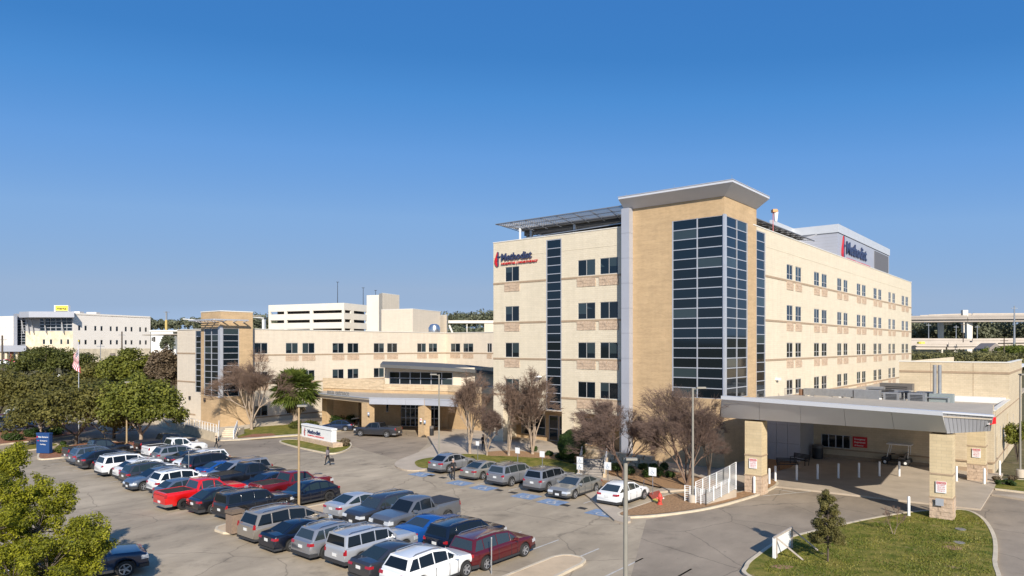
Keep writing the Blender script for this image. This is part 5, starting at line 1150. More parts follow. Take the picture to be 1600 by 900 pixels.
def leafy_tree(name, label, loc, h, wid, seed, lm, trunk_h=.3, stems=3, n=9000, size=.16, mt='bark2', group=None, clumpr=.13, flat=.65, depth=4, spread=.42, cvar=.5, shape=.75, cat='tree'):
    g = np.random.default_rng(seed); segs = []; tips = []; t = thing(name, label, cat, loc, 0, group); th = h*trunk_h
    segs.append((np.zeros(3), np.array([g.normal()*.1, g.normal()*.1, th*.5]), .028*h, .024*h, 9))
    for s in range(stems):
        a = 2*PI*s/stems+g.random(); d = np.array([math.cos(a)*.6, math.sin(a)*.6, .8]); grow(segs[0][1], d, h*.26, .017*h, depth, g, spread, .12, segs, tips, (2, 3), .76, wob=.12)
    P_ = np.array(tips); zmax = P_[:, 2].max(); K = np.array([wid/2/np.percentile(np.abs(P_[:, :2]), 97), wid/2/np.percentile(np.abs(P_[:, :2]), 97), (h-wid*clumpr*.4)/zmax]); K[:2] *= .86
    S2 = [(s[0]*K, s[1]*K, s[2], s[3]) for s in segs]; link('trunk', branches(S2, M[mt], 'trunk', 5), t)
    T = P_*K; T = T[T[:, 2] > th*1.1]
    # outer shell clumps that give the crown its uneven outline
    m_ = max(14, len(T)//2); a = g.random(m_)*2*PI; e = np.arcsin(g.random(m_)*.95); rr = .80+.22*g.random(m_)
    cz = th*1.5; sh = np.stack([np.cos(a)*np.cos(e)*wid/2*rr*.9, np.sin(a)*np.cos(e)*wid/2*rr*.9, cz+np.sin(e)*(h-cz)*rr*.93], 1)
    Cn = np.concatenate([T, sh]); rd = wid*clumpr*(.55+.8*g.random(len(Cn)))
    link('crown', leaves(Cn, rd, n, size, lm, flat=flat, seed=seed, clump_var=cvar), t)
    return t
oakg = leaf_mat('oak_leaves', (.045, .055, .012), (.135, .14, .028), (.20, .185, .045)); oakb = leaf_mat('brownish_oak_leaves', (.060, .058, .015), (.175, .155, .035), (.24, .20, .055)); near = leaf_mat('elm_leaves', (.085, .10, .012), (.38, .37, .022), (.50, .44, .10), trans=.4)
oaky = leaf_mat('yellow_green_oak_leaves', (.065, .078, .012), (.20, .205, .028), (.27, .25, .05)); shrubg = leaf_mat('shrub_leaves', (.018, .038, .008), (.06, .10, .018)); palmg = leaf_mat('palm_leaves', (.04, .07, .012), (.15, .18, .03), (.22, .20, .06)); conif = leaf_mat('sapling_leaves', (.075, .072, .02), (.20, .17, .05), (.27, .22, .08)); farl = leaf_mat('hazed_far_leaves', (.10, .115, .065), (.20, .20, .12)); dryl = leaf_mat('dry_leaves', (.10, .075, .045), (.2, .15, .09)); olive = leaf_mat('olive_scrub_leaves', (.09, .09, .035), (.22, .20, .07), (.28, .27, .08))  # farl is paler because distance haze is put into its leaf colours
og = 'trees left of the parking lot'
def px_tree(name, label, x, y, ytop, wpx, seed, lm, zb=0.0, **kw):
    p = G(x, y, zb); k = p.y/F; return leafy_tree(name, label, (p.x, p.y, zb), (y-ytop)*k, wpx*k, seed, lm, **kw)
px_tree('oak_tree', 'broad dark oak with forked trunk behind the flagpole and blue sign', 118, 696, 600, 172, 11, oakb, n=26000, size=.15, group=og, trunk_h=.30, stems=4, clumpr=.115)
px_tree('oak_tree', 'yellow green oak with pale trunk right of the brown lamp post', 220, 697, 585, 124, 12, oaky, n=20000, size=.15, group=og, trunk_h=.32, stems=3, mt='bark', clumpr=.12)
px_tree('oak_tree', 'green oak with thin dark trunk left of the brown lamp post', 178, 685, 596, 120, 13, oakg, n=15000, size=.16, group=og, trunk_h=.4, clumpr=.12)
px_tree('oak_tree', 'brown leaved oak with pale trunk above the planting bed', 63, 684, 582, 122, 14, oakb, n=18000, size=.16, group=og, trunk_h=.35, mt='bark', clumpr=.12)
px_tree('oak_tree', 'brown oak cut by the left edge of the photograph', -8, 676, 578, 86, 15, oakb, n=11000, size=.17, group=og)
def far_tree(label, x, Y, ytop, wpx, seed, lm, ybase, n=9000, group='trees before the offices', size=.2, **kw):
    p = XY(x, Y); k = Y/F; zb = H-(ybase-HZ)*k; return leafy_tree('broad_tree', label, (p[0], p[1], zb), (ybase-ytop)*k, wpx*k, seed, lm, n=n, size=size, group=group, **kw)
far_tree('large rounded green tree before the honey stone office wall', 78, 128, 541, 122, 21, oakg, 612, n=20000, clumpr=.1)
far_tree('yellow green tree before the right part of the offices', 205, 118, 546, 100, 22, oaky, 622, n=17000, clumpr=.11)
far_tree('brownish low tree between the two green trees behind the flag', 150, 124, 566, 70, 23, oakb, 622, n=9000)
far_tree('bushy brown tree against the cream left wing', 255, 116, 548, 56, 24, leaf_mat('brown_leaves', (.08, .058, .035), (.20, .145, .09)), 640, n=12000, flat=1.1)
far_tree('small tree behind the globe lamps at the left', 40, 116, 598, 90, 25, oakg, 640, n=8000); far_tree('small tree right of the flagpole behind the oaks', 140, 108, 592, 76, 26, oakb, 640, n=8000)
far_tree('dark tree at the foot of the white shed', 262, 150, 522, 22, 27, farl, 560, n=2500)
# near tree at the lower left
def near_tree():
    t = thing('elm_tree', 'bright yellow green tree nearest the camera at the lower left', 'tree', (-21.0, 27.0, 0)); g = np.random.default_rng(31)
    segs = [(np.zeros(3), np.array([.1, .1, 1.7]), .26, .22, 9)]; tips = []
    lobes = []
    for (x, y, Y, r) in ((20, 768, 27.5, 1.35), (-15, 800, 26, 1.7), (60, 800, 27.3, 1.15), (45, 745, 28.5, .95), (92, 752, 28.5, .55), (138, 795, 28.2, .62), (115, 825, 27.0, 1.05), (150, 822, 28, .5), (75, 862, 25.5, 1.3), (20, 880, 24.5, 1.4), (100, 890, 24.8, .9), (-30, 740, 27, 1.2), (140, 850, 27, .55), (0, 705, 28.5, .75), (20, 688, 29, .38), (-40, 860, 25, 1.8), (40, 925, 24, 1.3), (-10, 925, 24, 1.5)):
        z = H-(y+30-HZ)*Y/F; lobes.append((*XY(x, Y), z, r*.86))
    o = np.array([-21.0, 27.0, 0]); Cn = []; Rd = []
    for lx, ly, lz, lr in lobes:
        c = np.array([lx, ly, lz])-o; b0 = np.array([.1, .1, 1.7]); mid = b0+(c-b0)*.5+g.normal(size=3)*.3; segs += [(b0, mid, .10, .06, 5), (mid, c, .06, .03, 5)]
        for k in range(int(16*lr)+6):
            d = g.normal(size=3); d /= np.linalg.norm(d); q = c+d*lr*(.55+.4*g.random()); q[2] += .1; segs.append((c, q, .022, .008, 1)); Cn.append(q); Rd.append(.20+.24*g.random())
            for j in range(2): dd = d+g.normal(size=3)*.6; dd /= np.linalg.norm(dd); segs.append((q, q+dd*.45, .008, .004, 0)); Cn.append(q+dd*.3); Rd.append(.14+.12*g.random())
    link('trunk', branches([s[:4] for s in segs], M['bark2'], 'trunk', 5), t); link('crown', leaves(Cn, Rd, 92000, .05, near, flat=.8, seed=5, asp=.5, clump_var=.55), t)
near_tree()
# bare trees
def px_bare(label, x, y, ytop, wpx, seed, zb=.1, **kw):
    p = G(x, y, zb); k = p.y/F; return bare_tree(label, (p.x, p.y, zb), (y-ytop)*k, wpx*k, seed, **kw)
px_bare('large bare tree with pale trunk in front of the brick stair tower', 393, 671, 556, 104, 41, stems=4, low=1.2, twr=.012, group=None, tw='twig', dense=(3, 3), fuzz=3)
px_bare('slender bare tree left of the dark figure by the tower', 734, 709, 590, 54, 42, stems=5, lean=.3, low=.9, twr=.013)
px_bare('short bare tree between two taller ones by the tower', 761, 712, 640, 56, 43, stems=4, lean=.4, low=.5, twr=.013, tw='twig2')
px_bare('thin upright bare tree by the left tower pier', 795, 712, 598, 44, 44, stems=3, lean=.22, low=.3, twr=.012)
px_bare('tall vase shaped bare tree before the narrow glass strip', 832, 710, 584, 74, 45, stems=7, lean=.35, low=.2, twr=.013)
px_bare('dense dark bare tree above the front steps', 974, 749, 632, 132, 46, stems=5, lean=.55, low=.9, twr=.009, tw='twig2', mt='twig2', dense=(3, 3), depth=6, fuzz=4)
px_bare('dense bare tree behind the grey lamp post at the ramp', 1073, 760, 614, 132, 47, stems=6, lean=.45, low=.3, twr=.009, tw='twig2', dense=(3, 3), mt='twig', fuzz=3)
px_bare('small dark bare tree beside the left canopy column', 1108, 754, 640, 52, 48, stems=3, lean=.4, low=1.2, twr=.012, tw='twig2', mt='bark2', depth=5)
px_bare('tiny leafless sapling on the lawn island', 1396, 835, 792, 34, 49, stems=4, lean=.45, twr=.006, depth=4, group=None)
# palm
p = G(462, 667); pm = thing('palm_tree', 'fan palm with dry skirt beside the main entrance sign', 'tree', (p.x, p.y, 0)); g = np.random.default_rng(51)
mb = MB(); prof = [(.42, 0)]+[(.38-.1*k/8+(.05 if k % 2 else 0), .45*(k+1)) for k in range(9)]; mb.lathe(prof, 12); part('trunk', mb, M['bark'], pm, smooth=50)
def fronds(n, zc, rad, lo, hi, m, name, seed):
    g = np.random.default_rng(seed); V_ = []; F_ = []; rn = []
    for k in range(n):
        a = g.random()*2*PI; e = lo+(hi-lo)*g.random(); L_ = rad*(.45+.15*g.random()); d = np.array([math.cos(a)*math.cos(e), math.sin(a)*math.cos(e), math.sin(e)]); c = np.array([0, 0, zc])+d*L_; s = np.array([-math.sin(a), math.cos(a), 0]); u = np.cross(s, d); cc = g.random()
        for j in range(15):
            t = (j-7)/7*1.5; dd = d*math.cos(t)+s*math.sin(t); ln = rad*(.5+.1*g.random())*(1-.12*abs(t)); tip = c+dd*ln+np.array([0, 0, -.28*ln*(.4+g.random()*.6)]); w2 = (s*math.cos(t)-d*math.sin(t)+g.normal(size=3)*.5)*.075; mid = c+dd*ln*.6
            b = len(V_); V_ += [c, mid-w2, tip, mid+w2]; F_.append((b, b+1, b+2, b+3)); rn.append(np.clip(cc*.6+.4*g.random(), 0, 1))
    return np_mesh(name, V_, F_, m, rn)
link('crown', fronds(170, 4.9, 3.4, -.6, 1.35, palmg, 'crown', 1), pm); link('dry_skirt', fronds(34, 4.0, 2.1, -1.45, -.8, dryl, 'dry_skirt', 2), pm)
# shrubs and hedges
def shrub(label, loc, wid, h, seed, lm=shrubg, n=2500, size=.07, cat='shrub', name='shrub', group=None, lobes=8, rnd_=.45):
    g = np.random.default_rng(seed); t = thing(name, label, cat, loc, 0, group); Cn = []; Rd = []
    for k in range(lobes):
        a = g.random()*2*PI; r = wid/2*.55*math.sqrt(g.random()); Cn.append((math.cos(a)*r, math.sin(a)*r, h*(.35+.3*g.random()))); Rd.append(wid*rnd_*(.6+.3*g.random())*.8)
    Rd = np.minimum(Rd, h*.62); link('foliage', leaves(Cn, Rd, n, size, lm, 'foliage', flat=.85, seed=seed), t)
    S2 = [((0, 0, 0), (c[0]*.8, c[1]*.8, c[2]), .03, .01) for c in Cn]; link('stem', branches(S2, M['bark2'], 'stem', 4), t); return t
def ball(label, x, y, wpx, hpx, seed):
    p = G(x, y, .1); k = p.y/F; w_, h_ = wpx*k, hpx*k; t = thing('round_hedge', label, 'hedge', (p.x, p.y, .1)); g = np.random.default_rng(seed)
    n = 26000; d = g.normal(size=(n, 3)); d /= np.linalg.norm(d, axis=1)[:, None]; bumps = 1+.05*np.sin(d[:, 0]*7+1)*np.cos(d[:, 1]*6)+.04*np.sin(d[:, 2]*9+d[:, 0]*5)
    rr = (.9+.12*g.random(n))*bumps; P_ = d*rr[:, None]*np.array([w_/2, w_/2, h_/2])+np.array([0, 0, h_/2]); keep = P_[:, 2] > 0; P_ = P_[keep]; d = d[keep]; n = len(P_)
    nr = d+g.normal(size=(n, 3))*.4; nr /= np.linalg.norm(nr, axis=1)[:, None]; a = np.cross(nr, g.normal(size=(n, 3))); a /= np.linalg.norm(a, axis=1)[:, None]; b = np.cross(nr, a); s = .045
    V_ = np.stack([P_-a*s, P_-b*s*.6, P_+a*s, P_+b*s*.6], 1).reshape(-1, 3); link('foliage', np_mesh('foliage', V_, np.arange(4*n).reshape(-1, 4), shrubg, g.random(n)), t)
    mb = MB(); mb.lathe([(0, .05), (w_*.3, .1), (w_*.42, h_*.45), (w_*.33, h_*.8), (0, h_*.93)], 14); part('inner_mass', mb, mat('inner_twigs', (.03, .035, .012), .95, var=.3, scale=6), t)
ball('large clipped round green hedge beside the front steps', 893, 722, 42, 50, 61)
sg = 'low shrubs in front of the tower'
for k, (x, y, wpx, hpx, lb) in enumerate(((877, 718, 22, 13, 'low dark shrub just left of the round hedge'), (858, 712, 14, 8, 'tiny bright shrub on the mulch left of the round hedge'), (963, 737, 24, 15, 'low shrub right behind the thin bare trunk'), (985, 741, 22, 15, 'dark green shrub right of the front steps'), (1004, 733, 16, 11, 'round dark shrub against the tan wall'), (1020, 735, 16, 11, 'round dark shrub right of the tan wall centre'), (1010, 745, 24, 13, 'bright low shrub nearest the sloping pavement'), (1028, 744, 24, 14, 'yellow green shrub by the last accessible sign'), (1048, 746, 18, 10, 'small pale green shrub before the lamp post'), (1036, 733, 18, 10, 'dark shrub farthest right against the tan wall'), (835, 705, 16, 8, 'small dark shrub under the vase shaped bare tree'))):
    p = G(x, y, .14); kk = p.y/F; shrub(lb, (p.x, p.y, .14), wpx*kk, hpx*kk, 70+k, n=1800, size=.06, group=sg)
sh2 = 'hedges and shrubs at the left'
for k, (x, y, wpx, hpx, lb, lm) in enumerate(((52, 683, 36, 13, 'clipped green hedge left of the pale oak trunk', shrubg), (88, 679, 26, 13, 'clipped green hedge right of the pale oak trunk', shrubg), (20, 688, 34, 12, 'green hedge at the far left of the bed', shrubg), (96, 708, 22, 11, 'small bright shrub beside the blue sign', oaky), (99, 696, 10, 7, 'dark round shrub on the grass behind the blue sign', shrubg), (487, 668, 30, 11, 'olive shrubs behind the white monument sign', oakg), (462, 669, 24, 11, 'green shrub at the foot of the palm', oakg), (528, 664, 30, 14, 'dark hedge in the shade of the entrance recess', shrubg), (548, 662, 20, 16, 'taller dark hedge at the entrance recess', shrubg), (541, 697, 18, 14, 'dry yellow grass clump at the end of the monument sign', dryl))):
    p = G(x, y, .1); kk = p.y/F; shrub(lb, (p.x, p.y, .1), wpx*kk, hpx*kk, 90+k, lm, n=2600, size=.09, group=sh2, lobes=12)
for k, (x, y, wpx, hpx, lb, lm) in enumerate(((1590, 722, 44, 92, 'tall green bush at the right edge beside the emergency block', oaky), (1556, 752, 15, 9, 'brown shrub right of the rear white posts', dryl), (1583, 751, 16, 8, 'brown shrub near the concrete lamp base', dryl), (1572, 757, 44, 7, 'low dark ground cover along the right kerb', shrubg))):
    p = G(x, y, .12); kk = p.y/F; shrub(lb, (p.x, p.y, .12), wpx*kk, hpx*kk, 110+k, lm, n=6000 if k == 0 else 1800, size=.08 if k == 0 else .05, lobes=22 if k == 0 else 9, rnd_=.3 if k == 0 else .4)
# sapling on the lawn island
p = G(1293.6, 877, .11); t = thing('sapling_tree', 'young olive green tree standing on the lawn island', 'tree', (p.x, p.y, .11)); g = np.random.default_rng(77); hh = 3.65; Cn = []; Rd = []; S2 = [((0,0,0), (.02,.0,1.9), .05, .035), ((.02,0,1.9), (-.04,0,3.5), .035, .01)]
for k in range(150):
    z = .95+2.6*g.random()**1.15; r = 1.12*(1-(z-.95)/2.85)**.62*(.75+.35*g.random()); a = g.random()*2*PI; c = (math.cos(a)*r*.85*(.4+.6*g.random()), math.sin(a)*r*.85*(.4+.6*g.random()), z); Cn.append(c); Rd.append(.10+.13*g.random()); S2.append(((0, 0, max(.9, z-.25)), c, .012, .004))
link('trunk', branches(S2, M['bark2'], 'trunk', 5), t); link('crown', leaves(Cn, Rd, 20000, .035, conif, seed=3, flat=.9, clump_var=.6), t)

# far woods, one mass each
def wood(name, label, pts, n, size, lm, seed, hmin=3, hmax=8, wid=16, kind='stuff'):
    """clumped tree canopy along a line of ground points (x, y, base z)"""
    g = np.random.default_rng(seed); Cn = []; Rd = []; pts = [Vector(p) for p in pts]; ln = sum((b-a).length for a, b in zip(pts[:-1], pts[1:]))
    for a, b in zip(pts[:-1], pts[1:]):
        m_ = max(4, int((b-a).length/ln*n/170))
        for i in range(m_):
            p = a.lerp(b, g.random()); h_ = hmin+(hmax-hmin)*g.random()**1.2; r = h_*(.42+.25*g.random()); off = g.normal()*wid*.4
            for j in range(4): Cn.append((p.x+g.normal()*r*.5, p.y+off+g.normal()*r*.5, p.z+h_*(.45+.4*g.random()))); Rd.append(r*(.45+.4*g.random()))
            Cn.append((p.x, p.y+off, p.z+h_*.25)); Rd.append(r*.7)
    o = link(name, leaves(Cn, Rd, n, size, lm, name, seed=seed, flat=.8, clump_var=.7)); o['kind'] = kind; o['label'] = label; o['category'] = 'trees'; return o
def PB(x, y, Y): return (*XY(x, Y), H-(y-HZ)*Y/F)
wood('far_wood', 'hazy wooded ridge on the left horizon', [PB(-200, 520, 480), PB(230, 514, 470), PB(330, 512, 460)], 26000, .8, farl, 201, 3, 7, 30)
wood('far_wood', 'wooded skyline between stair tower and garage', [PB(380, 520, 430), PB(430, 518, 430)], 9000, .7, farl, 202, 6, 11, 20)
wood('far_wood', 'green hillside seen behind the covered walkway', [PB(690, 541, 290), PB(790, 537, 290)], 14000, .6, farl, 203, 4, 8, 50)
wood('far_wood', 'wooded skyline left of the main tower', [PB(690, 512, 430), PB(730, 510, 430), PB(790, 509, 430)], 13000, .7, farl, 204, 5, 9, 20)
wood('far_wood', 'dark trees standing beyond the flyover piers', [PB(1400, 533, 470), PB(1450, 533, 460), PB(1700, 533, 480)], 42000, .8, farl, 205, 8, 16, 30)
wood('roadside_scrub', 'olive scrub trees between the flyovers and the emergency block', [PB(1380, 572, 190), PB(1460, 572, 190), PB(1560, 572, 200), PB(1680, 572, 200)], 60000, .26, olive, 206, 2, 4.2, 14)
wood('roadside_scrub', 'brighter green scrub at the far right of the scrub belt', [PB(1555, 556, 240), PB(1690, 552, 240)], 16000, .3, leaf_mat('bright_scrub_leaves', (.09, .12, .015), (.2, .22, .03)), 207, 2, 3.6, 14)
wood('roadside_scrub', 'mixed scrub filling the ground below the left trees', [PB(-60, 610, 128), PB(120, 612, 132), PB(260, 606, 128)], 22000, .2, oakb, 208, 2, 4, 12)
# grass tufts on the near lawn island
g = np.random.default_rng(9); n = 24000; pp = pxs([(1185, 890), (1240, 850), (1360, 820), (1500, 803), (1535, 815), (1550, 850), (1550, 900), (1300, 940)])
tri = []; 
def inside(p, poly):
    c = False; j = len(poly)-1
    for i in range(len(poly)):
        if (poly[i].y > p[1]) != (poly[j].y > p[1]) and p[0] < (poly[j].x-poly[i].x)*(p[1]-poly[i].y)/(poly[j].y-poly[i].y)+poly[i].x: c = not c
        j = i
    return c
xs_ = [q.x for q in pp]; ys_ = [q.y for q in pp]; P_ = np.stack([g.uniform(min(xs_), max(xs_), n*2), g.uniform(min(ys_), max(ys_), n*2)], 1); P_ = np.array([q for q in P_ if inside(q, pp)]); n = len(P_)
dn = .5+.3*np.sin(P_[:, 0]*.9+1.7*np.sin(P_[:, 1]*.6))+.25*np.sin(P_[:, 1]*1.5+1.2*np.sin(P_[:, 0]*1.7)); P_ = P_[g.random(n) < np.clip(dn, .12, 1)]; n = len(P_); a = g.random(n)*2*PI; wv = np.stack([np.cos(a), np.sin(a)], 1)*.035; hgt = .03+.06*g.random(n); tip = g.normal(size=(n, 2))*.03
V_ = np.zeros((n, 3, 3)); V_[:, 0, :2] = P_-wv; V_[:, 1, :2] = P_+wv; V_[:, 2, :2] = P_+tip; V_[:, :2, 2] = .11; V_[:, 2, 2] = .11+hgt
o = link('grass', np_mesh('grass', V_.reshape(-1, 3), np.arange(3*n).reshape(-1, 3), leaf_mat('grass_blades', (.09, .125, .012), (.24, .22, .04), (.28, .24, .07)), np.clip(.5+.28*np.sin(P_[:, 0]*1.3+2*np.sin(P_[:, 1]*.9))+.22*np.sin(P_[:, 1]*2.1+P_[:, 0]*.7)+.2*g.normal(size=n), 0, 1))); tag(o, 'short grass tufts covering the lawn island', 'grass', kind='stuff')
# ================================================================== VEHICLES
def paint(name, col, metal=.3, rough=.28):
    return mat('paint_'+name, col, rough, metal, coat=.9, spec=.5)
PT_ = dict(white=paint('white', (.74,.74,.73), 0), silver=paint('silver', (.31,.315,.33), .55), grey=paint('grey', (.15,.155,.165), .45), dgrey=paint('dark_grey', (.045,.047,.055), .4), black=paint('black', (.010,.011,.015), .1), navy=paint('navy', (.006,.009,.020), .2),
    blue=paint('blue', (.012,.085,.32), .35), sblue=paint('steel_blue', (.12,.15,.20), .45), red=paint('red', (.60,.008,.008), .1), maroon=paint('maroon', (.11,.010,.014), .3), dred=paint('dark_red', (.16,.008,.012), .3), gold=paint('champagne', (.34,.30,.25), .5), tansil=paint('pale_beige_silver', (.33,.32,.29), .5), lsil=paint('light_silver', (.45,.46,.48), .4), dblue=paint('dark_blue', (.012,.026,.065), .3))
VG = mat('vehicle_glass', (.008, .011, .014), .06, spec=.45)
VG2 = mat('vehicle_glass_clear', (.028, .036, .036), .05, spec=.9, coat=.3); VG3 = mat('vehicle_glass_green', (.018, .027, .026), .07, spec=.7)
TYRE = mat('tyre_rubber', (.022, .021, .02), .85); RIM = mat('alloy_rim', (.42, .42, .43), .35, .6); RIMD = mat('dark_rim', (.03, .03, .032), .4, .3)
TAIL = mat('tail_lamp_red', (.30, .010, .016), .15, coat=.5); HEAD = mat('head_lamp_lens', (.62, .64, .66), .12, .2, coat=.8); PLATE = mat('licence_plate', (.66, .66, .64), .5); TRIM = mat('dark_trim', (.03, .03, .032), .6); CHR = mat('chrome_trim', (.55, .55, .56), .2, .9)

SPEC = dict(
 suv=dict(L=4.7, W=1.9, r=.36, xw=(1.42,-1.38), sill=.27, belt=1.07, deck=[(-2.35,.80),(-2.31,1.0),(-2.15,1.07),(1.0,1.07),(1.3,1.06),(1.9,.98),(2.2,.88),(2.32,.74),(2.35,.60)], gh=[(1.12,1.05),(.32,1.58),(-.5,1.68),(-1.85,1.62),(-2.2,1.05)], cuts=[.30,-.55,-1.42], rails=1, tl=(.84,.99,.26), hl=(.66,.82,.40), yr=.62),
 bigsuv=dict(L=5.0, W=1.98, r=.38, xw=(1.52,-1.5), sill=.30, belt=1.13, deck=[(-2.5,.85),(-2.47,1.06),(-2.35,1.13),(1.0,1.13),(1.3,1.13),(2.1,1.04),(2.36,.95),(2.47,.82),(2.5,.62)], gh=[(1.15,1.11),(.5,1.68),(-.5,1.78),(-2.15,1.74),(-2.42,1.11)], cuts=[.38,-.62,-1.62], rails=1, tl=(.90,1.06,.20), hl=(.74,.92,.42), yr=.66),
 boxsuv=dict(L=4.85, W=1.9, r=.38, xw=(1.48,-1.42), sill=.32, belt=1.14, deck=[(-2.42,.8),(-2.40,1.08),(-2.36,1.14),(.9,1.14),(1.2,1.13),(2.1,1.06),(2.32,.98),(2.4,.84),(2.42,.64)], gh=[(1.02,1.12),(.48,1.68),(-.5,1.77),(-2.25,1.75),(-2.38,1.12)], cuts=[.36,-.5,-1.4], rails=1, tl=(.80,1.08,.12), hl=(.72,.92,.38), yr=.70),
 sedan=dict(L=4.85, W=1.84, r=.335, xw=(1.46,-1.40), sill=.22, belt=.93, deck=[(-2.42,.62),(-2.39,.88),(-2.28,1.0),(-1.7,1.02),(-1.4,.95),(.9,.93),(1.2,.93),(2.0,.82),(2.28,.72),(2.4,.58),(2.42,.45)], gh=[(1.25,.90),(.35,1.34),(-.3,1.43),(-1.0,1.38),(-1.95,.97)], cuts=[.20,-.72], rails=0, tl=(.74,.87,.32), hl=(.56,.70,.42), yr=.60),
 coupe=dict(L=5.0, W=1.92, r=.37, xw=(1.52,-1.45), sill=.24, belt=.99, deck=[(-2.5,.62),(-2.48,.95),(-2.4,1.06),(-1.7,1.08),(-1.3,1.01),(.8,.98),(1.1,.99),(2.1,.92),(2.42,.80),(2.49,.62),(2.5,.45)], gh=[(.95,.95),(.12,1.36),(-.4,1.44),(-.95,1.40),(-1.85,1.02)], cuts=[-.05,-1.0], rails=0, tl=(.80,.92,.55), hl=(.62,.76,.36), yr=.60),
 pickup=dict(L=5.9, W=2.02, r=.41, xw=(1.92,-1.75), sill=.38, belt=1.22, deck=[(-2.95,.9),(-2.93,1.25),(-2.9,1.34),(-.92,1.34),(-.86,1.22),(1.25,1.22),(1.5,1.25),(2.6,1.17),(2.84,1.06),(2.93,.9),(2.95,.62)], gh=[(1.42,1.20),(.78,1.82),(0,1.92),(-.55,1.89),(-.84,1.20)], cuts=[.42,-.45], rails=0, tl=(1.0,1.26,.12), hl=(.84,1.04,.36), yr=.72, bed=(-2.82,-.98)),
 van=dict(L=5.15, W=2.0, r=.35, xw=(1.70,-1.38), sill=.24, belt=1.03, deck=[(-2.57,.7),(-2.55,.98),(-2.45,1.03),(1.4,1.03),(1.7,1.0),(2.2,.88),(2.46,.74),(2.55,.6),(2.57,.45)], gh=[(1.78,1.0),(.72,1.62),(-.4,1.74),(-2.15,1.69),(-2.48,1.0)], cuts=[.72,-.35,-1.45], rails=1, tl=(.88,1.14,.10), hl=(.62,.82,.42), yr=.72),
)
SPEC['crossover'] = dict(L=4.6, W=1.86, r=.36, xw=(1.40,-1.32), sill=.26, belt=1.02, deck=[(-2.3,.72),(-2.27,.98),(-2.05,1.06),(1.0,1.03),(1.3,1.02),(1.9,.92),(2.16,.82),(2.27,.68),(2.3,.52)], gh=[(1.22,1.0),(.34,1.52),(-.35,1.61),(-1.25,1.55),(-2.12,1.02)], cuts=[.24,-.62,-1.35], rails=1, tl=(.86,1.0,.34), hl=(.60,.76,.38), yr=.60)
SPEC['hatch'] = dict(L=4.3, W=1.80, r=.33, xw=(1.32,-1.24), sill=.22, belt=.96, deck=[(-2.15,.6),(-2.13,.9),(-2.0,.98),(.9,.97),(1.2,.97),(1.8,.84),(2.05,.74),(2.13,.6),(2.15,.45)], gh=[(1.22,.93),(.36,1.42),(-.3,1.50),(-1.25,1.44),(-1.98,.96)], cuts=[.2,-.7], rails=0, tl=(.80,.96,.24), hl=(.56,.70,.40), yr=.58)
def clip(poly, x0, x1):
    for s, v in ((1, x0), (-1, x1)):
        out = []
        for i in range(len(poly)):
            a, b = poly[i-1], poly[i]; ia, ib = s*(a[0]-v) >= 0, s*(b[0]-v) >= 0
            if ia != ib: t = (v-a[0])/(b[0]-a[0]); out.append((v, a[1]+(b[1]-a[1])*t))
            if ib: out.append(b)
        poly = out
    return poly
def interp(pts, x): return float(np.interp(x, [p[0] for p in pts], [p[1] for p in pts]))
def plate3(mb, pts, off):
    """closed thin plate over 3D points, pushed along its normal"""
    p = [Vector(q) for q in pts]; n_ = (p[1]-p[0]).cross(p[2]-p[0]).normalized(); k = len(p)
    a = [q+n_*.002 for q in p]; b = [q+n_*off for q in p]
    mb.raw(a+b, [tuple(range(k-1, -1, -1)), tuple(range(k, 2*k))]+[(i, (i+1) % k, (i+1) % k+k, i+k) for i in range(k)])
PROTO = {}
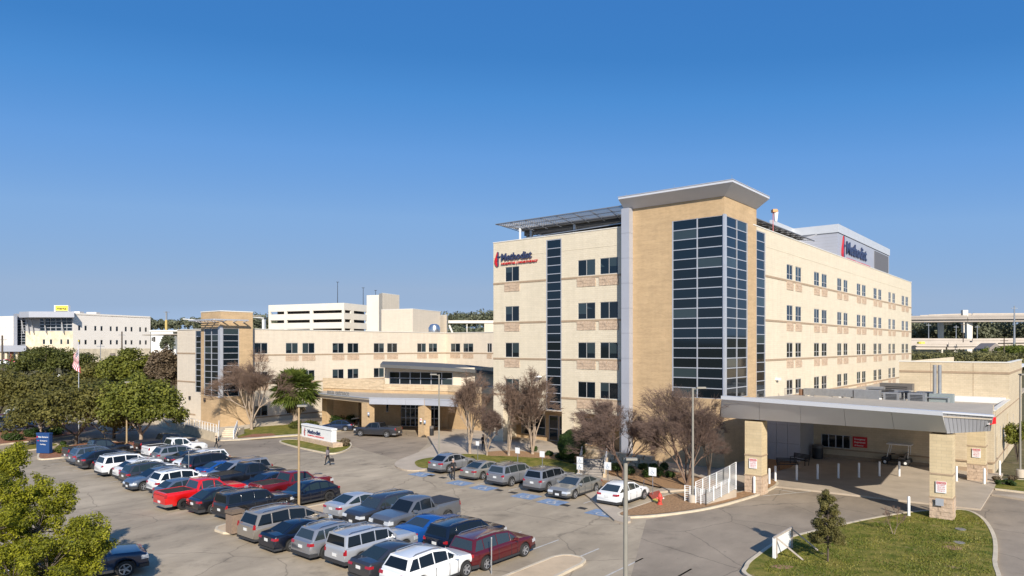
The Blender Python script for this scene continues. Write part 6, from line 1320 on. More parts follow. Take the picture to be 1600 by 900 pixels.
def proto(kind, dark_rim=False, nose_lit=False):
    key = (kind,)
    if key in PROTO: return PROTO[key]
    S = SPEC[kind]; Lh, Wh = S['L']/2, S['W']/2; ra = S['r']+.07; out = []
    def wx(x):
        t = max(0, (abs(x)-.62*Lh)/(.38*Lh)); return Wh*(1-.13*t**2.2)
    st = set(np.linspace(-Lh, Lh, 30).tolist()+[p[0] for p in S['deck']])
    for xw in S['xw']:
        st = {s for s in st if abs(s-xw) > ra+.02}; st |= {xw+ra*math.sin(a) for a in np.linspace(-PI/2, PI/2, 11)}
    bed = S.get('bed')
    if bed: st |= {bed[0]-.001, bed[0]+.001, bed[1]-.001, bed[1]+.001}
    st = sorted(st); bm = bmesh.new(); rings = []
    for x in st:
        zl = S['sill']+.12*max(0, (abs(x)-.8*Lh)/(.2*Lh))
        for xw in S['xw']:
            if abs(x-xw) <= ra+1e-6: zl = max(zl, S['r']+math.sqrt(max(0, ra*ra-(x-xw)**2)))
        zt_ = interp(S['deck'], x); wv = wx(x); zs = max(zl+.05, zt_-.09)
        half = [(wv*.93, zl), (wv*.985, zl+(zs-zl)*.25), (wv, zl+(zs-zl)*.6), (wv*.985, zl+(zs-zl)*.88), (wv*.95, zs+.03)]
        if bed and bed[0] <= x <= bed[1]: half += [(wv*.90, zt_), (wv*.86, zt_), (wv*.86, .78), (0, .78)]
        else:
            cr = .025 if abs(x) < Lh*.9 else .01
            half += [(wv*.88, zt_), (wv*.8, zt_+.006), (wv*.45, zt_+cr), (0, zt_+cr*1.1)]
        ring = [bm.verts.new((x, y, z)) for y, z in half]+[bm.verts.new((x, -y, z)) for y, z in half[-2::-1]]; rings.append(ring)
    for a, b in zip(rings[:-1], rings[1:]):
        for i in range(len(a)-1): bm.faces.new((a[i], a[i+1], b[i+1], b[i]))
    bm.faces.new(rings[0][::-1]) ; bm.faces.new(rings[-1])
    bmesh.ops.recalc_face_normals(bm, faces=bm.faces)
    me = bpy.data.meshes.new('body'); bm.to_mesh(me); bm.free(); me.materials.append(PT_['white'])
    me.polygons.foreach_set('use_smooth', [True]*len(me.polygons)); me.set_sharp_from_angle(angle=R(32))
    out.append(('body', me, 'paint', (0,0,0), []))
    mb = MB(); mb.box(-Lh+.25, Lh-.25, -Wh*.84, Wh*.84, S['sill']-.06, S['belt']-.35 if not bed else .74); out.append(('underbody', mb.mesh('underbody', [TRIM]), None, (0,0,0), []))
    # cabin
    gh = S['gh']; zb, zr = gh[0][1], max(p[1] for p in gh); yb, yr = Wh*.90, S['yr']+.0
    yr = min(yb-.14, max(yr, Wh*.68)); k = (yb-yr)/(zr-zb); yz = lambda z: yb-(z-zb)*k
    bm = bmesh.new(); lft = [bm.verts.new((x, yz(z), z)) for x, z in gh]; rgt = [bm.verts.new((x, -yz(z), z)) for x, z in gh]
    cen = [bm.verts.new((x, 0, z+(.025 if 1 < i < len(gh)-2 or i == 2 else 0))) for i, (x, z) in enumerate(gh)]
    fl = bm.faces.new(lft); fr2 = bm.faces.new(rgt[::-1])
    for i in range(len(gh)-1):
        bm.faces.new((lft[i+1], lft[i], cen[i], cen[i+1])); bm.faces.new((cen[i+1], cen[i], rgt[i], rgt[i+1]))
    bmesh.ops.recalc_face_normals(bm, faces=bm.faces)
    ed_ = [e for f in (fl, fr2) for e in f.edges]
    bmesh.ops.bevel(bm, geom=ed_, offset=.055, segments=2, affect='EDGES', profile=.5)
    me = bpy.data.meshes.new('cabin'); bm.to_mesh(me); bm.free(); me.materials.append(PT_['white']); me.polygons.foreach_set('use_smooth', [True]*len(me.polygons)); me.set_sharp_from_angle(angle=R(40))
    out.append(('cabin', me, 'paint', (0,0,0), []))
    (x0, z0), (x1, z1) = gh[0], gh[1]; mb = MB(); t0, t1 = .06, .93
    q = lambda t, s, ins=.10: (x0+(x1-x0)*t, s*(yz(z0+(z1-z0)*t)-ins), z0+(z1-z0)*t)
    plate3(mb, [q(t0, -1), q(t0, 1), q(t1, 1), q(t1, -1)], .014); out.append(('windscreen', mb.mesh('windscreen', [VG]), None, (0,0,0), []))
    (x0, z0), (x1, z1) = gh[-1], gh[-2]; mb = MB(); t0 = .12 if not bed else .1
    if kind in ('sedan', 'coupe'): t0, t1 = .08, .92
    else: t0, t1 = .16, .86
    plate3(mb, [q(t0, 1, .12), q(t0, -1, .12), q(t1, -1, .13), q(t1, 1, .13)], .014); out.append(('rear_window', mb.mesh('rear_window', [VG]), None, (0,0,0), []))
    # side glass
    cx_ = sum(p[0] for p in gh)/len(gh); zi0 = zb+.05
    ins = []
    for (x, z) in gh:
        xx = x-.13 if x > cx_+.3 else (x+.13 if x < cx_-.3 else x); zz_ = zi0 if z < zb+.15 else z-.085; ins.append((xx-(.06 if z < zb+.15 and x > 0 else 0), zz_))
    edges = [ins[0][0]+.01]+S['cuts']+[ins[-1][0]-.01]
    for s in (1, -1):
        for a, b in zip(edges[:-1], edges[1:]):
            pl = clip(ins, b+.035, a-.035)
            if len(pl) < 3: continue
            mb = MB(); p3 = [(x, s*(yz(z)), z) for x, z in pl]
            ar = sum(pl[i][0]*pl[(i+1) % len(pl)][1]-pl[(i+1) % len(pl)][0]*pl[i][1] for i in range(len(pl)))
            if abs(ar)/2 < .02: continue
            if (ar > 0) == (s > 0): p3 = p3[::-1]
            plate3(mb, p3, .012); out.append(('side_window', mb.mesh('side_window', [VG]), None, (0,0,0), []))
    # lamps wrapping the corners
    def lamp(nm, sgn, z0, z1, wd, depth, m):
        for s in (1, -1):
            mb = MB(); xe = sgn*Lh; xi = sgn*(Lh-depth); ws = wx(xe); wi = wx(xi)
            zz0, zz1 = z0, z1
            zx = interp(S['deck'], xe*.995)
            a = [(xe+sgn*.012, s*(ws-wd)), (xe+sgn*.012, s*(ws+.006)), (xi, s*(wi+.014)), (xi, s*(wi-.1))]
            vs = [(p[0]-(sgn*.03 if i < 2 else 0)*0, p[1], zz0) for i, p in enumerate(a)]+[(p[0]-(sgn*.05 if i < 2 else 0), p[1], zz1) for i, p in enumerate(a)]
            mb.hexa(vs if (s*sgn > 0) == False else [vs[3], vs[2], vs[1], vs[0], vs[7], vs[6], vs[5], vs[4]])
            out.append((nm, mb.mesh(nm, [m]), None, (0,0,0), []))
    lamp('tail_light', -1, S['tl'][0], S['tl'][1], S['tl'][2], .22 if S['tl'][2] > .2 else .1, TAIL); lamp('headlight', 1, S['hl'][0]-.06, S['hl'][1]-.06, S['hl'][2], .34, HEAD)
    # bumpers
    for sgn, nm in ((1, 'front_bumper'), (-1, 'rear_bumper')):
        pl = []
        xs_ = np.linspace(Lh-.42, Lh, 6)
        for x in xs_: pl.append((sgn*(x+(.02 if x == xs_[-1] else 0)), wx(x)+.014))
        pl = pl+[(p[0], -p[1]) for p in pl[::-1]]
        hi = S['sill']+.17 if kind in ('suv', 'bigsuv', 'boxsuv', 'pickup', 'crossover') else S['sill']+.09
        mb = MB(); mb.prism(pl, S['sill']-.01, hi); out.append((nm, mb.mesh(nm, [TRIM]), 'chrome' if kind == 'pickup' and sgn < 0 else None, (0,0,0), []))
    gz = (S['hl'][0]-.22, S['hl'][1]-.05) if kind != 'pickup' else (.62, 1.0); gw = wx(Lh)-.42
    mb = MB(); mb.hexa([(Lh-.1, -gw, gz[0]), (Lh+.016, -gw, gz[0]), (Lh+.016, gw, gz[0]), (Lh-.1, gw, gz[0]), (Lh-.12, -gw*.95, gz[1]), (Lh-.02, -gw*.95, gz[1]), (Lh-.02, gw*.95, gz[1]), (Lh-.12, gw*.95, gz[1])])
    out.append(('grille', mb.mesh('grille', [TRIM]), None, (0,0,0), []))
    zp = S['tl'][0]-.14 if kind != 'pickup' else .62
    if kind in ('sedan', 'coupe'): zp = S['tl'][0]-.08
    mb = MB(); mb.box(-Lh-.03, -Lh-.012, -.16, .16, zp-.02, zp+.14); out.append(('licence_plate', mb.mesh('licence_plate', [PLATE]), None, (0,0,0), []))
    mb = MB(); mb.box(Lh+.022, Lh+.036, -.16, .16, S['sill']+.10, S['sill']+.25); out.append(('licence_plate', mb.mesh('licence_plate', [PLATE]), None, (0,0,0), []))
    for s in (1, -1):
        mb = MB(); x = gh[0][0]-.42; mb.hexa([(x-.10, s*Wh*.9, zb+.02), (x+.10, s*Wh*.9, zb+.02), (x+.06, s*(Wh+.17), zb+.03), (x-.08, s*(Wh+.17), zb+.03), (x-.09, s*Wh*.92, zb+.17), (x+.06, s*Wh*.92, zb+.17), (x+.02, s*(Wh+.16), zb+.19), (x-.07, s*(Wh+.16), zb+.19)] if s < 0 else [(x-.08, s*(Wh+.17), zb+.03), (x+.06, s*(Wh+.17), zb+.03), (x+.10, s*Wh*.9, zb+.02), (x-.10, s*Wh*.9, zb+.02), (x-.07, s*(Wh+.16), zb+.19), (x+.02, s*(Wh+.16), zb+.19), (x+.06, s*Wh*.92, zb+.17), (x-.09, s*Wh*.92, zb+.17)])
        out.append(('wing_mirror', mb.mesh('wing_mirror', [TRIM]), 'paint', (0,0,0), []))
        for c in S['cuts'][:2]+[gh[0][0]-.28]:
            mb = MB(); mb.box(c-.01, c+.01, s*(Wh*.955), s*(Wh+.004), S['sill']+.12, S['belt']-.12); out.append(('door_seam', mb.mesh('door_seam', [TRIM]), None, (0,0,0), []))
        for c in S['cuts'][:2]:
            mb = MB(); mb.box(c+.06, c+.26, s*(Wh*.97), s*(Wh+.022), S['belt']-.2, S['belt']-.165); out.append(('door_handle', mb.mesh('door_handle', [CHR]), 'paint', (0,0,0), []))
        mb = MB(); mb.box(S['xw'][1]+ra+.02, S['xw'][0]-ra-.02, s*(Wh*.90), s*(Wh*.985), S['sill']-.03, S['sill']+.09); out.append(('side_skirt', mb.mesh('side_skirt', [TRIM]), None, (0,0,0), []))
        if S['rails']:
            mb = MB(); a, b = gh[1], gh[-2]; y = s*(yz(zr)-.05)
            pts = [(a[0]-.25, y, interp([(p[0], p[1]) for p in gh[::-1]], a[0]-.25)+.0), (a[0]-.4, y, gh[1][1]+.11), (-.5, y, zr+.055), (b[0]+.4, y, gh[-2][1]+.08), (b[0]+.22, y, gh[-2][1]+.0)]
            for p_, q_ in zip(pts[:-1], pts[1:]): mb.bar(p_, q_, .035)
            out.append(('roof_rail', mb.mesh('roof_rail', [CHR]), None, (0,0,0), []))
    if bed:
        mb = MB(); mb.box(bed[0], bed[1], -wx(bed[0])*.86+.004, Wh*.82, .782, .80); out.append(('bed_floor', mb.mesh('bed_floor', [TRIM]), None, (0,0,0), []))
        mb = MB()
        for s in (1, -1): mb.box(bed[0]+.02, bed[1]-.02, s*(wx(bed[0])*.86-.03), s*(wx(bed[0])*.86-.012), .8, 1.325)
        mb.box(bed[1]-.03, bed[1]-.005, -wx(0)*.8, wx(0)*.8, .8, 1.325); mb.box(bed[0]+.005, bed[0]+.03, -wx(bed[0])*.8, wx(bed[0])*.8, .8, 1.325); out.append(('bed_liner', mb.mesh('bed_liner', [TRIM]), None, (0,0,0), []))
        mb = MB(); mb.box(-Lh-.012, -Lh+.01, -Wh*.72, Wh*.72, 1.14, 1.16); out.append(('tailgate_seam', mb.mesh('tailgate_seam', [TRIM]), None, (0,0,0), []))
        mb = MB(); mb.box(bed[0]-.02, bed[1]+.03, -Wh*.9, Wh*.9, 1.35, 1.385); out.append(('bed_cover', mb.mesh('bed_cover', [TRIM]), 'cover', (0,0,0), []))
    # wheels
    r = S['r']; mb = MB(); mb.lathe([(r*.62,-.11),(r*.93,-.115),(r,-.08),(r,.08),(r*.93,.115),(r*.62,.11)], 20, axis='y'); wm = mb.mesh('wheel', [TYRE], smooth=40)
    mb = MB(); mb.lathe([(0,.02),(r*.5,.02),(r*.62,.10),(r*.66,.112)], 16, axis='y'); mb.cm = 1
    for i in range(5):
        a = i*2*PI/5; c, s_ = math.cos(a), math.sin(a); w2 = .045
        P_ = lambda d, e, y: (c*d-s_*e, y, s_*d+c*e)
        vs = [P_(.03,-w2,.035), P_(r*.63,-w2*.7,.095), P_(r*.63,w2*.7,.095), P_(.03,w2,.035), P_(.03,-w2*.9,.085), P_(r*.63,-w2*.6,.112), P_(r*.63,w2*.6,.112), P_(.03,w2*.9,.085)]; mb.hexa(vs)
    mb.lathe([(r*.60,.09),(r*.60,.118),(r*.67,.118)], 16, axis='y'); mb.lathe([(0,.09),(.06,.088),(.06,.03)], 10, axis='y')
    rm = mb.mesh('rim', [RIMD, RIM])
    for i, xw in enumerate(S['xw']):
        for s in (1, -1): out.append(('wheel', wm, None, (xw, s*(Wh-.12), r), [('rim', rm, 'rim')], 0 if s > 0 else PI))
    PROTO[key] = out; return out
def car(kind, colour, loc, heading, label, cat=None, cover=False, darkrim=False, group='cars in the main parking lot', sc_=1.0):
    cat = cat or {'pickup': 'pickup truck', 'van': 'minivan', 'sedan': 'car', 'coupe': 'car'}.get(kind, 'SUV')
    nm = {'pickup': 'pickup_truck', 'van': 'minivan', 'sedan': 'sedan_car', 'coupe': 'coupe_car'}.get(kind, 'suv_car'); nm = {'crossover': 'crossover_car', 'hatch': 'hatchback_car'}.get(kind, nm)
    t = thing(nm, label, cat, (loc[0], loc[1], loc[2] if len(loc) > 2 else .006), heading, group); t.scale = (sc_*random.uniform(.975, 1.02), sc_*random.uniform(.98, 1.02), sc_*random.uniform(.93, .985))
    tint = random.choice((None, None, VG2, VG3))
    for it in proto(kind):
        n_, me, role, lc, kids = it[:5]
        if role == 'cover' and not cover: continue
        o = link(n_, me, t, lc, it[5] if len(it) > 5 else None)
        if n_ in ('windscreen', 'side_window', 'rear_window') and tint:
            o.material_slots[0].link = 'OBJECT'; o.material_slots[0].material = tint
        if role in ('paint', 'chrome'):
            o.material_slots[0].link = 'OBJECT'; o.material_slots[0].material = PT_[colour] if role == 'paint' else CHR
        for (kn, km, kr) in kids:
            c = link(kn, km, o)
            if darkrim: c.material_slots[1].link = 'OBJECT'; c.material_slots[1].material = RIMD
    return t
HV = ANG+PI/2                                                         # heading along +v
def park(kind, colour, u, v, label, away=True, **kw):
    """v is the line of the end nearest the camera"""
    Lh = SPEC[kind]['L']/2; u += random.uniform(-.05, .05)
    return car(kind, colour, W(u, v+Lh), HV+random.uniform(-.02, .02)+(0 if away else PI), label, **kw)
park('suv', 'white', 28.60, -39.72, 'white SUV cut by the bottom edge of the photograph', sc_=1.03)
park('sedan', 'dgrey', 26.20, -39.62, 'charcoal sedan between the white SUV and the boxy silver SUV')
park('boxsuv', 'lsil', 23.70, -39.22, 'boxy light silver SUV with grey roof bars beside the charcoal sedan')
park('suv', 'silver', 21.20, -39.42, 'silver SUV with blue tinted roof next to the boxy silver SUV', darkrim=True)
park('sedan', 'navy', 18.70, -39.92, 'dark navy fastback sedan beside the gold minivan')
park('van', 'gold', 16.20, -39.62, 'gold minivan nearest the tan concrete island')
park('boxsuv', 'black', 10.20, -38.02, 'boxy black SUV just behind the tan waste bin')
park('crossover', 'black', 7.50, -38.42, 'shiny black compact SUV beside the bright red pickup')
park('pickup', 'red', 4.70, -39.32, 'bright red pickup truck with open black bed', darkrim=True)
park('hatch', 'sblue', 2.00, -38.32, 'slate blue hatchback mostly hidden by the bright red pickup')
park('suv', 'white', -0.75, -37.42, 'white SUV with dark rear glass left of the red pickup', sc_=1.04)
park('crossover', 'sblue', -3.55, -38.12, 'silver blue SUV parked nose out in the left row', away=False)
park('suv', 'dgrey', -6.35, -37.22, 'dark grey SUV between two white SUVs in the left row')
park('crossover', 'white', -8.75, -36.82, 'white SUV hidden by the dark grey SUV in the left row')
park('bigsuv', 'white', -11.45, -37.22, 'large white SUV with full rear visible in the left row')
park('sedan', 'black', -14.05, -36.52, 'low black car left of the large white SUV')
park('crossover', 'black', -16.55, -36.92, 'black SUV with silver roof bars and red tail lights in the left row', sc_=1.03)
park('suv', 'sblue', -19.35, -36.72, 'pale blue silver SUV second from the left end of the left row', sc_=1.03)
park('pickup', 'black', -22.15, -36.32, 'black pickup at the left end of the left row beside the red mulch')
park('pickup', 'black', -21.90, -29.92, 'black pickup in the tree shade behind the left row', cover=True)
park('pickup', 'white', -17.50, -31.02, 'white pickup truck parked by the brown lamp post')
park('suv', 'silver', -14.40, -31.42, 'silver SUV directly right of the white pickup')
park('sedan', 'dgrey', -11.70, -31.32, 'dark car with red tail lights behind the left row')
park('suv', 'white', -9.10, -31.92, 'white SUV parked nose toward the camera behind the left row', away=False)
park('bigsuv', 'black', -6.40, -32.32, 'big black SUV behind the thin metal post')
park('sedan', 'blue', -3.70, -32.52, 'bright blue sedan behind the left row')
park('van', 'silver', -1.00, -33.02, 'silver minivan parked nose out beside the blue sedan', away=False)
park('pickup', 'black', 1.80, -34.12, 'black pickup with silver wheels behind the red pickup')
park('sedan', 'dblue', 4.40, -33.52, 'dark blue car squeezed between black and maroon pickups', away=False)
park('pickup', 'dred', 7.30, -33.82, 'maroon pickup truck with open bed beside the brown lamp post')
park('crossover', 'navy', 10.10, -33.92, 'black crossover nose out on the tan concrete island edge', away=False, darkrim=True)
park('sedan', 'lsil', 15.50, -33.42, 'pale silver sedan just right of the tan concrete island')
park('bigsuv', 'dgrey', 18.10, -34.02, 'slate grey SUV nose out beside the pale silver sedan', away=False, sc_=.97)
park('pickup', 'grey', 20.90, -34.12, 'grey pickup with black bed cover parked nose out', away=False, cover=True)
park('coupe', 'blue', 23.60, -34.62, 'bright blue muscle coupe right of the grey pickup')
park('bigsuv', 'navy', 26.30, -34.92, 'black SUV between the blue coupe and the maroon SUV', sc_=.98)
park('bigsuv', 'maroon', 28.80, -35.62, 'maroon SUV at the right end of the lot', sc_=.98)
ag = 'cars in the accessible bays'
park('crossover', 'silver', 9.20, -18.30, 'grey SUV at the left end of the accessible bays', group=ag, sc_=.98)
park('sedan', 'tansil', 13.40, -18.70, 'beige silver sedan second in the accessible bays', group=ag, sc_=.97)
park('bigsuv', 'silver', 16.80, -19.20, 'silver SUV with red tail lights third in the accessible bays', group=ag, sc_=.97)
park('bigsuv', 'silver', 20.30, -19.20, 'grey silver SUV left of the nose out sedan', group=ag, sc_=.97)
park('sedan', 'tansil', 23.10, -19.70, 'silver sedan parked nose out in the accessible bays', away=False, group=ag, sc_=1.02)
park('crossover', 'white', 27.10, -19.40, 'white SUV at the right end of the accessible bays', group=ag, sc_=.97)
a = G(589, 682.5); car('pickup', 'dgrey', (a.x, a.y+.6, .01), math.atan2(2.8, -2.4)+.55, 'dark grey pickup under the main entrance canopy', group=None, sc_=.97)
a = G(528, 672.5); hb = car('hatch', 'dblue', (a.x, a.y, .01), PI, 'blue hatchback with raised tailgate under the entrance canopy', cat='car', group=None, sc_=.95)
mb = MB(); mb.hexa([(-2.9,-.7,1.72),(-2.0,-.65,1.6),(-2.0,.65,1.6),(-2.9,.7,1.72),(-2.88,-.7,1.80),(-2.0,-.65,1.68),(-2.0,.65,1.68),(-2.88,.7,1.80)]); part('raised_tailgate', mb, TRIM, hb)
a = G(120, 906); car('pickup', 'dblue', (a.x, a.y, .006), HV-.25, 'dark blue truck half hidden by the near tree', group=None)
for (x, y, kd, cl, lb) in ((8, 669, 'suv', 'navy', 'dark blue SUV behind the hedge at the left edge'), (26, 675, 'pickup', 'dblue', 'dark blue pickup behind the hedge, nearest the hedge'), (14, 661, 'sedan', 'maroon', 'maroon car partly seen behind the blue SUV at the left edge'), (36, 655, 'suv', 'white', 'white SUV glimpsed under the trees at the left')):
    a = G(x, y); car(kd, cl, (a.x, a.y, .0), .25, lb, group='cars behind the left hedge')
for (x, Y, cl, lb, kd) in ((6, 170, 'white', 'white car beyond the left trees by the offices', 'sedan'), (11, 178, 'red', 'bright red car beyond the left trees by the offices', 'sedan')):
    p = XY(x, Y); car(kd, cl, (p[0], p[1], terr(*p)+.1), .3, lb, group='cars by the offices')

# golf cart
p = G(1401, 728); gc = thing('golf_cart', 'white roofed golf cart parked beneath the emergency canopy', 'golf cart', (p.x, p.y, .13), ANG+PI)
for x in (.85, -.8):
    for y in (.48, -.48):
        mb = MB(); mb.lathe([(0,-.1),(.23,-.1),(.25,-.06),(.25,.06),(.23,.1),(0,.1)], 14, axis='y'); o = part('wheel', mb, TYRE, gc, (x, y, .25)); mb = MB(); mb.lathe([(0,-.112),(.12,-.112),(.13,-.09)], 10, axis='y'); mb.lathe([(.13,.09),(.12,.112),(0,.112)], 10, axis='y'); part('hub', mb, M['white'], o)
mb = MB(); mb.hexa([(-1.2,-.55,.32),(1.2,-.5,.32),(1.2,.5,.32),(-1.2,.55,.32),(-1.15,-.55,.62),(-.1,-.55,.45),(-.1,.55,.45),(-1.15,.55,.62)]); mb.hexa([(.5,-.5,.42),(1.22,-.45,.35),(1.22,.45,.35),(.5,.5,.42),(.55,-.48,.8),(1.12,-.4,.62),(1.12,.4,.62),(.55,.48,.8)]); part('body', mb, TRIM, gc)
mb = MB(); mb.box(-.75,-.2,-.5,.5,.56,.74); mb.hexa([(-.78,-.5,.74),(-.66,-.5,.74),(-.66,.5,.74),(-.78,.5,.74),(-.9,-.5,1.15),(-.8,-.5,1.15),(-.8,.5,1.15),(-.9,.5,1.15)]); part('seat', mb, M['plastic'], gc)
for (x0, x1, y) in ((.7,.45,.5),(.7,.45,-.5),(-1.0,-1.05,.5),(-1.0,-1.05,-.5)): mb = MB(); mb.bar((x0, y, .7), (x1, y, 1.85), .05); part('roof_post', mb, M['white'], gc)
mb = MB(); mb.box(-1.25, .75, -.58, .58, 1.85, 1.92); part('roof', mb, M['white'], gc)
mb = MB(); mb.lathe([(.17,0),(.19,.02),(.17,.04)], 14, o=(.25, .2, .98)); mb.bar((.3,.2,.98), (.55,.2,.6), .035); part('steering_wheel', mb, M['dark'], gc)
# ================================================================== STREET FURNITURE
def lamp_post(label, x, y, ytop, m, zb=.0, r=.09, base=True, arm=(0, 0), p=None, ht=None, group='lamp posts', hs=1.0):
    p = p or G(x, y, zb); h_ = ht or (H-(ytop-HZ)*p.y/F-zb); t = thing('lamp_post', label, 'lamp post', (p[0], p[1], zb), 0, group)
    if base: mb = MB(); mb.lathe([(.30, 0), (.30, .62), (.26, .68), (0, .68)], 16); part('base', mb, M['concrete'], t, smooth=40)
    mb = MB(); mb.tube((0,0,0), (0,0,h_), r, r*.72, 10); part('pole', mb, m, t, smooth=40)
    mb = MB(); mb.bar((0,0,h_-.1), (arm[0]*.5, arm[1]*.5, h_-.02), .05); part('arm', mb, M['lampg'], t)
    mb = MB(); ax = arm[0]*.5; ay = arm[1]*.5; mb.box(ax-.32*hs, ax+.32*hs, ay-.18*hs, ay+.18*hs, h_-.06*hs, h_+.06*hs); part('lamp_head', mb, M['lampg'], t)
    return t
lamp_post('grey lamp post with round concrete base by the white ramp railings', 1082.5, 788, 606, M['lampg'], arm=(1.2, .3))
lamp_post('tan lamp post nearest the camera with its foot below the frame', 0, 0, 0, M['lampg'], p=(XY(977.5, 18.2)[0], 18.2, 0), ht=8.05, arm=(.25, -.3), base=False, r=.078, hs=.45)
lamp_post('brown wooden post with small floodlight on the tan concrete island', 467, 793, 634, M['lampt'], arm=(.5, 0), base=False)
lamp_post('brown wooden post with small floodlight beside the white pickup', 198, 703, 597, M['lampt'], arm=(.4, 0), base=False)
lamp_post('dark grey lamp post at the pavement corner before the entrance', 686, 712, 585, M['lampg'], zb=.12, arm=(-1.1, .2), base=False)
lamp_post('grey lamp post on a wide concrete base at the right edge', 1594, 746, 585, M['lampg'], arm=(.6, 0))
for (x, y) in ((467, 795),): pass
# globe lamps glimpsed among the left trees
for k, (x, y, yb, Y) in enumerate(((21, 591, 655, 110), (41, 595, 650, 105), (62, 587, 640, 120), (92.5, 588, 640, 118))):
    p = XY(x, Y); zt_ = H-(y-HZ)*Y/F; t = thing('globe_lamp', ['white globe lamp farthest left above the brown oak', 'small white globe lamp second from the left over the brown oak', 'white globe lamp on an arm third from the left', 'white globe lamp nearest the flag'][k], 'street lamp', (p[0], p[1], 0), 0, 'globe lamps among the trees')
    mb = MB(); mb.tube((0,0,0), (0,0,zt_-.3), .07, .06, 6); part('pole', mb, M['lampg'], t); mb = MB(); mb.lathe([(.0,-.32),(.2,-.26),(.32,0),(.22,.25),(0,.32)], 12, o=(0,0,zt_)); part('globe', mb, M['white'], t, smooth=60)
# flagpole and flag
p = G(123, 694); t = thing('flagpole', 'thin white flagpole with a small hook top', 'flagpole', (p.x, p.y, 0)); zt_ = H-(534-HZ)*p.y/F
mb = MB(); mb.tube((0,0,0), (0,0,zt_), .05, .03, 8); part('pole', mb, M['alum'], t); mb = MB(); mb.lathe([(0,-.1),(.1,0),(0,.1)], 8, o=(0,0,zt_+.08)); part('finial', mb, M['ylw'], t)
fl = thing('flag', 'limp red white and blue national flag hanging from its pole', 'flag', (p.x, p.y, zt_-.3))
cols_f = {0: mat('flag_red', (.42, .03, .05), .85), 1: mat('flag_white', (.72, .64, .62), .85), 2: mat('flag_blue', (.03, .035, .10), .85)}
def flag_pt(s, tt):                                                     # s along the fly, tt down the hoist; the cloth hangs in folds
    drop = 3.35*s**1.05; x = -.02-.75*s*math.sin(.9+1.8*tt)*1.1+.42*math.sin(s*6+tt*2)*s*.55; y = .38*math.sin(s*9+tt*3)*s
    return (x+(.62*tt*s), y, -tt*(1.15+.5*(1-s))-drop*.62)
NS = 20
for st_ in range(13):
    t0, t1 = st_/13, (st_+1)/13; mb = MB()
    for i in range(NS):
        s0, s1 = i/NS, (i+1)/NS
        if st_ < 7 and s1 <= .4: continue
        a, b, c, d = flag_pt(s0, t0), flag_pt(s1, t0), flag_pt(s1, t1), flag_pt(s0, t1); e = .012
        mb.hexa([(a[0],a[1]-e,a[2]),(b[0],b[1]-e,b[2]),(b[0],b[1]+e,b[2]),(a[0],a[1]+e,a[2]),(d[0],d[1]-e,d[2]),(c[0],c[1]-e,c[2]),(c[0],c[1]+e,c[2]),(d[0],d[1]+e,d[2])])
    part('stripe', mb, cols_f[st_ % 2], fl)
mb = MB()
for i in range(8):
    s0, s1 = i/NS, (i+1)/NS; a, b, c, d = flag_pt(s0, 0), flag_pt(s1, 0), flag_pt(s1, 7/13), flag_pt(s0, 7/13); e = .016
    mb.hexa([(a[0],a[1]-e,a[2]),(b[0],b[1]-e,b[2]),(b[0],b[1]+e,b[2]),(a[0],a[1]+e,a[2]),(d[0],d[1]-e,d[2]),(c[0],c[1]-e,c[2]),(c[0],c[1]+e,c[2]),(d[0],d[1]+e,d[2])])
part('canton', mb, cols_f[2], fl)
mb = MB()
for r_ in range(5):
    for c_ in range(6):
        s, tt = (c_+.5)/6*.38, (r_+.5)/5*.5; q = flag_pt(s, tt); mb.box(q[0]-.03, q[0]+.03, q[1]-.03, q[1]-.018, q[2]-.03, q[2]+.03)
part('stars', mb, cols_f[1], fl)
# blue direction sign
p = G(79, 710); t = thing('direction_sign', 'dark blue upright direction sign with white lettering on red mulch', 'sign', (p.x-.6, p.y, .1), R(-8))
k = p.y/F; mb = MB(); mb.box(-.75, .7, -.2, .2, .05, 2.0); mb.box(-.78, .73, -.22, .22, 1.95, 2.1); part('body', mb, mat('sign_blue', (.012, .05, .16), .45), t)
for i, (s_, x, w_) in enumerate((('Main Entrance', -.5, 1.1), ('Emergency', -.3, .8), ('Parking', -.3, .6))):
    text('lettering', s_, t, (x, -.23, 1.62-i*.36), 0, 1, M['white'], width=w_, height=.15, depth=.005, bold=.01)
mb = MB(); mb.box(-.68, -.60, -.23, -.2, 1.6, 1.78); mb.box(-.60, -.46, -.232, -.2, 1.28, 1.36); part('red_mark', mb, M['red'], t)
# monument sign
a, b = G(471.5, 684), G(523, 700); a, b = Vector((XY(471.5, 80.0)[0], 80.0, 0)), Vector((XY(518.5, 74.8)[0], 74.8, 0))
d = (b-a); ln = d.length; ang = math.atan2(d.y, d.x); t = thing('monument_sign', 'white monument sign with navy and red hospital name on the sign island', 'sign', a, ang)
mb = MB(); mb.box(0, ln, -.02, .55, .56, 1.76); part('face', mb, M['white'], t); mb = MB(); mb.box(-.05, ln+.05, -.06, .6, 1.82, 2.02); part('cap', mb, M['white'], t); mb = MB(); mb.box(0, ln, -.04, .57, 1.762, 1.818); part('shadow_line', mb, M['navyl'], t)
rr = random.Random(8)
for r_ in range(2):
    x = -.5-.25*(r_ % 2)
    while x < ln+.75:
        x1 = min(x+.62, ln+.85); xs0 = max(x, -.5)
        mb = MB(); mb.box(xs0+.008, x1-.008, -.3-rr.random()*.04, .85, .02+r_*.27, .28+r_*.27); part('stone', mb, M['rstone'], t); x += .62
class SF:
    ang = 0
    def p(s, a, z, d=0.0): return Vector((a, -.02-d, z))
emblem(t, SF(), ln*.085, .66, 1.0, .03)
text('lettering', 'Methodist', t, (ln*.22, -.06, 1.08), 0, 1, mat('navy_paint', (.01, .025, .10), .5), width=ln*.43, height=.46, depth=.01, bold=.03)
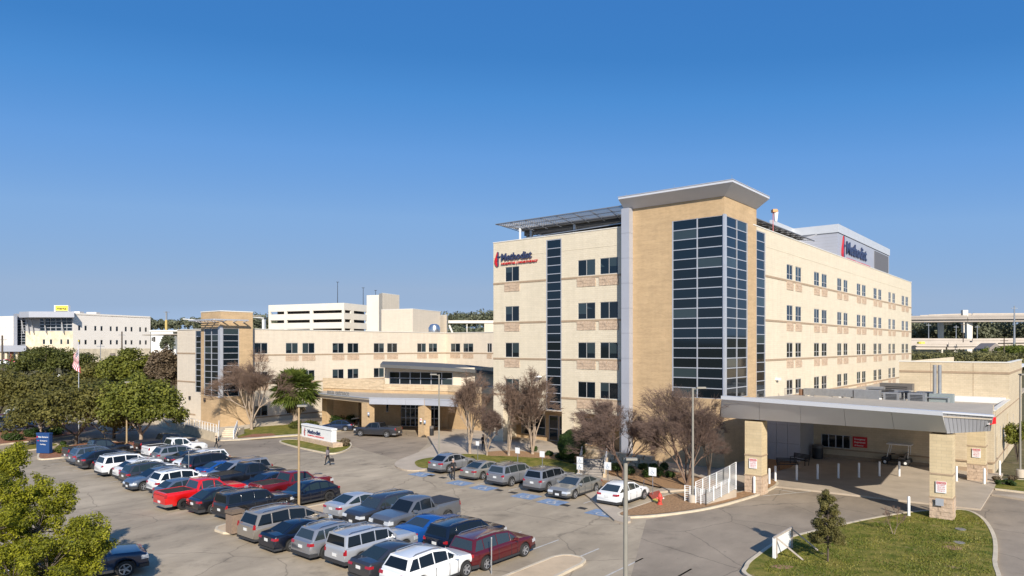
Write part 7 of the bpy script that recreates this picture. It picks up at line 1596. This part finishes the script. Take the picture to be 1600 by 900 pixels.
text('lettering', 'HOSPITAL | NORTHEAST', t, (ln*.22, -.06, .80), 0, 1, mat('red_paint', (.65, .02, .03), .5), width=ln*.55, height=.18, depth=.01, bold=.02)
# accessible parking signs
def post_sign(label, x, y, ytop, zb=.13, hs=.45, w_=.3, blue=True, two=False, m=None):
    p = G(x, y, zb); h_ = H-(ytop-HZ)*p.y/F-zb; t = thing('parking_sign', label, 'sign', (p.x, p.y, zb), ANG, 'accessible parking signs')
    mb = MB(); mb.bar((0,0,0), (0,0,h_), .05, .04); part('post', mb, M['steel'], t)
    for i in range(2 if two else 1):
        z1 = h_-.02-i*(hs+.04); mb = MB(); mb.box(-w_, w_, -.05, -.03, z1-hs, z1); part('plate', mb, M['white'], t)
        if blue:
            mb = MB(); q = []
            for kk in range(9): a0 = 2.2+kk*.5; a1 = a0+.5; mb.bar((.12*math.cos(a0), -.056, z1-hs*.62+.12*math.sin(a0)), (.12*math.cos(a1), -.056, z1-hs*.62+.12*math.sin(a1)), .035, .01)
            mb.bar((-.03, -.056, z1-hs*.2), (0, -.056, z1-hs*.55), .05, .01); mb.bar((0, -.056, z1-hs*.55), (.14, -.056, z1-hs*.6), .04, .01); part('wheelchair_symbol', mb, M['bluep'], t)
    return t
post_sign('white bay sign on the grass behind the beige sedan', 809, 733, 699, blue=False, hs=.5, w_=.25)
post_sign('white bay sign on the grass behind the third silver SUV', 847.5, 741, 704.5, blue=False, hs=.5, w_=.25)
post_sign('grey backed thin sign left of the other bay signs', 746.5, 722, 689, blue=False, hs=.4, w_=.2)
post_sign('double blue and white bay sign at the foot of the front steps', 906.5, 749, 713.5, two=True, hs=.5)
post_sign('blue and white bay sign behind the nose out silver sedan', 950, 758, 721.5, hs=.6)
post_sign('blue and white bay sign behind the white SUV by the hydrant', 1020, 773, 730, hs=.6)
def thin_post(label, x, y, ytop, p=None):
    p = p or G(x, y); t = thing('metal_post', label, 'post', (p[0], p[1], 0)); h_ = H-(ytop-HZ)*p[1]/F; mb = MB(); mb.bar((0,0,0), (0,0,h_), .05); part('post', mb, M['steel'], t); mb = MB(); mb.box(-.03,.03,-.04,.04,h_,h_+.04); part('cap', mb, M['alum'], t)
thin_post('thin bare metal post among the cars of the left rows', 295, 750, 706); thin_post('thin grey post on the concrete island at the maroon SUV', 768, 897, 841); thin_post('short post on the mulch behind the white SUV', 1006, 768, 751)
# fire hydrant
p = G(1031, 788, .16); t = thing('fire_hydrant', 'red fire hydrant standing on the bark mulch', 'hydrant', (p.x, p.y, .16)); HR = mat('hydrant_red', (.55, .06, .04), .5, var=.15, scale=8)
mb = MB(); mb.lathe([(.19,0),(.19,.05),(.13,.06),(.13,.5),(.16,.52),(.16,.58),(.14,.62),(.1,.72),(.03,.78),(.03,.84),(0,.84)], 16); part('barrel', mb, HR, t, smooth=40)
for s in (-1, 1): mb = MB(); mb.tube((s*.12,0,.42), (s*.24,0,.42), .065, .065, 10); part('nozzle', mb, HR, t)
mb = MB(); mb.tube((0,-.12,.36), (0,-.25,.36), .085, .085, 10); part('nozzle', mb, HR, t)
mb = MB(); mb.tube((.22,-.02,.42), (.28,-.02,.42), .05, .05, 8); part('nozzle_cap', mb, M['white'], t)
# bins
p = G(363.5, 833, .13); t = thing('waste_bin', 'square tan waste bin at the end of the concrete island', 'bin', (p.x, p.y+.3, .13), ANG); TB_ = mat('bin_tan', (.24, .17, .12), .85, var=.15, scale=8, bump=.3, bscale=40)
mb = MB(); mb.box(-.36,.36,-.36,.36,0,1.05); part('body', mb, TB_, t); mb = MB(); mb.box(-.40,.40,-.40,.40,1.12,1.30); mb.box(-.3,.3,-.3,.3,1.30,1.36); part('lid', mb, mat('bin_lid', (.15, .11, .08), .8), t); mb = MB(); mb.box(-.3,.3,-.3,.3,1.04,1.13); part('opening', mb, M['dark'], t)
def round_bin(label, p, z, h_=1.15, r=.34):
    t = thing('waste_bin', label, 'bin', (p[0], p[1], z)); mb = MB(); mb.lathe([(r*.9,0),(r,.05),(r,h_*.75),(r*.95,h_*.76)], 14); part('body', mb, M['dark'], t, smooth=40); mb = MB(); mb.lathe([(r*1.03,h_*.76),(r*1.03,h_*.95),(r*.6,h_),(0,h_)], 14); part('lid', mb, M['plastic'], t, smooth=40)
round_bin('black round bin in front of the grey panel wall', W(32.4, 10.4), .13, 1.35, .5); round_bin('black bin beside the right entrance column', XY(674, 84.0), 0, 1.3, .3)
round_bin('short dark bin half hidden by the bare trees', XY(752, 80), .12, 1.2, .25) if False else None
# benches
def bench(label, p, rz, s=1.0):
    t = thing('bench', label, 'bench', (p[0], p[1], .13), rz, 'metal benches by the panel wall'); t.scale = (s, s, s)
    for i in range(5): mb = MB(); mb.box(-.9,.9,-.25+i*.1,-.18+i*.1,.43,.46); part('seat_slat', mb, M['dark'], t)
    for i in range(4): mb = MB(); mb.box(-.9,.9,.28+i*.02,.31+i*.02,.55+i*.11,.63+i*.11); part('back_slat', mb, M['dark'], t)
    for x in (-.8, .8): mb = MB(); mb.bar((x,-.25,0),(x,-.25,.62),.05); mb.bar((x,.25,0),(x,.35,.95),.05); mb.bar((x,-.25,.62),(x,.28,.62),.05); mb.bar((x,-.25,.42),(x,.3,.42),.04); part('leg', mb, M['dark'], t)
a = G(1252, 727, .13); bench('black metal bench facing left under the emergency canopy', (a.x, a.y+.4), ANG-.4); a = G(1232, 734, .13); bench('black metal bench nearer the white posts under the canopy', (a.x, a.y+.2), ANG+.6)
a = G(1010, 757, .14)
# bollards
bl = None; bxy = [(1178.5, 771), (1193, 764.5), (1202, 756.5), (1211.5, 752), (1245, 750.5), (1277.5, 749), (1310, 747.5), (1342, 746.5), (1374, 744.5), (1405, 744.5), (1420, 806), (1494.5, 752.5), (1538, 756.5), (1562, 743), (1484.5, 802)]
bnames = ['at the foot of the left canopy column', 'second from the left canopy column on the mulch', 'third from the left canopy column at the mulch tip', 'first of the long row under the canopy', 'in the long row left of the benches', 'in the long row before the black bin', 'in the long row below the window row', 'in the long row below the red sign', 'in the long row left of the golf cart', 'in the long row right of the golf cart', 'alone on the lawn island kerb', 'left of the rear canopy column', 'right of the rear canopy column', 'farthest right beside the emergency block corner', 'tucked against the near right column']
for k, (x, y) in enumerate(bxy):
    z = .12 if k not in (10, 14) else .1; p = G(x, y, z); lb = 'white steel bollard '+bnames[k]
    if bl is None:
        bl = thing('bollard', lb, 'bollard', (p.x, p.y, z), 0, 'white bollards round the emergency canopy'); mb = MB(); mb.lathe([(.085,0),(.085,1.18),(.07,1.24),(0,1.26)], 14); part('post', mb, M['white'], bl, smooth=50); mb = MB(); mb.lathe([(.12,0),(.12,.03),(.085,.04)], 14); part('foot', mb, M['concrete'], bl)
    else: dup(bl, (p.x, p.y, z), 0, lb)
# ramp railings
def horiz_rail(label, A, B, zA, zB, h_=1.05, n=8, posts=5):
    o = Vector((A.x, A.y, 0)); t = thing('ramp_railing', label, 'railing', o, 0, 'white railings of the ramp'); a = Vector((0, 0, zA)); b = Vector((B.x-A.x, B.y-A.y, zB))
    for i in range(posts+1): p = a.lerp(b, i/posts); mb = MB(); mb.bar(p, p+Vector((0,0,h_)), .055); part('post', mb, M['white'], t)
    for k in range(n): z = .12+(h_-.14)*k/(n-1); mb = MB(); mb.bar(a+Vector((0,0,z)), b+Vector((0,0,z)), .022, .03); part('rail', mb, M['white'], t)
    return t
z0 = .16
A, B = G(1087, 785, z0), G(1150, 757, .9); 
A1 = G(1103, 789, z0); B1 = G(1150, 768, .6)
horiz_rail('front white railing of the ramp nearest the mulch', A1, B1, z0, .75, posts=4)
A2 = G(1087, 779, z0); B2 = G(1130, 764, z0+.4); horiz_rail('rear white railing of the ramp lit by the sun', A2, B2, z0, .8, posts=4, h_=1.2)
A3 = B2; B3 = G(1150, 756, z0+.5); horiz_rail('shaded upper end of the rear ramp railing', A3, B3, .8, 1.1, posts=2, h_=1.2)
A4 = G(1070, 782.5, z0); horiz_rail('short white railing panel left of the lamp post', A4, G(1086, 785, z0), z0, z0, posts=2, h_=1.1); horiz_rail('short white railing joining the lamp side to the front railing', G(1087, 786, z0), A1, z0, z0, posts=2)
rp_ = thing('ramp', 'sloping pale concrete ramp between the white railings', 'ramp', (A1.x, A1.y, 0)); mb = MB()
q = [A1+Vector((.15,.2,0)), B1+Vector((.1,.2,0)), B2+Vector((.6,.4,0)), A2+Vector((.1,0,0))]; hz = [.18, .78, .82, .18]; qq = [(p.x-A1.x, p.y-A1.y) for p in q]
mb.raw([(*p, 0) for p in qq]+[(*p, h_) for p, h_ in zip(qq, hz)], [(3,2,1,0),(4,5,6,7),(0,1,5,4),(1,2,6,5),(2,3,7,6),(3,0,4,7)]); part('slab', mb, M['walk'], rp_)
# front steps with handrails
p = G(925, 745, .12); t = thing('front_steps', 'rough grey stone steps with metal handrails before the tower', 'steps', (p.x, p.y, .1), ANG*.3); 
for k in range(7): mb = MB(); mb.box(-1.0, .9, k*.38, 2.9, .0 if k == 0 else k*.15, (k+1)*.15-.004); part('step', mb, mat('step_grey', (.27, .24, .21), .9, var=.15, scale=3), t)
for x in (-1.12, 1.02): mb = MB(); mb.hexa([(x-.11,-.1,0),(x+.11,-.1,0),(x+.11,2.9,0),(x-.11,2.9,0),(x-.11,-.1,.3),(x+.11,-.1,.3),(x+.11,2.9,1.25),(x-.11,2.9,1.25)]); part('side_wall', mb, M['stone2'], t)
for x in (-1.12, 1.02):
    mb = MB(); mb.bar((x,0,.3), (x,0,1.2), .05); mb.bar((x,2.8,1.2), (x,2.8,2.1), .05); mb.bar((x,0,1.2), (x,2.8,2.1), .05); mb.bar((x,0,.8), (x,2.8,1.7), .04); part('handrail', mb, M['alum'], t)
p = W(20, -4.5, .12); t = thing('rock_wall', 'low wall of tumbled tan limestone beside the front steps', 'wall', (p.x, p.y, .1), ANG); rr = random.Random(12)
pz = W(11.8, -7.0)
for r_ in range(3):
    for i in range(12):
        x = -7+i*.85+.4*(r_ % 2); mb = MB(); hx = .36+rr.random()*.05; j = lambda: rr.uniform(-.05, .05)
        mb.hexa([(x-hx+j(),-.3+j(),r_*.36),(x+hx+j(),-.3+j(),r_*.36),(x+hx+j(),.3+j(),r_*.36),(x-hx+j(),.3+j(),r_*.36),(x-hx+j(),-.27+j(),r_*.36+.34),(x+hx+j(),-.27+j(),r_*.36+.34),(x+hx+j(),.27,r_*.36+.34),(x-hx+j(),.27,r_*.36+.34)]); part('stone', mb, M['stone2'], t)
# board on the lawn island
a, b = G(1208.5, 873, .11), G(1236, 856, .11); d = b-a; ln = d.length; ang = math.atan2(d.y, d.x); t = thing('propped_board', 'white board braced by timber struts on the lawn island', 'board', a, ang)
mb = MB(); mb.box(.12, ln-.1, -.03, .0, .15, 1.0); part('board', mb, M['white'], t)
WT = mat('weathered_timber', (.42, .36, .30), .85, var=.2, scale=6)
for x in (.0, .2, ln-.08): mb = MB(); mb.box(x, x+.11, -.09, .05, 0, 1.08); part('upright', mb, M['white'] if x < .1 else WT, t)
mb = MB(); mb.bar((-.02, -.05, 1.1), (ln+.02, -.05, 1.1), .09); part('top_rail', mb, WT, t)
for x in (.25, ln-.02): mb = MB(); mb.bar((x, -.1, 1.0), (x+.45, -1.25, .02), .07); part('strut', mb, WT, t)
# vent covers in the lawn
for (x, y, lb) in ((1501, 827, 'small grey valve cover in the grass by the kerb'), (1499, 848, 'small grey valve cover in the grass beside the bare soil patch')):
    p = G(x, y, .12); t = thing('valve_cover', lb, 'cover', (p.x, p.y, .12)); mb = MB(); mb.lathe([(.28,0),(.28,.03),(0,.035)], 14); part('lid', mb, M['steel'], t)
p = G(300, 664); t = thing('banner_sign', 'white banner with blue and red lettering on the ramp wall railing', 'sign', (G(281, 674).x, G(281, 674).y-.35, 1.1), R(-38)); mb = MB(); mb.box(0, 1.45, -.03, 0, 0, 1.45); part('board', mb, M['white'], t)
for i, (s_, m_) in enumerate((('NOW HIRING', 'red'), ('APPLY TODAY', 'navy'), ('ER OPEN', 'navy'))): text('lettering', s_, t, (.12, -.035, 1.0-i*.4), 0, 1, M[m_], width=1.2, height=.2, depth=.003, bold=.02)
# notices at the entrance columns
for (x, Y, z, m_, lb) in ((664.5, 83.2, 1.7, 'bluep', 'small blue notice on the right entrance column'), (658.5, 83.3, 1.9, 'white', 'small white notice on the right entrance column'), (577, 84.9, 2.5, 'bluep', 'small blue notice on the left entrance column')):
    p = XY(x, Y); t = thing('notice', lb, 'sign', (p[0], p[1]-.45, z), ANG*.5); mb = MB(); mb.box(-.13, .13, -.02, .0, 0, .4); part('plate', mb, M[m_], t); mb = MB(); mb.box(-.08, .08, -.03, -.021, .15, .32); part('picture', mb, M['white'] if m_ != 'white' else M['red'], t)

# ================================================================== PEOPLE
def person(label, loc, heading, height, top, bottom, hairm, pose='walk', hair_long=False, group=None):
    """one skinned body; skeleton vertices carry a radius each, the surface grows round them"""
    s = height/1.75; V_ = []; E_ = []; Rr = []
    def v(x, y, z, r, par=None):
        V_.append((x*s, y*s, z*s)); Rr.append(r*s)
        if par is not None: E_.append((par, len(V_)-1))
        return len(V_)-1
    pel = v(0, 0, .95, .135); wa = v(.01, 0, 1.10, .125, pel); ch = v(.01, 0, 1.30, .155, wa); up = v(0, 0, 1.42, .11, ch); ne = v(.01, 0, 1.50, .052, up); hd = v(.025, 0, 1.60, .085, ne); hd2 = v(.02, 0, 1.69, .088, hd); no = v(.115, 0, 1.62, .018, hd)
    st = {'walk': .24, 'stand': .04}[pose]; hands = []
    for sd_ in (1, -1):
        hp = v(0, sd_*.10, .88, .095, pel); kn = v(sd_*st*.55, sd_*.10, .50, .062, hp); an = v(sd_*st-.03, sd_*.10, .09, .042, kn); to = v(sd_*st+.14, sd_*.115, .035, .035, an)
        sh = v(0, sd_*.19, 1.40, .06, up); el = v(-sd_*st*.3-.02, sd_*.25, 1.13, .042, sh); wr = v(-sd_*st*.5+.12, sd_*.25, .90, .028, el) if pose == 'walk' else v(.20, sd_*.20, 1.10, .028, el)
        pm = v(-sd_*st*.5+.15 if pose == 'walk' else .27, sd_*.25 if pose == 'walk' else sd_*.16, .83 if pose == 'walk' else 1.13, .034, wr); hands.append(pm)
        px_, py_, pz_ = V_[pm][0]/s, V_[pm][1]/s, V_[pm][2]/s
        for k, (dy, ln_) in enumerate(((-.03, .065), (-.01, .08), (.01, .075), (.03, .06))):
            f1 = v(px_+.02, py_+dy, pz_-.035, .011, pm); v(px_+.045, py_+dy, pz_-.035-ln_*.7, .008, f1)
        t1 = v(px_+.045, py_-sd_*.02, pz_+.005, .012, pm); v(px_+.075, py_-sd_*.02, pz_-.03, .009, t1)
    me = bpy.data.meshes.new('person'); me.from_pydata(V_, E_, []); o = bpy.data.objects.new('person', me); C.objects.link(o)
    md = o.modifiers.new('skin', 'SKIN'); md.use_smooth_shade = True
    for i, r in enumerate(Rr): me.skin_vertices[0].data[i].radius = (r, r*(1.0))
    me.skin_vertices[0].data[pel].use_root = True
    o.modifiers.new('sub', 'SUBSURF').levels = 1
    bpy.context.view_layer.update(); m2 = bpy.data.meshes.new_from_object(o.evaluated_get(bpy.context.evaluated_depsgraph_get())); o.modifiers.clear(); o.data = m2
    m2.materials.clear()
    for m_ in (M['skin'], top, bottom, M['dark']): m2.materials.append(m_)
    for f in m2.polygons:
        z = f.center.z/s; y = abs(f.center.y)/s; x = f.center.x/s
        f.material_index = 3 if z < .10 else (2 if z < .98 and y < .19 and abs(x) < .6 and not (z > .76 and y > .17) else (0 if z > 1.47 or (pose == 'walk' and y > .2 and z < .93) or (pose == 'stand' and x > .17 and z > 1.0) else 1))
        f.use_smooth = True
    o.location = loc; o.rotation_euler = (0, 0, heading); tag(o, label, 'person', group)
    mb = MB(); mb.lathe([(.0, .125), (.06, .11), (.095, .06), (.105, .0), (.095, -.07 if not hair_long else -.2), (.07, -.09 if not hair_long else -.26)], 14, o=(-.015*s, 0, 1.66*s))
    h_ = part('hair', mb, hairm, o, smooth=60); h_.scale = (s, s, s); h_.location = (-.02*s, 0, 1.66*s*(1-s))
    for y in (.033, -.033): mb = MB(); mb.lathe([(0,-.012),(.012,0),(0,.012)], 8, o=(.104*s, y*s, 1.655*s)); part('eye', mb, M['dark'], o)
    mb = MB(); mb.box(.098*s, .108*s, -.025*s, .025*s, 1.572*s, 1.58*s); part('mouth', mb, mat('lips', (.3, .09, .08), .6), o)
    return o
p = G(338, 701); person('person in black walking across the road by the ramp wall', (p.x, p.y, .005), .3, 1.36, M['cloth'], M['cloth'], M['hair'])
p = G(512, 727); person('person in dark clothes carrying a bag across the drive', (p.x, p.y, .005), 2.6, 1.70, M['cloth2'], M['cloth'], M['hair'], hair_long=True)
t = thing('handbag', 'dark bag hanging from the hand of the crossing person', 'bag', (p.x+.42, p.y-.1, .35)); mb = MB(); mb.hexa([(-.2,-.08,0),(.2,-.08,0),(.2,.08,0),(-.2,.08,0),(-.16,-.05,.3),(.16,-.05,.3),(.16,.05,.3),(-.16,.05,.3)]); part('bag_body', mb, M['cloth'], t); mb = MB(); mb.bar((-.1,0,.3),(-.06,0,.48),.02); mb.bar((.1,0,.3),(.06,0,.48),.02); mb.bar((-.06,0,.48),(.06,0,.48),.02); part('strap', mb, M['cloth'], t)
p = G(708, 750); person('person in black standing behind the beige sedan', (p.x, p.y, .005), -1.2, 1.74, M['cloth'], M['cloth'], M['hairg'], 'stand')
p = G(755, 706); person('dark clothed person standing behind the slender bare trees', (p.x, p.y, .12), -1.0, 1.7, M['cloth'], M['cloth'], M['hairg'], 'stand')
p = G(560, 671); person('person in black leaning at the open tailgate of the blue hatchback', (p.x, p.y, .01), 2.9, 1.7, M['cloth'], M['cloth'], M['hair'], 'stand')
